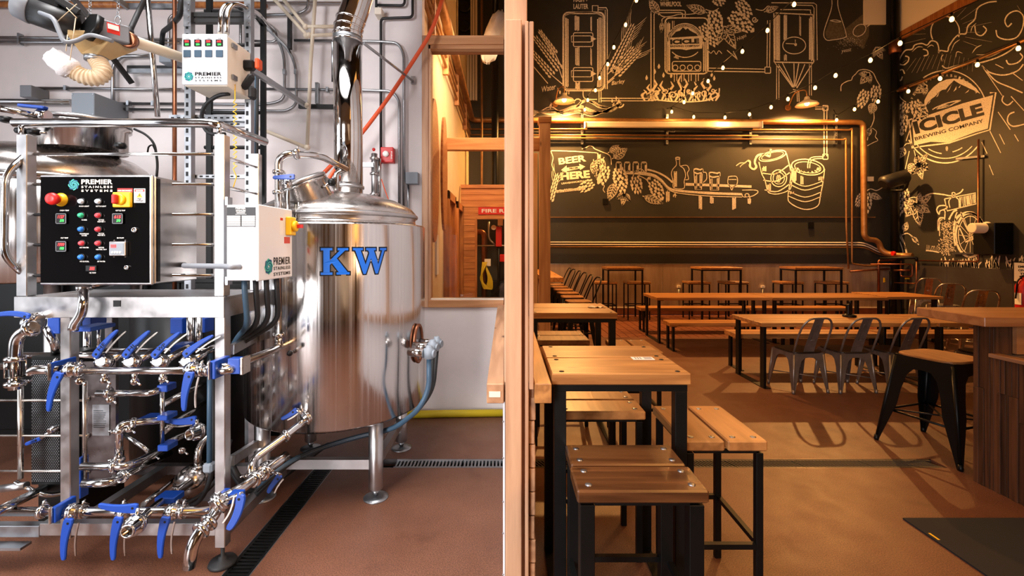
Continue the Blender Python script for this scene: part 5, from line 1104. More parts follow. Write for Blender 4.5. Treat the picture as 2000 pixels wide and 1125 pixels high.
for x, y in ((130, 172.5), (252, 202), (300, 202.5), (252, 213.5), (640, 175.5), (125, 200), (556, 141), (578, 141)): MB().obox(W(x, y, YW), (.022, .045, .045)).build('conduit_clip', M['galv'], cw)
def boxr(name, lab, x0, y0, x1, y1, Yf, Yb, mt, cat='electrical box', bev=.004):
    a, b_ = W(x0, y1, Yf), W(x1, y0, Yf); o = MB().box(a.x, b_.x, Yf, Yb, a.z, b_.z).build(name, M[mt], None, bev); return setp(o, lab, cat)
b1 = boxr('junction_box', 'square grey steel box on the wall left of centre', 139, 181, 184, 226, 4.05, 4.42, 'pgrey')
q = MB()
for x, y in ((141.5, 184), (181.5, 184), (141.5, 223), (181.5, 223)): q.disc(W(x, y, 4.049), .006, .004, (0, 1, 0), 8)
q.build('screws', M['galv'], b1)
boxr('junction_box', 'small grey box at the end of a conduit, upper left wall', 38, 166, 61, 189, 4.25, 4.42, 'grey')
boxr('junction_box', 'grey box partly behind the auger tube', 310, 90, 334, 121, 4.2, 4.42, 'pgrey')
b1 = boxr('junction_box', 'small grey box right of the fire alarm beside timber frame', 792, 336, 816, 359, 4.33, 4.42, 'pgrey')
MB().tube([W(797, 359, 4.39), W(798, 470, 4.39)], .012, 8).build('conduit', M['conduit'], b1)
b1 = boxr('sensor', 'small white box hanging under a dark conduit', 731, 14, 745, 27, 4.30, 4.42, 'offw', 'sensor'); MB().obox(W(735, 8, 4.36), (.02, .02, .08)).build('bracket', M['motor'], b1)
# unistrut pieces
uw = thing('strut_channel', 'grey strut channels and diagonal struts fixed to the wall', 'strut', tuple(W(560, 180, 4.3)))
for a, b_, mt in ((( 250, 133, 4.35), (356, 133, 4.35), 'motor'), ((250, 139, 4.33), (356, 139, 4.33), 'galv'), ((216, 108, 4.2), (258, 163, 4.35), 'motor'), ((137, -10, 3.6), (180, 40, 4.3), 'motor'), ((492, 137, 3.3), (596, 205, 4.3), 'galv'), ((584, 208, 4.35), (660, 209, 4.35), 'motor'), ((566, 30, 4.35), (566, 96, 4.35), 'motor'), ((250, 12, 3.9), (353, 13, 3.9), 'galv'), ((222, -6, 3.8), (252, 16, 3.9), 'galv'), ((705, 322, 4.2), (730, 322, 4.2), 'galv'), ((620, 162, 4.36), (620, 203, 4.36), 'galv')):
    MB().bar(W(*a), W(*b_), .03, .04).build('strut', M[mt], uw)
# rack of slotted posts that carries the control box
rk = thing('slotted_rack', 'tall rack of slotted galvanised posts behind the handrail', 'rack', (-2.2, 3.2, 0))
YR = 3.3
for x0, x1 in ((360, 373), (478, 490)):
    MB().box(px_(x0, YR), px_(x1, YR), YR, YR+.045, .0, 4.2).build('slotted_post', M['galv'], rk)
    q = MB(); z = 1.3; xm = (px_(x0, YR)+px_(x1, YR))/2-.004
    while z < 3.6: q.box(xm-.009, xm+.009, YR-.001, YR, z, z+.032); z += .062
    q.build('slots', M['blackp'], rk)
    MB().box(px_(x0, YR)-.002, px_(x1, YR)+.002, YR-.006, YR, zz_(52, YR), 4.2).build('splice_plate', M['galv'], rk)
    q = MB()
    for y in (8, 20, 32, 44): q.disc(W((x0+x1)/2, y, YR-.008), .010, .008, (0, 1, 0), 6)
    q.build('splice_bolts', M['galv'], rk)
for y0, y1, x0, x1, Y in ((224, 236, 330, 480, YR+.05), (238, 247, 374, 480, YR+.1), (341, 348, 374, 480, YR+.05), (24, 32, 373, 478, YR+.02), (36, 43, 373, 478, YR+.02)):
    MB().box(px_(x0, Y), px_(x1, Y), Y, Y+.04, zz_(y1, Y), zz_(y0, Y)).build('cross_strut', M['galv' if y0 > 100 else 'motor'], rk)
    if y0 > 100:
        q = MB(); x = x0+4
        while x < x1-6: q.box(px_(x, Y), px_(x+6, Y), Y-.001, Y, zz_((y0+y1)/2+1.5, Y), zz_((y0+y1)/2-1.5, Y)); x += 12
        q.build('slots', M['blackp'], rk)
bl_ = thing('cable_ladder', 'black vertical cable ladder with ribbed cables behind the rack', 'cable ladder', (-2.5, 3.9, 2))
for x0, x1 in ((402, 412), (508, 517)): MB().box(px_(x0, 3.9), px_(x1, 3.9), 3.9, 3.93, 1.0, 4.5).build('ladder_rail', M['black'], bl_)
for y in (22, 88, 220, 288): MB().tube([W(400, y, 3.92), W(515, y, 3.92)], .016, 8).build('ladder_rung', M['rubber'], bl_)
for k, x in enumerate((494, 499, 503)): MB().tube([W(x, 150, 3.8), W(x-2, 380, 3.8)], .012, 8).build('cable', M['rubber' if k != 1 else 'dkblue'], bl_)
cpp = setp(MB().tube([W(341, -20, 3.75), W(341, 700, 3.75)], .016, 10).build('copper_pipe', M['copper']), 'thin vertical copper pipe left of the slotted rack', 'pipe')
setp(MB().tube([W(286, -30, 3.2), W(308, 228, 3.2)], .017, 12).build('drop_pipe', M['pipe']), 'slanting thin steel pipe ending above the handrail', 'pipe')
kb = thing('control_box', 'white control box with four red displays and a logo', 'control box', tuple(W(400, 170, 3.05)))
YK = 3.0; x0, x1 = px_(355, YK), px_(443, YK); z0, z1 = zz_(165, YK), zz_(66, YK)
MB().box(x0+.006, x1-.006, YK+.015, 3.29, z0-.005, z1-.004).build('cabinet', M['offw'], kb, .005); MB().box(x0, x1, YK, YK+.016, z0, z1).build('door', M['white'], kb, .004)
def K(x, y, off=.002): return Vector(((x-988)*YK/900, YK-off, H-(y-482)*YK/900))
for k in range(4):
    cx = 366+k*21; a, b_ = K(cx-6.5, 91), K(cx+6.5, 78); d = MB().box(a.x, b_.x, YK-.008, YK, a.z, b_.z).build('temperature_display', M['blackp'], kb, .001)
    q = MB(); put_text(q, lambda x, y: K(x, y, .0095), ('232', '425', '238', '612')[k], (cx-3.5, 84), (cx+4.5, 84), 4, .03); q.build('red_digits', M['redled'], d)
    q = MB(); put_text(q, lambda x, y: K(x, y, .0095), ('235', '250', '238', '250')[k], (cx-2.5, 89.5), (cx+4.5, 89.5), 3.4, .03); q.build('green_digits', M['greenled'], d)
    a, b_ = K(cx-7, 112), K(cx+7, 98); MB().box(a.x, b_.x, YK-.006, YK, a.z, b_.z).build('blank_cover', M['dkblue'], kb, .002)
    q = MB(); put_text(q, K, 'N%d' % (k+1), (cx-3, 76.5), (cx+3, 76.5), 2.2, .02); q.build('printed_label', M['blackp'], kb)
logo(lambda x, y: K(x, y, .002), 369, 149.5, 9.5, 381, 433, 141, 7, M['blackp'], kb)
for y in (91, 152): MB().obox(Vector((x1+.004, 3.08, zz_(y, 3.08))), (.012, .05, .03)).build('latch', M['galv'], kb)
MB().tube([W(448, 183, 3.15), W(425, 186, 3.15), W(398, 205, 3.15), W(392, 235, 3.2), W(405, 262, 3.2), W(440, 262, 3.2)], .013, 10, R=.1).build('cable', M['rubber'], kb)
for x in (430, 443): MB().tube([W(x, 66, 3.1), W(x+2, 20, 3.15), W(x+16, 6, 3.2), W(x+60, 25, 3.4), W(x+90, 60, 4.3)], .016, 10, R=.12).build('conduit', M['pipe'], kb)
dr = thing('cordless_tool', 'black tool with orange end stuck behind the white control box', 'tool', tuple(W(488, 125, 3.2)))
MB().obox(W(484, 128, 3.22), (.10, .05, .07)).build('tool_body', M['blackp'], dr, .012); MB().obox(W(505, 126, 3.22), (.03, .06, .075)).build('tool_cap', M['orange'], dr, .008)
MB().obox(W(484, 160, 3.2), (.04, .06, .12), Matrix.Rotation(.6, 3, 'Y')).build('tool_handle', M['rubber'], dr, .015); MB().obox(W(493, 182, 3.2), (.045, .06, .09)).build('tool_grip', M['rubber'], dr, .015)
yc = MB(); pts = []
for k in range(60): t = k/59; pts.append(W(459+4*math.sin(k*1.9)*(t > .2), 165+165*t, 3.1))
pts += [W(462, 345, 3.1), W(454, 372, 3.1)]
setp(yc.tube(pts, .0035, 5).build('coiled_cord', M['yellow']), 'thin yellow coiled cord hanging under the white control box', 'cord')
# auger with motor, hopper and bagged flexible elbow
au = thing('grain_auger', 'black motor and auger with tan hopper hung from chains', 'auger', tuple(W(160, 60, 2.6)))
A_ = W(28, 8, 2.45); B_ = W(178, 62, 2.6); d = (B_-A_)
MB().tube([A_, A_+d*.22], [.062, .075], 20).build('fan_cowl', M['grey'], au, .004); MB().tube([A_+d*.22, A_+d*.85], .07, 20).build('motor_body', M['motor'], au)
MB().bar(A_+d*.25+Vector((0, 0, .075)), A_+d*.62+Vector((0, 0, .075)), .10, .05).build('terminal_box', M['blackp'], au, .006); MB().bar(A_+d*.5+Vector((.03, 0, .09)), A_+d*.8+Vector((.03, 0, .06)), .09, .04).build('start_box', M['motor'], au, .006)
g_ = MB().bar(W(184, 56, 2.58), W(248, 73, 2.7), .10, .10); g_.build('gearbox', M['grey'], au, .006)
q = MB(); q.bar(W(209, 53, 2.50), W(234, 60, 2.545), .004, .055); e = q.build('warning_plate', M['red'], au); q = MB(); q.bar(W(211, 50.5, 2.496), W(232, 56.5, 2.54), .004, .026); q.build('plate_print', M['cardw'], e)
MB().tube([W(172, 50, 2.55), W(186, 58, 2.58)], .085, 6).build('coupling_plate', M['blackp'], au)
h0, h1 = W(160, 82, 2.6), W(245, 86, 2.7); cN = W(188, 112, 2.62)
hop = [h0+Vector((0, -.09, 0)), h1+Vector((0, -.09, 0)), h1+Vector((0, .09, 0)), h0+Vector((0, .09, 0)), h0+Vector((0, -.09, .03)), h1+Vector((0, -.09, .03)), h1+Vector((0, .09, .03)), h0+Vector((0, .09, .03))]
bt_ = [cN+Vector((x*.045, y*.045, 0)) for x, y in ((-1, -1), (1, -1), (1, 1), (-1, 1))]
MB().add(hop+bt_, [(4, 5, 6, 7), (0, 1, 5, 4), (1, 2, 6, 5), (2, 3, 7, 6), (3, 0, 4, 7), (8, 9, 1, 0), (9, 10, 2, 1), (10, 11, 3, 2), (11, 8, 0, 3), (11, 10, 9, 8)]).build('hopper', M['amber'], au, .004)
MB().lathe([(.048, -.015), (.054, -.012), (.054, .012), (.048, .015)], W(188, 116, 2.62), 24).build('hose_clip', M['galv'], au)
pth = fillet([W(188, 114, 2.62), W(203, 140, 2.6), W(192, 153, 2.58), W(166, 152, 2.56), W(142, 138, 2.54), W(124, 126, 2.52)], .06, 12)
pd = [pth[0]]; acc = 0
for i in range(len(pth)-1):
    L_ = (pth[i+1]-pth[i]).length; n_ = max(1, int(L_/.0035))
    for k in range(1, n_+1): pd.append(pth[i].lerp(pth[i+1], k/n_))
MB().tube(pd, [.041+.0045*math.sin(i*1.57) for i in range(len(pd))], 20).build('flexible_elbow', M['flex'], au)
bgp = [W(142, 142, 2.54), W(134, 133, 2.53), W(124, 126, 2.52), W(112, 118, 2.51), W(102, 108, 2.50), W(98, 104, 2.5)]
bgm = MB().tube(bgp, [.048, .062, .058, .055, .046, .02], 18)
for v in bgm.v: v += Vector((random.gauss(0, .004), random.gauss(0, .004), random.gauss(0, .004)))
bgm.build('plastic_bag', M['bag'], au)
MB().tube([W(248, 76, 2.7), W(365, 116, 3.3)], .034, 20).build('auger_tube', M['pvc'], au); MB().lathe([(.04, -.02), (.046, -.018), (.046, .018), (.04, .02)], W(252, 78, 2.7), 20, W(365, 116, 3.3)-W(248, 76, 2.7)).build('tube_collar', M['copper'], au)
MB().tube([W(78, 25, 2.45), W(105, 35, 2.42), W(115, 60, 2.42), W(125, 84, 2.42), W(150, 80, 2.45), W(175, 66, 2.48), W(220, 80, 2.5)], .011, 8, R=.08).build('flex_conduit', M['grey'], au)
q = MB()
for x0, y0, x1, y1 in ((176, -20, 176, 32), (232, -20, 230, 36)):
    n = 7
    for k in range(n):
        c = W(x0+(x1-x0)*k/n, y0+(y1-y0)*k/n, 2.62); a = k % 2
        lk = [c+Vector((.007*math.cos(t)*(1-a), .007*math.cos(t)*a, -.014*math.sin(t))) for t in [2*math.pi*j/10 for j in range(11)]]; q.tube(lk, .002, 5)
    c = W(x1, y1+4, 2.62); q.tube([c+Vector((.016*math.cos(t), 0, -.026*math.sin(t))) for t in [2*math.pi*j/12 for j in range(13)]], .0035, 6)
q.build('chain', M['galv'], au)
q = MB()
for a, b_ in (((150, 8), (112, 42)), ((148, 35), (137, 118)), ((132, 68), (129, 100)), ((150, 35), (130, 15))): q.tube([W(a[0], a[1], 2.48), W(b_[0], b_[1], 2.48)], .0025, 5)
q.build('rope', M['flex'], au)
# big black hoses upper left
bh_ = thing('cable_bundle', 'thick black hoses dropping from above beside the auger', 'hose', tuple(W(265, 50, 3.3)))
MB().tube([W(288, -10, 3.2), W(272, 20, 3.2), W(256, 55, 3.1), W(253, 66, 3.1)], .016, 10, R=.2).build('hose', M['rubber'], bh_); MB().lathe([(.03, -.03), (.02, .03)], W(253, 62, 3.1), 12).build('hose_end', M['rubber'], bh_)
MB().tube([W(355, -10, 3.6), W(352, 30, 3.6), W(335, 50, 3.9), W(318, 62, 4.2), W(316, 88, 4.25)], .02, 10, R=.2).build('hose', M['rubber'], bh_)
# cream pvc lines
pv = thing('plastic_pipe', 'cream plastic pipe runs sloping across wall behind the stack', 'pipe', tuple(W(600, 150, 4.2)))
for pts in ([(530, -8), (600, 70), (660, 67)], [(548, -8), (597, 52), (660, 52)], [(616, -8), (607, 120), (600, 289)], [(600, 289), (500, 248)]):
    MB().tube([W(x, y, 4.25) for x, y in pts], .017, 10).build('pipe', M['pvc'], pv)
for x, y in ((598, 70), (604, 69), (597, 52), (600, 288), (600, 206)): MB().ico(W(x, y, 4.25), .028, 10).build('elbow', M['pvc'], pv)
# orange hose, alarm, sprinkler valve
oh = setp(MB().tube([W(866, -10, 4.25), W(845, 60, 4.25), W(800, 130, 4.2), W(760, 190, 4.2), W(700, 270, 4.15), W(640, 330, 4.1), W(600, 372, 4.1)], .018, 12, R=.5).build('orange_hose', M['orange']), 'long orange hose running diagonally down behind the stack', 'hose')
setp(MB().tube([W(684, 296, 3.5), W(650, 335, 3.4), W(628, 375, 3.3), W(622, 392, 3.25)], .014, 10, R=.2).build('orange_hose', M['orange']), 'short orange hose end below the mirror stack', 'hose')
fa = boxr('fire_alarm', 'red fire alarm strobe unit on the white wall', 743, 287, 768, 317, 4.34, 4.42, 'red', 'fire alarm', .006)
MB().lathe([(.028, 0), (.028, .02), (.015, .03)], W(754, 301, 4.34), 16, (0, -1, 0)).build('strobe', M['cardw'], fa); q = MB(); a = W(761, 300, 4.338)
q2 = MB(); put_text(q2, lambda x, y: W(x, y, 4.337), 'FIRE', (763.5, 296), (763.5, 311), 2.5, .02); q2.build('lettering', M['cardw'], fa)
sv = thing('standpipe_valve', 'small steel standpipe with red cap beside the fire alarm', 'valve', tuple(W(732, 340, 4.2)))
MB().tube([W(731, 300, 4.25), W(731, 392, 4.25)], .028, 14).build('pipe', M['steelx'], sv); MB().tube([W(741, 310, 4.28), W(741, 385, 4.28)], .018, 12).build('pipe', M['pipe'], sv)
for y in (310, 340, 380): MB().lathe([(.03, -.014), (.042, -.01), (.042, .01), (.03, .014)], W(731, y, 4.25), 16).build('clamp_ring', M['pipe'], sv)
MB().ico(W(730, 292, 4.25), .016, 10).build('cap', M['red'], sv); MB().tube([W(745, 350, 4.25), W(752, 372, 4.25), W(762, 398, 4.2)], .005, 6, R=.1).build('red_line', M['orange'], sv)
bc = setp(MB().tube([W(262, 252, 3.6), W(285, 262, 3.6), W(302, 280, 3.6), W(308, 320, 3.6), W(306, 345, 3.6)], .009, 8, R=.15).tube([W(306, 300, 3.6), W(298, 282, 3.6), W(290, 286, 3.6), W(288, 300, 3.6)], .006, 8, R=.05).build('black_cable', M['rubber']), 'looped black cable over the mash vessel', 'cable')
# ---------------------------------------------------------------- corridor decor seen through the frame
sl = thing('carved_board', 'tall oval wooden board with drilled holes on corridor wall', 'wall decor', (-.84, 5.4, 2.4))
MB().box(-.878, -.845, 4.78, 4.90, 1.9, 3.18).build('dark_backing', M['wdark'], sl)
def oval(y0, y1, z0, z1, x, nm):
    poly = []; cy, cz, ry, rz = (y0+y1)/2, (z0+z1)/2, (y1-y0)/2, (z1-z0)/2
    for k in range(28): a = 2*math.pi*k/28; poly.append((cy+ry*math.copysign(abs(math.cos(a))**.8, math.cos(a)), cz+rz*math.copysign(abs(math.sin(a))**1.25, math.sin(a))))
    MB().prism(poly, lambda u, v, w_: Vector((x+w_, u, v)), .03).build(nm, M['wcedar'], sl, .005)
    q = MB()
    for i in range(26):
        zz = z0+(z1-z0)*(.16+.68*i/25)
        for j in range(4): yy = cy+ry*(-.4+.26*j)+.01*math.sin(i); q.add([(x+.0305, yy-.006, zz), (x+.0305, yy, zz-.006), (x+.0305, yy+.006, zz), (x+.0305, yy, zz+.006)], [(0, 1, 2, 3)])
    setp(q.build('drilled_holes', M['blackp'], sl), kind='stuff')
oval(4.92, 5.55, 1.65, 3.28, -.83, 'oval_panel'); oval(5.62, 6.1, 1.8, 3.25, -.80, 'oval_panel')
tr_ = setp(MB().box(-.88, -.86, 5.75, 5.9, 1.25, 1.75).build('thermostat', M['cardw']), 'thermostat plate on cream corridor wall', 'thermostat')
hv = thing('vent_column', 'cream ribs and black panel with round openings high beyond window frame', 'vent', (-.7, 9.2, 5))
for k in range(4): MB().box(-.86+.06*k, -.815+.06*k, 10.2, 10.25, 4.85, 8.55).build('rib', M['offw'], hv)
MB().box(-.86, -.64, 8.3, 8.36, zz_(70, 8.3), zz_(-60, 8.3)).build('black_panel', M['blackp'], hv)
for y in (-20, 14, 52): c = Vector((-.75, 8.29, zz_(y, 8.3))); MB().lathe([(.085, 0), (.105, .0), (.105, .03), (.085, .03)], c, 24, (0, -1, 0)).build('ring', M['black'], hv); MB().disc(c, .09, .01, (0, 1, 0)).build('round_opening', M['offw'], hv)
setp(MB().tube([W(941, -60, 9.9), W(941, 372, 9.9), (W(941, 0, 9.9).x, 9.9, 2.7)], .022, 8).build('thin_pipe', M['brass']), 'thin pale vertical pipe seen through the window', 'pipe')
setp(MB().tube([W(967, -60, 10.2), W(967, 372, 10.2), (W(967, 0, 10.2).x, 10.2, .0)], .08, 12).build('black_pipe', M['black']), 'black vertical pipe seen through the window', 'pipe')
gb = MB().ico(W(964, 72, 7.0), .34, 20, 1.15)
for i, v in enumerate(gb.v): c = W(964, 72, 7.0); r_ = v-c; v.x = c.x+r_.x*.48+r_.z*.28; v.y = c.y+r_.y*.5; v += Vector((random.gauss(0, .012), random.gauss(0, .012), random.gauss(0, .012)))
gbo = setp(gb.build('wrapped_light', M['bag']), 'oval light wrapped in crinkled plastic hanging in the taproom', 'light fixture'); MB().tube([W(967, 30, 7.0), W(967, -200, 7.0)], .012, 6).build('hanger', M['black'], gbo)
# ================================================================ CHALK MURAL (flat print on the two black walls)
random.seed(33)
def BW(x, y, off=.004): Y = YB-off; return Vector(((x-988)*Y/900, Y, H-(y-482)*Y/900))
def RW_(x, y, off=.004): Y = (XR-off)*900/(x-988); return Vector((XR-off, Y, H-(y-482)*Y/900))
class Ch:
    def __init__(s, f, wall): s.f = f; s.wall = wall; s.mb = MB(); s.px = 1.0
    def line(s, pts, w=1.2, taper=False, smooth=True, off=.004):
        pts = [Vector((p[0], p[1])) for p in pts]; w = w*1.3+.12
        if smooth and len(pts) > 2:
            out = []
            for i in range(len(pts)-1):
                p0 = pts[max(i-1, 0)]; p1 = pts[i]; p2 = pts[i+1]; p3 = pts[min(i+2, len(pts)-1)]
                for k in range(5): t = k/5; out.append(.5*((2*p1)+(p2-p0)*t+(2*p0-5*p1+4*p2-p3)*t*t+(3*p1-p0-3*p2+p3)*t**3))
            out.append(pts[-1]); pts = out
        n = len(pts); vs = []
        for i, p in enumerate(pts):
            d = pts[min(i+1, n-1)]-pts[max(i-1, 0)]
            if d.length < 1e-6: d = Vector((1, 0))
            d.normalize(); nn = Vector((-d.y, d.x)); ww = w*(math.sin(math.pi*(i/(n-1)*.86+.07)) if taper else 1)*random.uniform(.85, 1.15)
            vs.append(s.f(p.x+nn.x*ww/2, p.y+nn.y*ww/2, off)); vs.append(s.f(p.x-nn.x*ww/2, p.y-nn.y*ww/2, off))
        s.mb.add(vs, [(2*i, 2*i+1, 2*i+3, 2*i+2) for i in range(n-1)]); return s
    def fill(s, poly, off=.003): tri_poly(s.mb, poly, lambda x, y: s.f(x, y, off)); return s
    def text(s, t, p0, p1, h, bold=.02, off=.004, arc=None, shear=0, space=1): put_text(s.mb, lambda x, y: s.f(x, y, off), t, p0, p1, h, bold, space, arc, shear); return s
    def ellipse(s, cx, cy, rx, ry, w=1.2, a0=0, a1=360, rot=0, n=28):
        r = math.radians(rot); pts = []
        for k in range(n+1): a = math.radians(a0+(a1-a0)*k/n); x, y = rx*math.cos(a), ry*math.sin(a); pts.append((cx+x*math.cos(r)-y*math.sin(r), cy+x*math.sin(r)+y*math.cos(r)))
        return s.line(pts, w, smooth=False)
    def shade(s, x0, x1, y0, y1, n, w=1): 
        for k in range(n): x = x0+(x1-x0)*(k+.5)/n; s.line([(x, y0+random.uniform(0, 4)), (x+random.uniform(-.3, .3), y1-random.uniform(0, 4))], w*random.uniform(.5, 1.1), smooth=False)
        return s
    def done(s, name, m='chalk'): return s.mb.build(name, M[m], s.wall)
def hop(c, x, y, L_, wd, ang):
    """cone of overlapping pointed bracts, ang = direction of tip in degrees (y down)"""
    a = math.radians(ang); ux, uy = math.cos(a), math.sin(a); vx, vy = -uy, ux; rows = max(5, int(L_/6))
    T = lambda u, v: (x+ux*u+vx*v, y+uy*u+vy*v)
    for r in range(rows):
        t = (r+.2)/rows; w_ = wd*math.sin(math.pi*min(1, (t*.80+.16)))**.75; n = 4 if r % 2 else 3
        if t > .85: n = 1 if n == 3 else 2
        pw = w_/n*1.02; pl = L_/rows*1.5
        for k in range(n):
            v = (k-(n-1)/2)*pw; u = L_*t-abs(v)*.25; fl = v/wd*.5
            P = [(0, -pw*.12), (pl*.28, -pw*.37), (pl*.55, -pw*.27), (pl*.86, fl*pw), (pl*.55, pw*.27), (pl*.28, pw*.37), (0, pw*.12), (pl*.22, 0)]
            c.fill([T(u+p, v+q) for p, q in P])
def leaf(c, x, y, L_, wd, ang, dense=6):
    if L_ >= 24 and wd/L_ > .66:
        for da, k in ((-50, .74), (50, .74), (0, 1)): leaf(c, x, y, L_*k, wd*.62*k, ang+da, 4)
        return
    a = math.radians(ang); ux, uy = math.cos(a), math.sin(a); vx, vy = -uy, ux; T = lambda u, v: (x+ux*u+vx*v, y+uy*u+vy*v)
    for s in (1, -1):
        pts = []; n = 9
        for k in range(n+1):
            t = k/n; w_ = wd/2*math.sin(math.pi*(t**.75))*s; pts.append(T(L_*t, w_))
            if 0 < k < n: pts.append(T(L_*(t-.03), w_*.84))
        c.line(pts, 1.0, smooth=False)
        for k in range(dense): t = (k+.7)/(dense+.5); w_ = wd/2*math.sin(math.pi*(t**.75))*s; c.line([T(L_*(t-.1), 0), T(L_*t+1, w_*.5), T(L_*(t+.04), w_*.86)], 1.3, True)
        for k in range(dense): t = (k+.3)/(dense+.5); w_ = wd/2*math.sin(math.pi*(t**.75))*s; c.line([T(L_*(t-.02), w_*.4), T(L_*(t+.05), w_*.85)], 1.0, True)
    c.line([T(-4, 0), T(L_*.5, wd*.03), T(L_, 0)], 1.2)
def wheat(c, x0, y0, x1, y1, wd, awn=30):
    d = Vector((x1-x0, y1-y0)); L_ = d.length; d.normalize(); n = Vector((-d.y, d.x)); T = lambda u, v: (x0+d.x*u+n.x*v, y0+d.y*u+n.y*v)
    N_ = max(5, int(L_/7.5))
    for k in range(N_):
        u = L_*k/N_; sc = 1-.45*k/N_
        for s in (-1, 0, 1):
            v = s*wd*.40*sc; P = [(0, 0), (2.0, 2.2), (5.4, 2.2), (9.6, .8), (5.2, -1.7), (2.0, -1.7)]
            c.fill([T(u+p*.95+abs(s)*-2.5, v+q*sc+s*p*.14) for p, q in P])
        if k > N_*.5 and awn > 16:
            for s in (-1, 1): c.line([T(u+4, s*wd*.35), T(u+awn*.6, s*wd*.75), T(u+awn*1.2, s*wd*1.15)], .6, True)
def vine(c, pts, w=1.1): c.line(pts, w)
def curl(c, x, y, r, turns=1.6, a0=0, w=1.4, dirn=1):
    pts = [(x+r*(1-.8*t)*math.cos(a0+dirn*t*turns*2*math.pi), y+r*(1-.8*t)*math.sin(a0+dirn*t*turns*2*math.pi)) for t in [k/26 for k in range(27)]]; c.line(pts, w, smooth=False)
def cz(x, y): return 1030+x/3.92, y/3.92         # crop -> photo, upper mural
B = lambda: Ch(BW, wall_back)
# mash tun drawing
c = B(); z = cz
def rr_(c, x0, y0, x1, y1, r, w): 
    pts = []
    for cx, cy, a in ((x1-r, y0+r, -90), (x1-r, y1-r, 0), (x0+r, y1-r, 90), (x0+r, y0+r, 180)):
        for k in range(5): an = math.radians(a+k*22.5); pts.append((cx+r*math.cos(an), cy+r*math.sin(an)))
    pts.append(pts[0]); c.line(pts, w, smooth=False)
rr_(c, 1100, 24, 1180, 177, 10, 2.0); rr_(c, 1102.5, 27, 1177.5, 174, 8, .8)
c.shade(1102, 1111, 34, 172, 5, 1.5); c.shade(1122, 1131, 30, 62, 5, 1.8); c.shade(1124, 1131, 92, 130, 5, 1.6); c.shade(1124, 1133, 160, 176, 5, 1.6); c.shade(1166, 1178, 34, 172, 5, 1.5); c.shade(1153, 1156, 30, 62, 2, 1); c.shade(1153, 1156, 92, 130, 2, 1)
c.line([(1103, 30), (1115, 26), (1140, 24.5), (1165, 26), (1177, 31)], 2.2)
for y0 in (64, 132): rr_(c, 1120, y0, 1158, y0+27, 3, 1.1); c.line([(1116, y0+6), (1153, y0+6), (1160, y0+10), (1160, y0+14), (1153, y0+18), (1116, y0+18), (1116, y0+6)], 1.0, smooth=False); c.fill([(1154, y0+7), (1165, y0+12), (1154, y0+17)])
c.line([(1157, 24), (1157, 11), (1168, 11), (1168, 24)], 1.3, smooth=False); c.line([(1168, 15), (1184, 15), (1186, 19), (1186, 174)], 1.4, smooth=False); c.line([(1168, 19), (1182, 19), (1182, 174)], 1.0, smooth=False)
c.line([(1139, 178), (1139, 186), (1142, 192), (1150, 194), (1166, 194)], 1.3); c.line([(1170, 178), (1170, 200)], 1); c.line([(1174, 178), (1174, 200)], 1); c.line([(1107, 176), (1107, 184)], 1); c.line([(1111, 176), (1111, 184)], 1)
c.text('MASH +', (1120, 4), (1148, 4), 9, .03); c.text('LAUTER', (1120, 17.5), (1149, 17.5), 10, .03)
c.text('Water', (1060, 180), (1087, 174), 11, .005, shear=.4); c.text('Barley', (1195, 169), (1222, 164), 10.5, .005, shear=.4)
c.done('mash_tun_drawing')
c = B()   # barley and wheat
for a in ((1084, 104, 1052, 58, 9), (1092, 134, 1042, 70, 14), (1078, 147, 1034, 96, 13)): wheat(c, *a, 16)
for a in ((1192, 138, 1238, 46, 15), (1198, 142, 1238, 90, 13), (1206, 144, 1252, 98, 13)): wheat(c, *a, 26)
for p in (((1084, 104), (1098, 134)), ((1078, 147), (1098, 164)), ((1092, 134), (1098, 152)), ((1042, 130), (1070, 163)), ((1187, 160), (1208, 142)), ((1187, 145), (1195, 136)), ((1187, 163), (1200, 152))): c.line(p, 1.1, smooth=False)
c.done('barley_drawing')
c = B()   # water waves
for k in range(11): c.line([(1040, 214+k*1.4), (1075, 222-k*1.2+3*math.sin(k)), (1100, 214+k), (1130, 205+k*1.5), (1158, 215+k*1.1), (1185, 220-k*.6), (1205, 212-k*.8), (1213, 200+k*.3)], random.uniform(.8, 2.2), True)
for k in range(6): c.line([(1125, 212-k), (1140, 200-k), (1158, 198+k), (1172, 206+k), (1190, 209), (1200, 205-k)], 1.2, True)
curl(c, 1210, 203, 8, 1.1, 0, 2); curl(c, 1130, 200, 9, .8, 3, 1.6); curl(c, 1080, 207, 7, .8, 2, 1.4)
for x, y in ((1195, 193), (1203, 188), (1208, 193), (1076, 200), (1089, 171), (1093, 176)): c.fill([(x, y), (x+2.5, y+3), (x+1.5, y+8), (x-1, y+6)])
c.line([(1172, 192), (1264, 192), (1268, 190), (1269, 186)], 1.2, smooth=False); c.line([(1174, 197), (1268, 197), (1274, 194), (1274, 188)], 1.2, smooth=False); c.done('water_drawing')
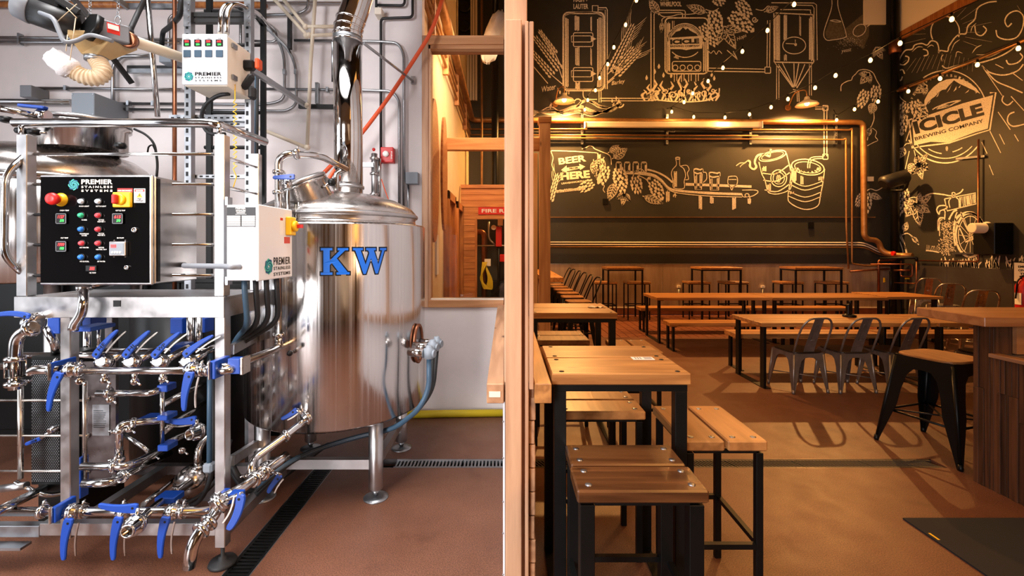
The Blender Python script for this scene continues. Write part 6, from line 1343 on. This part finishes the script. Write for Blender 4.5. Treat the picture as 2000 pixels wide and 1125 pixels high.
# kettle with badge and flames
c = B()
for x in (1271.5, 1277.5): c.line([(x, 188), (x, 28), (x+(2 if x > 1275 else 0), 25 if x > 1275 else 20), (1330, 24.5 if x > 1275 else 20)], 1.3, smooth=False)
rr_(c, 1269, 186, 1277, 197, 2, 1); c.line([(1330, 20), (1338, 22), (1338, 34)], 1.2); c.line([(1330, 25), (1333, 27), (1333, 34)], 1.2)
rr_(c, 1299, 35, 1383, 144, 9, 1.8); c.shade(1301, 1309, 42, 142, 4, 1.6); c.shade(1373, 1382, 80, 142, 4, 1.4); c.shade(1312, 1318, 40, 60, 2, 1.2); c.shade(1316, 1326, 108, 116, 4, 1.5)
rr_(c, 1313, 120, 1369, 139, 4, 1.3)
for k in range(4): c.ellipse(1319+14.3*k, 132, 5, 5, 1.1); c.line([(1317+14*k, 145), (1317+14*k, 160)], 1.1); c.line([(1322+14*k, 145), (1322+14*k, 158)], 1.1)
c.line([(1383, 133), (1494, 135)], 1.2); c.line([(1383, 139), (1494, 140.5)], 1.2); rr_(c, 1494, 131, 1505, 143, 1.5, 1.2); c.line([(1498, 131), (1499, 40)], 1.2); c.line([(1503, 131), (1504, 40)], 1.2)
c.text('WHIRLPOOL', (1289, 12.5), (1331, 12.5), 9.5, .03); c.text('BOIL +', (1290, 1), (1312, 1), 8, .03)
c.done('kettle_drawing')
def badge(c_, f, wall, P, k_off=.0055):
    pass
c = B()   # badge on drawn kettle
cx, cy = 1338, 80
c.ellipse(cx, cy, 34, 34, 1.3, 178, 362); c.ellipse(cx, cy, 31.5, 31.5, .8, 180, 360); c.ellipse(cx, cy+2, 33, 30, 1.2, 40, 140); c.ellipse(cx, cy, 28, 28, .7, 190, 350)
mtn = [(1311, 70), (1318, 62), (1326, 61), (1333, 55), (1338, 59), (1344, 55), (1350, 61), (1358, 62), (1366, 71), (1362, 68), (1352, 67), (1345, 63), (1338, 68), (1330, 63), (1322, 69)]
sky = [(cx+27*math.cos(math.radians(a)), cy+27*math.sin(math.radians(a))) for a in range(200, 341, 10)]; c.fill(sky+[(1360, 66), (1352, 62), (1347, 59), (1343, 55), (1339, 58), (1334, 53), (1328, 60), (1320, 62), (1314, 69)])
c.fill([(1306, 74), (1370, 70), (1373, 82), (1371, 95), (1350, 96), (1340, 98), (1330, 96), (1308, 96), (1304, 84)], .0035); c.done('badge_drawing')
c = B(); c.text('ICICLE', (1309, 87), (1366, 85), 10, .06, .0055); c.text('BREWING COMPANY', (1309, 92.5), (1367, 91.5), 4, .03, .0055); c.done('badge_lettering', 'black_wall')
c = B(); c.text('LEAVENWORTH WASHINGTON', None or (0, 0), (1, 0), 3.2, .02, arc=(1338, 80, 29, 29, 160, 20)); c.done('badge_arc_lettering')
c = B()
random.seed(3)
for k in range(22):
    x = 1260+k*6.6+random.uniform(-1, 1); hh = (20, 34, 14, 44, 24, 38, 16)[k % 7]*(1-.25*abs(k-11)/11); dr_ = (-1, 1, 1, -1)[k % 4]; lean = 5*dr_
    pts = [(x, 197), (x+lean*1.1, 190-hh*.18), (x+lean*.9, 190-hh*.42), (x-lean*.5, 190-hh*.7), (x+lean*.5, 190-hh)]
    n = 14; L1 = []; L2 = []
    for i in range(n+1):
        t = i/n*(len(pts)-1); a = min(int(t), len(pts)-2); f_ = t-a; f_ = f_*f_*(3-2*f_); px = pts[a][0]+(pts[a+1][0]-pts[a][0])*f_; py = pts[a][1]+(pts[a+1][1]-pts[a][1])*f_
        w_ = 3.0*math.sin(math.pi*(i/n*.9+.1))**.6 if i < n else 0; L1.append((px-w_, py)); L2.append((px+w_, py))
    c.fill(L1+L2[::-1])
for k in range(9): curl(c, 1268+k*15.5, 186-(k % 3)*4, 6.5, 1.1, 1+k, 1.6, (-1, 1)[k % 2])
for x, y in ((1263, 152), (1287, 130), (1296, 147), (1311, 148), (1390, 146), (1395, 153), (1279, 140)): c.fill([(x, y-6), (x+2.6, y), (x+1, y+4), (x-1.6, y+4), (x-2.6, y)])
c.line([(1262, 180), (1270, 192), (1300, 197), (1340, 199), (1380, 196), (1402, 186), (1405, 172)], 1.6); c.done('flame_drawing')
# hops above kettle
c = B()
for a in ((1392, 20, 44, 32, 75), (1370, 48, 50, 28, 55), (1425, 28, 56, 34, 35), (1440, 0, 40, 26, 50), (1395, -8, 24, 28, 40)): hop(c, *a)
leaf(c, 1378, 24, 40, 18, 200); leaf(c, 1415, 54, 48, 34, 62); leaf(c, 1285, 26, 34, 18, 240)
vine(c, [(1378, 18), (1392, 22), (1404, 16)]); vine(c, [(1286, 25), (1294, 32), (1310, 32), (1326, 28), (1345, 28), (1360, 26)]); leaf(c, 1293, 44, 20, 8, 95, 3); vine(c, [(1300, 33), (1293, 38), (1293, 46)])
vine(c, [(1382, 96), (1388, 104), (1394, 99), (1399, 106), (1404, 99), (1410, 105)], .9); curl(c, 1474, 38, 6, 1.4); c.line([(1420, 98), (1436, 112), (1440, 116), (1432, 100)], 1.2); c.text('Hops', (1441, 82), (1460, 73), 9, 0, shear=.4); vine(c, [(1476, 18), (1490, 20), (1500, 12), (1510, 16)]); leaf(c, 1496, 22, 26, 12, 340, 4); c.done('hops_drawing')
# fermenter
c = B()
def q2_(x, y): return 1480+x/3.75, y/3.75
c.line([q2_(*p) for p in ((130, 95), (405, 108))], 1.6, smooth=False); c.line([q2_(*p) for p in ((118, 95), (120, 455))], 1.6, smooth=False); c.line([q2_(*p) for p in ((405, 108), (410, 455))], 1.6, smooth=False); c.line([q2_(*p) for p in ((120, 455), (410, 460))], 1.8, smooth=False)
c.shade(*[q2_(x, 0)[0] for x in (122, 165)], q2_(0, 105)[1], q2_(0, 450)[1], 5, 1.8); c.shade(*[q2_(x, 0)[0] for x in (190, 215)], q2_(0, 105)[1], q2_(0, 300)[1], 4, 1.5); c.shade(*[q2_(x, 0)[0] for x in (375, 405)], q2_(0, 120)[1], q2_(0, 450)[1], 4, 1.7); c.shade(*[q2_(x, 0)[0] for x in (302, 318)], q2_(0, 110)[1], q2_(0, 270)[1], 2, 1.2); c.shade(*[q2_(x, 0)[0] for x in (190, 215)], q2_(0, 390)[1], q2_(0, 450)[1], 3, 1.3)
c.ellipse(*q2_(267, 333), 22.5, 16.5, 1.2); c.line([q2_(205, 318), q2_(275, 322), q2_(275, 290)], 1.1, smooth=False); c.ellipse(*q2_(277, 326), 1.5, 1.5, 2)
for p in (((125, 460), (255, 640)), ((150, 470), (262, 640)), ((265, 465), (267, 640)), ((300, 465), (272, 630)), ((345, 470), (278, 635)), ((400, 465), (285, 645)), ((180, 460), (262, 630))): c.line([q2_(*a) for a in p], 1.3, smooth=False)
for x in (138, 155, 378, 393): c.line([q2_(x, 470), q2_(x, 730 if x < 200 else 700)], 1.0, smooth=False)
c.line([q2_(*p) for p in ((165, 70), (370, 72), (385, 80), (388, 108))], 1.1); c.line([q2_(*p) for p in ((100, 20), (410, 22), (430, 35), (436, 440), (412, 440), (412, 60), (400, 40), (240, 36))], 1.2, smooth=False)
c.line([q2_(*p) for p in ((258, 655), (300, 665), (303, 745))], 1.2, smooth=False); c.line([q2_(*p) for p in ((258, 670), (288, 675), (290, 745))], 1.1, smooth=False)
c.line([q2_(*p) for p in ((432, 782), (510, 782), (512, 1350)) ][:2], 1.2, smooth=False)
for x in (1609.5, 1615): c.line([(x, 212), (x, 305)], 1.3, smooth=False)
c.line([(1592, 209), (1612, 209)], 1.2, smooth=False); c.line([(1592, 213), (1608, 213)], 1.2, smooth=False); rr_(c, 1607, 206, 1617, 216, 1.5, 1.1); rr_(c, 1607, 301, 1617, 311, 1.5, 1.1)
c.done('fermenter_drawing')
c = B()   # flask, scoop, yeast
F_ = [q2_(*p) for p in ((540, -20), (540, 60), (485, 230), (500, 290), (550, 292), (635, 275), (645, 240), (590, 60), (588, -20))]; c.line(F_, 1.1)
c.line([q2_(*p) for p in ((528, 150), (570, 146), (610, 158), (570, 160), (528, 150))], 1.0)
c.ellipse(*q2_(745, 222), 14, 10, 1.1, rot=-40); c.line([q2_(*p) for p in ((790, 185), (830, 150), (838, 165), (800, 195))], 1.2)
for k in range(260):
    x = random.gauss(670, 48); y = random.gauss(290, 20)+abs(x-670)*.25; a = q2_(x, y); c.fill([(a[0], a[1]), (a[0]+.9, a[1]+.3), (a[0]+.4, a[1]+1)])
c.text('yeast', q2_(612, 395), q2_(690, 382), 8, 0, shear=.35); c.done('flask_drawing')
c = B(); c.fill([q2_(*p) for p in ((640, 210), (815, 66), (815, 260), (770, 360), (690, 300), (640, 290))], .0025); c.fill([q2_(*p) for p in ((527, 155), (610, 158), (640, 240), (632, 272), (550, 288), (505, 280), (495, 235))], .0026); c.done('dull_patch', 'chalkdim')  # flat duller fills beside the scoop and inside the flask
# BEER FROM HERE and conveyor
def m_(x, y): return 1040+x/4.348, 200+y/4.348
c = B()
c.line([m_(*p) for p in ((150, 418), (165, 410), (350, 415), (540, 428), (555, 432), (553, 690))], 1.2, smooth=False); c.line([m_(*p) for p in ((155, 415), (175, 470), (165, 530), (185, 580))], 1)
c.text('BEER', m_(225, 530), m_(458, 500), 13, .035); c.fill([m_(*p) for p in ((243, 575), (290, 535), (290, 555), (400, 540), (395, 520), (448, 545), (405, 575), (402, 562), (290, 585), (292, 600))]); c.text('HERE', m_(240, 662), m_(490, 640), 15, .05); c.text('LEAVENWORTH, WA', m_(248, 700), m_(495, 672), 4.2, .04)
for k in range(60): x = 200+k*4; c.line([m_(x, 745-(x-200)*.1+random.uniform(-4, 4)), m_(x+random.uniform(-3, 3), 770-(x-200)*.12)], .8, smooth=False)
c.shade(*[m_(x, 0)[0] for x in (555, 580)], m_(0, 435)[1], m_(0, 690)[1], 4, 1)
wheat(c, *m_(150, 830), *m_(215, 600), 11, 20); c.done('beer_from_here_drawing')
c = B(); c.text('FROM', m_(315, 572), m_(385, 562), 4, .03, .0055); c.done('from_lettering', 'black_wall')
c = B()
for a in ((620, 560, 38, 28, 105), (730, 580, 48, 32, 80), (870, 650, 34, 26, 80), (1010, 690, 42, 28, 60), (520, 700, 32, 24, 150)): x, y = m_(a[0], a[1]); hop(c, x, y-6, *a[2:])
for a in ((655, 420, 26, 14, -30), (690, 470, 32, 20, -35), (520, 500, 34, 18, 80), (600, 480, 38, 24, 120), (700, 690, 36, 20, 110), (780, 780, 24, 26, 100), (950, 800, 40, 16, 20)): leaf(c, *m_(a[0], a[1]), *a[2:])
vine(c, [m_(*p) for p in ((420, 395), (450, 385), (480, 370), (510, 375), (530, 395), (590, 420), (640, 440), (665, 470), (670, 530))]); vine(c, [m_(*p) for p in ((850, 640), (870, 590), (920, 565), (950, 590))]); vine(c, [m_(*p) for p in ((900, 620), (960, 650), (985, 680))]); vine(c, [m_(*p) for p in ((590, 690), (610, 710), (600, 740), (615, 765))], .8); c.done('hops_drawing')
c = B()   # conveyor of glasses
for off_, w_ in ((0, 3.6), (7, 1.2)): c.line([m_(*p) for p in ((800, 592+off_*2), (900, 596+off_*2), (1020, 615+off_*2), (1090, 660+off_*2), (1160, 730+off_*2), (1260, 752+off_*3), (1500, 770+off_*3.6), (1780, 780+off_*3.4))], w_)
c.line([m_(*p) for p in ((975, 570), (1050, 590), (1130, 630), (1190, 680))], 2.6); c.line([m_(*p) for p in ((1300, 695), (1860, 715))], 4.0, smooth=False); c.line([m_(*p) for p in ((1780, 745), (1890, 745), (1915, 762), (1880, 790), (1845, 800), (1790, 802), (1780, 780))], 1.2); c.ellipse(*m_(1822, 788), 4, 3, 1.2)
for x, y0, y1 in ((1150, 745, 850), (1425, 790, 910), (1712, 800, 918), (1210, 770, 808), (1522, 795, 865), (1842, 805, 872), (988, 630, 670)): c.shade(*[m_(xx, 0)[0] for xx in (x-16, x+16)], m_(0, y0)[1], m_(0, y1)[1], 4, 1.7)
for x in (732, 804, 876, 946):
    rr_(c, *m_(x-22, 512), *m_(x+24, 590), 2, 1.0); c.ellipse(*m_(x, 510), 4.6, 1.2, 1); c.shade(*[m_(xx, 0)[0] for xx in (x+8, x+22)], m_(0, 520)[1], m_(0, 588)[1], 2, 1.2)
c.line([m_(*p) for p in ((1216, 480), (1222, 530), (1190, 570), (1180, 610), (1195, 670), (1200, 725), (1285, 730), (1288, 670), (1300, 620), (1285, 565), (1252, 535), (1250, 480))], 1.1); c.ellipse(*m_(1234, 474), 4, 2, 1.6); c.shade(*[m_(xx, 0)[0] for xx in (1200, 1225)], m_(0, 580)[1], m_(0, 725)[1], 3, 1.6); c.line([m_(*p) for p in ((1260, 540), (1310, 535), (1330, 570), (1315, 600), (1325, 650), (1298, 658))], 1.1)
for x0, x1, y0, y1 in ((1370, 1443, 570, 740), (1500, 1588, 600, 745)):
    c.line([m_(x0, y0), m_(x0+10, y1), m_(x1-8, y1), m_(x1, y0)], 1.1, smooth=False); c.line([m_(x0, y0), m_(x0+20, y0-6), m_(x1-20, y0+2), m_(x1, y0-4), m_(x1, y0+25), m_(x1-20, y0+30), m_(x0+30, y0+35), m_(x0+5, y0+25)], 2.0); c.shade(*[m_(xx, 0)[0] for xx in (x0+8, x0+30)], m_(0, y0+40)[1], m_(0, y1)[1], 2, 1.3); c.shade(*[m_(xx, 0)[0] for xx in (x1-25, x1-8)], m_(0, y0+30)[1], m_(0, y1)[1], 2, 1)
c.line([m_(*p) for p in ((1443, 595), (1475, 598), (1478, 650), (1450, 680))], 1.2)
c.line([m_(*p) for p in ((1665, 630), (1658, 680), (1680, 720), (1692, 745), (1705, 720), (1738, 690), (1732, 630), (1665, 630))], 1.1); c.line([m_(1668, 655), m_(1732, 655)], 1.2); c.done('conveyor_drawing')
# kegs
def k_(x, y): return 1400+x/3.308, 200+y/3.308
c = B()
c.ellipse(*k_(360, 345), 27, 9, 1.4, rot=-14); c.ellipse(*k_(360, 345), 22, 6.5, .8, rot=-14); c.line([k_(*p) for p in ((272, 385), (290, 460), (310, 500), (325, 560), (340, 585), (390, 592), (450, 575), (480, 545), (478, 450), (450, 330))], 1.3)
for d_ in (80, 130, 200): c.line([k_(285+d_*.12, 385+d_*.9), k_(370+d_*.12, 385+d_*.95), k_(452+d_*.14, 330+d_*.95)], 1.6)
c.ellipse(*k_(400, 490), 15.5, 16.5, 1.4); c.ellipse(*k_(400, 490), 11, 11.5, 1.0); hop(c, *k_(400, 466), 15, 10, 92)
c.shade(*[k_(xx, 0)[0] for xx in (292, 320)], k_(0, 410)[1], k_(0, 450)[1], 4, 1.4); c.shade(*[k_(xx, 0)[0] for xx in (325, 350)], k_(0, 520)[1], k_(0, 580)[1], 4, 1.3)
c.line([k_(*p) for p in ((345, 350), (300, 335), (262, 345), (245, 385), (255, 415), (238, 432), (215, 415), (215, 385), (200, 375))], 3.0); c.line([k_(*p) for p in ((200, 375), (180, 390), (150, 392), (125, 410))], 1.4); c.line([k_(*p) for p in ((185, 390), (160, 405), (150, 418))], 1); c.line([k_(*p) for p in ((345, 350), (345, 310), (335, 305), (355, 305))], 1.6)
c.ellipse(*k_(588, 418), 32, 15, 1.5, rot=8); c.ellipse(*k_(588, 420), 26, 10.5, 1.0, rot=8); c.line([k_(*p) for p in ((480, 400), (475, 500), (460, 610), (475, 650), (540, 685), (600, 690), (655, 665), (670, 600), (685, 520), (697, 430))], 1.4)
for y in (520, 545, 590, 620): c.line([k_(478-(y-520)*.15, y-15), k_(570, y+22), k_(686-(y-520)*.12, y-12)], 1.3)
c.shade(*[k_(xx, 0)[0] for xx in (482, 515)], k_(0, 430)[1], k_(0, 515)[1], 5, 1.6); c.shade(*[k_(xx, 0)[0] for xx in (655, 690)], k_(0, 470)[1], k_(0, 515)[1], 4, 1.3); c.shade(*[k_(xx, 0)[0] for xx in (540, 560)], k_(0, 470)[1], k_(0, 530)[1], 3, 1); c.shade(*[k_(xx, 0)[0] for xx in (470, 500)], k_(0, 570)[1], k_(0, 600)[1], 4, 1.4)
for a in range(0, 180, 22): c.line([k_(588+60*math.cos(math.radians(a)), 425+22*math.sin(math.radians(a))), k_(588+85*math.cos(math.radians(a)), 425+32*math.sin(math.radians(a)))], 1.8, smooth=False)
c.line([k_(*p) for p in ((588, 425), (588, 400), (600, 365), (630, 352), (690, 350))], 1.3); c.line([k_(*p) for p in ((600, 425), (602, 400), (612, 375), (635, 365), (690, 362))], 1.2); c.done('keg_drawing')
# hop vine in the corner region of back wall
def v_(x, y): return 1640+x/4.167, 130+y/4.167
c = B()
leaf(c, *v_(235, 60), 26, 24, 130); hop(c, *v_(300, 150), 32, 24, 95); hop(c, *v_(215, 190), 36, 24, 110); leaf(c, *v_(280, 300), 22, 18, 110); leaf(c, 1712, 95, 24, 20, 60); leaf(c, *v_(250, 500), 20, 10, 110, 3)
vine(c, [v_(*p) for p in ((10, 200), (15, 150), (60, 120), (95, 110), (105, 85), (130, 60), (160, 30), (215, 25), (270, 50), (300, 110), (330, 160))]); vine(c, [v_(*p) for p in ((275, 350), (280, 420), (265, 470), (240, 530), (225, 600))]); vine(c, [v_(*p) for p in ((265, 500), (300, 530), (290, 570), (310, 600), (270, 620), (225, 645))], .9); hop(c, 1693, 375, 40, 24, 92); leaf(c, 1700, 380, 24, 12, 20, 4); hop(c, 1683, 378, 26, 16, 110); vine(c, [(1690, 375), (1700, 369), (1712, 372), (1724, 366)]); c.done('hops_drawing')
# ---------------- right wall
R_ = lambda: Ch(RW_, wall_right)
c = R_()
ea = (v_(905, 400), 82, 90)
import itertools
def E(a, k=1.0): # large ring, drawn in photo px: centre, radii
    cx, cy = 1847, 228; rx, ry = 82, 90; t = math.radians(a); return (cx+rx*k*math.cos(t)+(-6)*k*math.sin(t), cy-ry*k*math.sin(t)-8*k*math.cos(t))
for k, a0, a1, w_ in ((1.0, 5, 118, 1.6), (1.0, 205, 318, 1.8), (.90, 215, 310, 1.4)): c.line([E(a0+(a1-a0)*i/30, k) for i in range(31)], w_, smooth=False)
c.line([E(a, .80) for a in range(235, 262, 6)], 1.4); c.line([E(a, .78) for a in range(278, 302, 6)], 1.4)
frame = [v_(*p) for p in ((560, 432), (700, 395), (1180, 235), (1272, 208), (1225, 515), (1120, 545), (890, 625), (740, 640), (592, 668), (560, 432))]
fo = [v_(*p) for p in ((563, 436), (590, 665), (660, 650), (890, 622), (1120, 545), (1222, 515), (1270, 210), (1222, 214))]; c.line(fo, 2.0, smooth=False); c.line([v_(563, 436), v_(590, 425)], 2.0, smooth=False)
c.fill([v_(*p) for p in ((588, 440), (700, 402), (1000, 300), (1248, 232), (1205, 505), (1100, 535), (980, 580), (900, 612), (870, 618), (740, 612), (606, 642))])
# sun-disc behind mountains
disc = [v_(*p) for p in ((690, 275), (720, 215), (760, 170), (810, 130), (870, 105), (930, 98), (1000, 105), (1060, 135), (1110, 175), (1145, 222), (1095, 195), (1060, 180), (1020, 160), (975, 140), (930, 112), (905, 138), (880, 165), (865, 185), (835, 190), (805, 210), (780, 240), (745, 265), (720, 290), (700, 320), (688, 345))]
c.fill(disc)
for p in (((920, 130), (870, 215), (895, 185), (905, 160)), ((950, 160), (925, 205), (950, 185)), ((1055, 185), (1018, 218), (1045, 205)), ((815, 200), (785, 250), (800, 240)), ((740, 270), (715, 310), (735, 290)), ((985, 150), (965, 175), (978, 170))): c.fill([v_(*a) for a in p])
c.line([v_(*p) for p in ((755, 350), (800, 325), (900, 290), (985, 275), (940, 295), (880, 325), (790, 345))], 1.6); c.line([v_(*p) for p in ((800, 335), (850, 315), (895, 318), (830, 330))], 1.2)
c.done('round_logo_drawing')
c = R_(); c.text('ICICLE', v_(618, 552), v_(1180, 395), 25, .05, .0055); c.text('BREWING COMPANY', v_(615, 604), v_(1172, 455), 7, .02, .0055); c.done('logo_lettering', 'black_wall')
c = R_(); vs_ = 'LEAVENWORTH WASHINGTON'
for i, ch in enumerate(vs_):
    if ch == ' ': continue
    a = 168-i*(168-32)/(len(vs_)-1); p = E(a, .87); q = E(a-2.5, .87); d_ = Vector((q[0]-p[0], q[1]-p[1])).normalized()*3.8
    c.text(ch, (p[0]-d_.x/2, p[1]-d_.y/2), (p[0]+d_.x/2, p[1]+d_.y/2), 5, .02)
hop(c, *v_(872, 648), 9, 5, 90); c.done('logo_arc_lettering')
c = R_()   # sun, rays and clouds
c.ellipse(1846, 62, 28, 30, 1.6, 150, 380)
for a in range(-25, 200, 13):
    r0, r1 = (38, 62) if a % 2 else (40, 85); t = math.radians(a); p0, p1 = (1846+r0*math.cos(t), 64-r0*math.sin(t)), (1846+r1*1.1*math.cos(t), 64-r1*math.sin(t)); c.line([p0, p1], 1.1, True, False)
def ph(x, y): return 1480+x/3.75, y/3.75
for cl in (((1030, 460), (1045, 420), (1080, 370), (1130, 360), (1150, 330), (1200, 318), (1240, 330), (1270, 300), (1310, 310), (1325, 350), (1325, 390)), ((1325, 385), (1340, 370), (1390, 375), (1400, 340), (1440, 280), (1480, 250), (1525, 245), (1540, 190), (1590, 140), (1610, 60), (1680, 20), (1750, 10)), ((1590, 190), (1600, 245), (1640, 260), (1675, 220), (1650, 190)), ((1745, 220), (1760, 270), (1830, 290), (1900, 270), (1940, 200), (1945, 120), (1900, 80), (1840, 100), (1810, 150), (1830, 195), (1860, 170)), ((1350, 480), (1380, 500), (1440, 485), (1500, 470), (1560, 455), (1620, 460), (1700, 440), (1780, 410), (1850, 370), (1900, 330)), ((1040, 470), (1070, 475), (1100, 450), (1105, 420), (1080, 410)), ((1210, 360), (1240, 370), (1245, 400), (1215, 410)), ((1640, 480), (1700, 530), (1800, 550), (1900, 520), (1945, 470)), ((1660, 500), (1740, 590), (1850, 640), (1940, 680)), ((1800, 700), (1790, 740), (1830, 770), (1870, 740)), ((1880, 820), (1840, 840), (1830, 890), (1870, 925), (1950, 910)), ((1820, 440), (1840, 470), (1900, 460), (1940, 420), (1920, 390)), ((1075, 540), (1060, 510), (1030, 520)), ((1020, 560), (1045, 590), (1060, 560))):
    c.line([ph(*p) for p in cl], 1.8)
for cl in (((1060, 460), (1090, 440)), ((1130, 380), (1170, 345), (1210, 345)), ((1420, 370), (1440, 320), (1480, 290)), ((1410, 390), (1425, 350)), ((1560, 240), (1570, 200), (1600, 170)), ((1600, 400), (1660, 400), (1720, 380)), ((1620, 415), (1690, 420), (1800, 370)), ((1350, 450), (1345, 420), (1360, 400)), ((1370, 460), (1360, 430)), ((1900, 40), (1925, 80)), ((1240, 350), (1270, 330), (1290, 340)), ((1640, 330), (1600, 350), (1570, 390)), ((1450, 420), (1460, 380), (1500, 390))): c.line([ph(*p) for p in cl], 1.2, True)
for k in range(14): x = 1100+k*28; c.line([ph(x+60+k*4, 390+abs(k-6)*6), ph(x-10+k*9, 520+15*math.sin(k))], 1.0, True, False)
for p in (((1640, 480), (1790, 700)), ((1760, 820), (1850, 950)), ((1700, 960), (1780, 1120)), ((1880, 985), (1910, 1035)), ((1640, 1040), (1680, 1125)), ((1855, 705), (1950, 810)), ((1740, 470), (1800, 500)), ((1860, 530), (1940, 590))): c.line([ph(*a) for a in p], 1.2, smooth=False)
c.line([(1952, 262), (1962, 282)], 1); c.line([(1932, 322), (1940, 342)], 1); c.line([(1789, 215), (1770, 275)], 1); c.line([(1776, 295), (1768, 330)], 1); c.done('sun_and_cloud_drawing')
c = R_()   # hops and leaves left of logo and below
leaf(c, *v_(700, 160), 26, 24, 150); hop(c, *v_(610, 270), 40, 28, 75); hop(c, *v_(540, 290), 32, 22, 110); hop(c, *v_(520, 370), 44, 24, 95); hop(c, *v_(640, 300), 30, 22, 60)
leaf(c, *v_(520, 660), 22, 16, 110, 4); leaf(c, *v_(640, 800), 28, 30, -50); leaf(c, *v_(640, 800), 30, 34, 75); leaf(c, *v_(620, 800), 22, 24, 130); vine(c, [v_(*p) for p in ((485, 230), (500, 260), (540, 290))]); vine(c, [v_(*p) for p in ((605, 680), (620, 740), (640, 800))]); vine(c, [v_(*p) for p in ((570, 625), (540, 630), (515, 660))])
def w_(x, y): return 1640+x/4.689, 380+y/4.689
hop(c, *w_(590, -60), 48, 26, 90); leaf(c, *w_(720, 80), 30, 24, -30); leaf(c, *w_(700, 90), 44, 34, 80); leaf(c, *w_(690, 80), 26, 26, 140); vine(c, [w_(*p) for p in ((650, 30), (690, 25), (715, 50), (715, 90))]); leaf(c, *w_(590, 330), 18, 12, -70, 3)
for pts in (((505, 215), (520, 280), (560, 400), (600, 480), (620, 550)), ((525, 240), (560, 380), (605, 500)), ((565, 160), (540, 240), (545, 330), (590, 440), (610, 545)), ((570, 370), (620, 355), (665, 385), (690, 420), (725, 460)), ((550, 430), (575, 500), (580, 545))): c.line([w_(*p) for p in pts], 1.4)
leaf(c, *w_(665, 390), 18, 8, 45, 3); c.done('hops_drawing')
c = R_()   # bicycle
def wheel(cx, cy, rx, ry, w): c.ellipse(cx, cy, rx, ry, w)
x0, y0 = w_(1195, 370); wheel(x0, y0, 28, 43, 3.0); wheel(x0, y0, 23, 37, 1.0)
for a in range(0, 360, 30): c.line([(x0, y0+3), (x0+22*math.cos(math.radians(a)), y0+36*math.sin(math.radians(a)))], .6, smooth=False)
for pts, ww in ((((1060, 470), (1045, 330), (1070, 220), (1140, 170), (1220, 170), (1290, 230), (1330, 300)), 3.2), (((1150, 420), (1100, 310), (1060, 220), (1075, 160)), 1.8), (((1220, 400), (1150, 280), (1110, 160)), 1.6), (((1150, 435), (1225, 405)), 2.2), (((785, 10), (850, -10), (950, 0), (1020, 10), (1100, -15), (1130, -50)), 1.8), (((1000, 230), (1040, 160), (1075, 140)), 2.6), (((960, 230), (965, 160), (950, 140)), 1.6), (((890, 130), (910, 105), (960, 100), (985, 115), (960, 135), (920, 150), (910, 180), (890, 150), (890, 130)), 1.8), (((905, 330), (900, 250), (920, 215), (955, 215)), 2.2), (((915, 380), (915, 250), (940, 230)), 1.2)): c.line([w_(*p) for p in pts], ww)
for pts in (((960, 40), (985, 150), (1250, 85), (1245, -15), (960, 40)), ((1010, 120), (1000, 60), (1030, 20), (1030, -15), (1055, -15), (1060, 20), (1090, 50), (1095, 125)), ((1110, 30), (1120, 110)), ((1150, 20), (1160, 105)), ((1190, 10), (1200, 95))): c.line([w_(*p) for p in pts], 1.4, smooth=len(pts) > 6)
for k in range(11): x = 1100+k*14; c.line([w_(x, 25-k*3), w_(x+6, 115-k*4)], random.uniform(.8, 2), smooth=False)
c.done('bicycle_drawing')
c = R_()   # dog sitting
for k in range(260):
    t = random.random(); x = 985+random.gauss(0, 26+18*t); y = 250+300*t
    if t < .3: x = 985+random.gauss(0, 30)
    a = random.uniform(0, 6.28); p = w_(x, y); c.line([p, (p[0]+1.6*math.cos(a), p[1]+1.6*math.sin(a)), (p[0]+2.2*math.cos(a+1), p[1]+2.2*math.sin(a+1))], .7, smooth=False)
for k in range(14): x = 790+k*9; c.line([w_(x, 520), w_(x+random.uniform(8, 20), 460+k*2)], 1, True, False)
c.line([w_(790, 512), w_(850, 518), w_(910, 530)], 1.6); c.done('dog_drawing')
c = R_()   # grass
for gx in (930, 980, 1040, 1080, 1120, 1180, 1220, 1260, 1350, 1380, 1410, 1450, 1540, 1570, 1650, 1680):
    for k in range(3): s_ = random.uniform(-30, 40); hgt = random.uniform(60, 135); p = [w_(gx+k*6, 690+(gx-930)*.02), w_(gx+s_*.3, 690-hgt*.55), w_(gx+s_, 690-hgt)]; c.line(p, 2.6, True)
c.done('grass_drawing')
# small repeated fasteners and slots stay joined
for o in bpy.data.objects:
    if o.type == 'MESH' and o.name.split('.')[0] in ('slots', 'bolts', 'screws', 'flange_bolts', 'scale_marks', 'wing_clamps', 'printed_lines', 'splice_bolts', 'slot_holes', 'drive_screws', 'drive_buttons', 'chain', 'rope', 'nameplate_print', 'plate_print', 'sight_glass_rods'):
        o['kind'] = 'stuff'
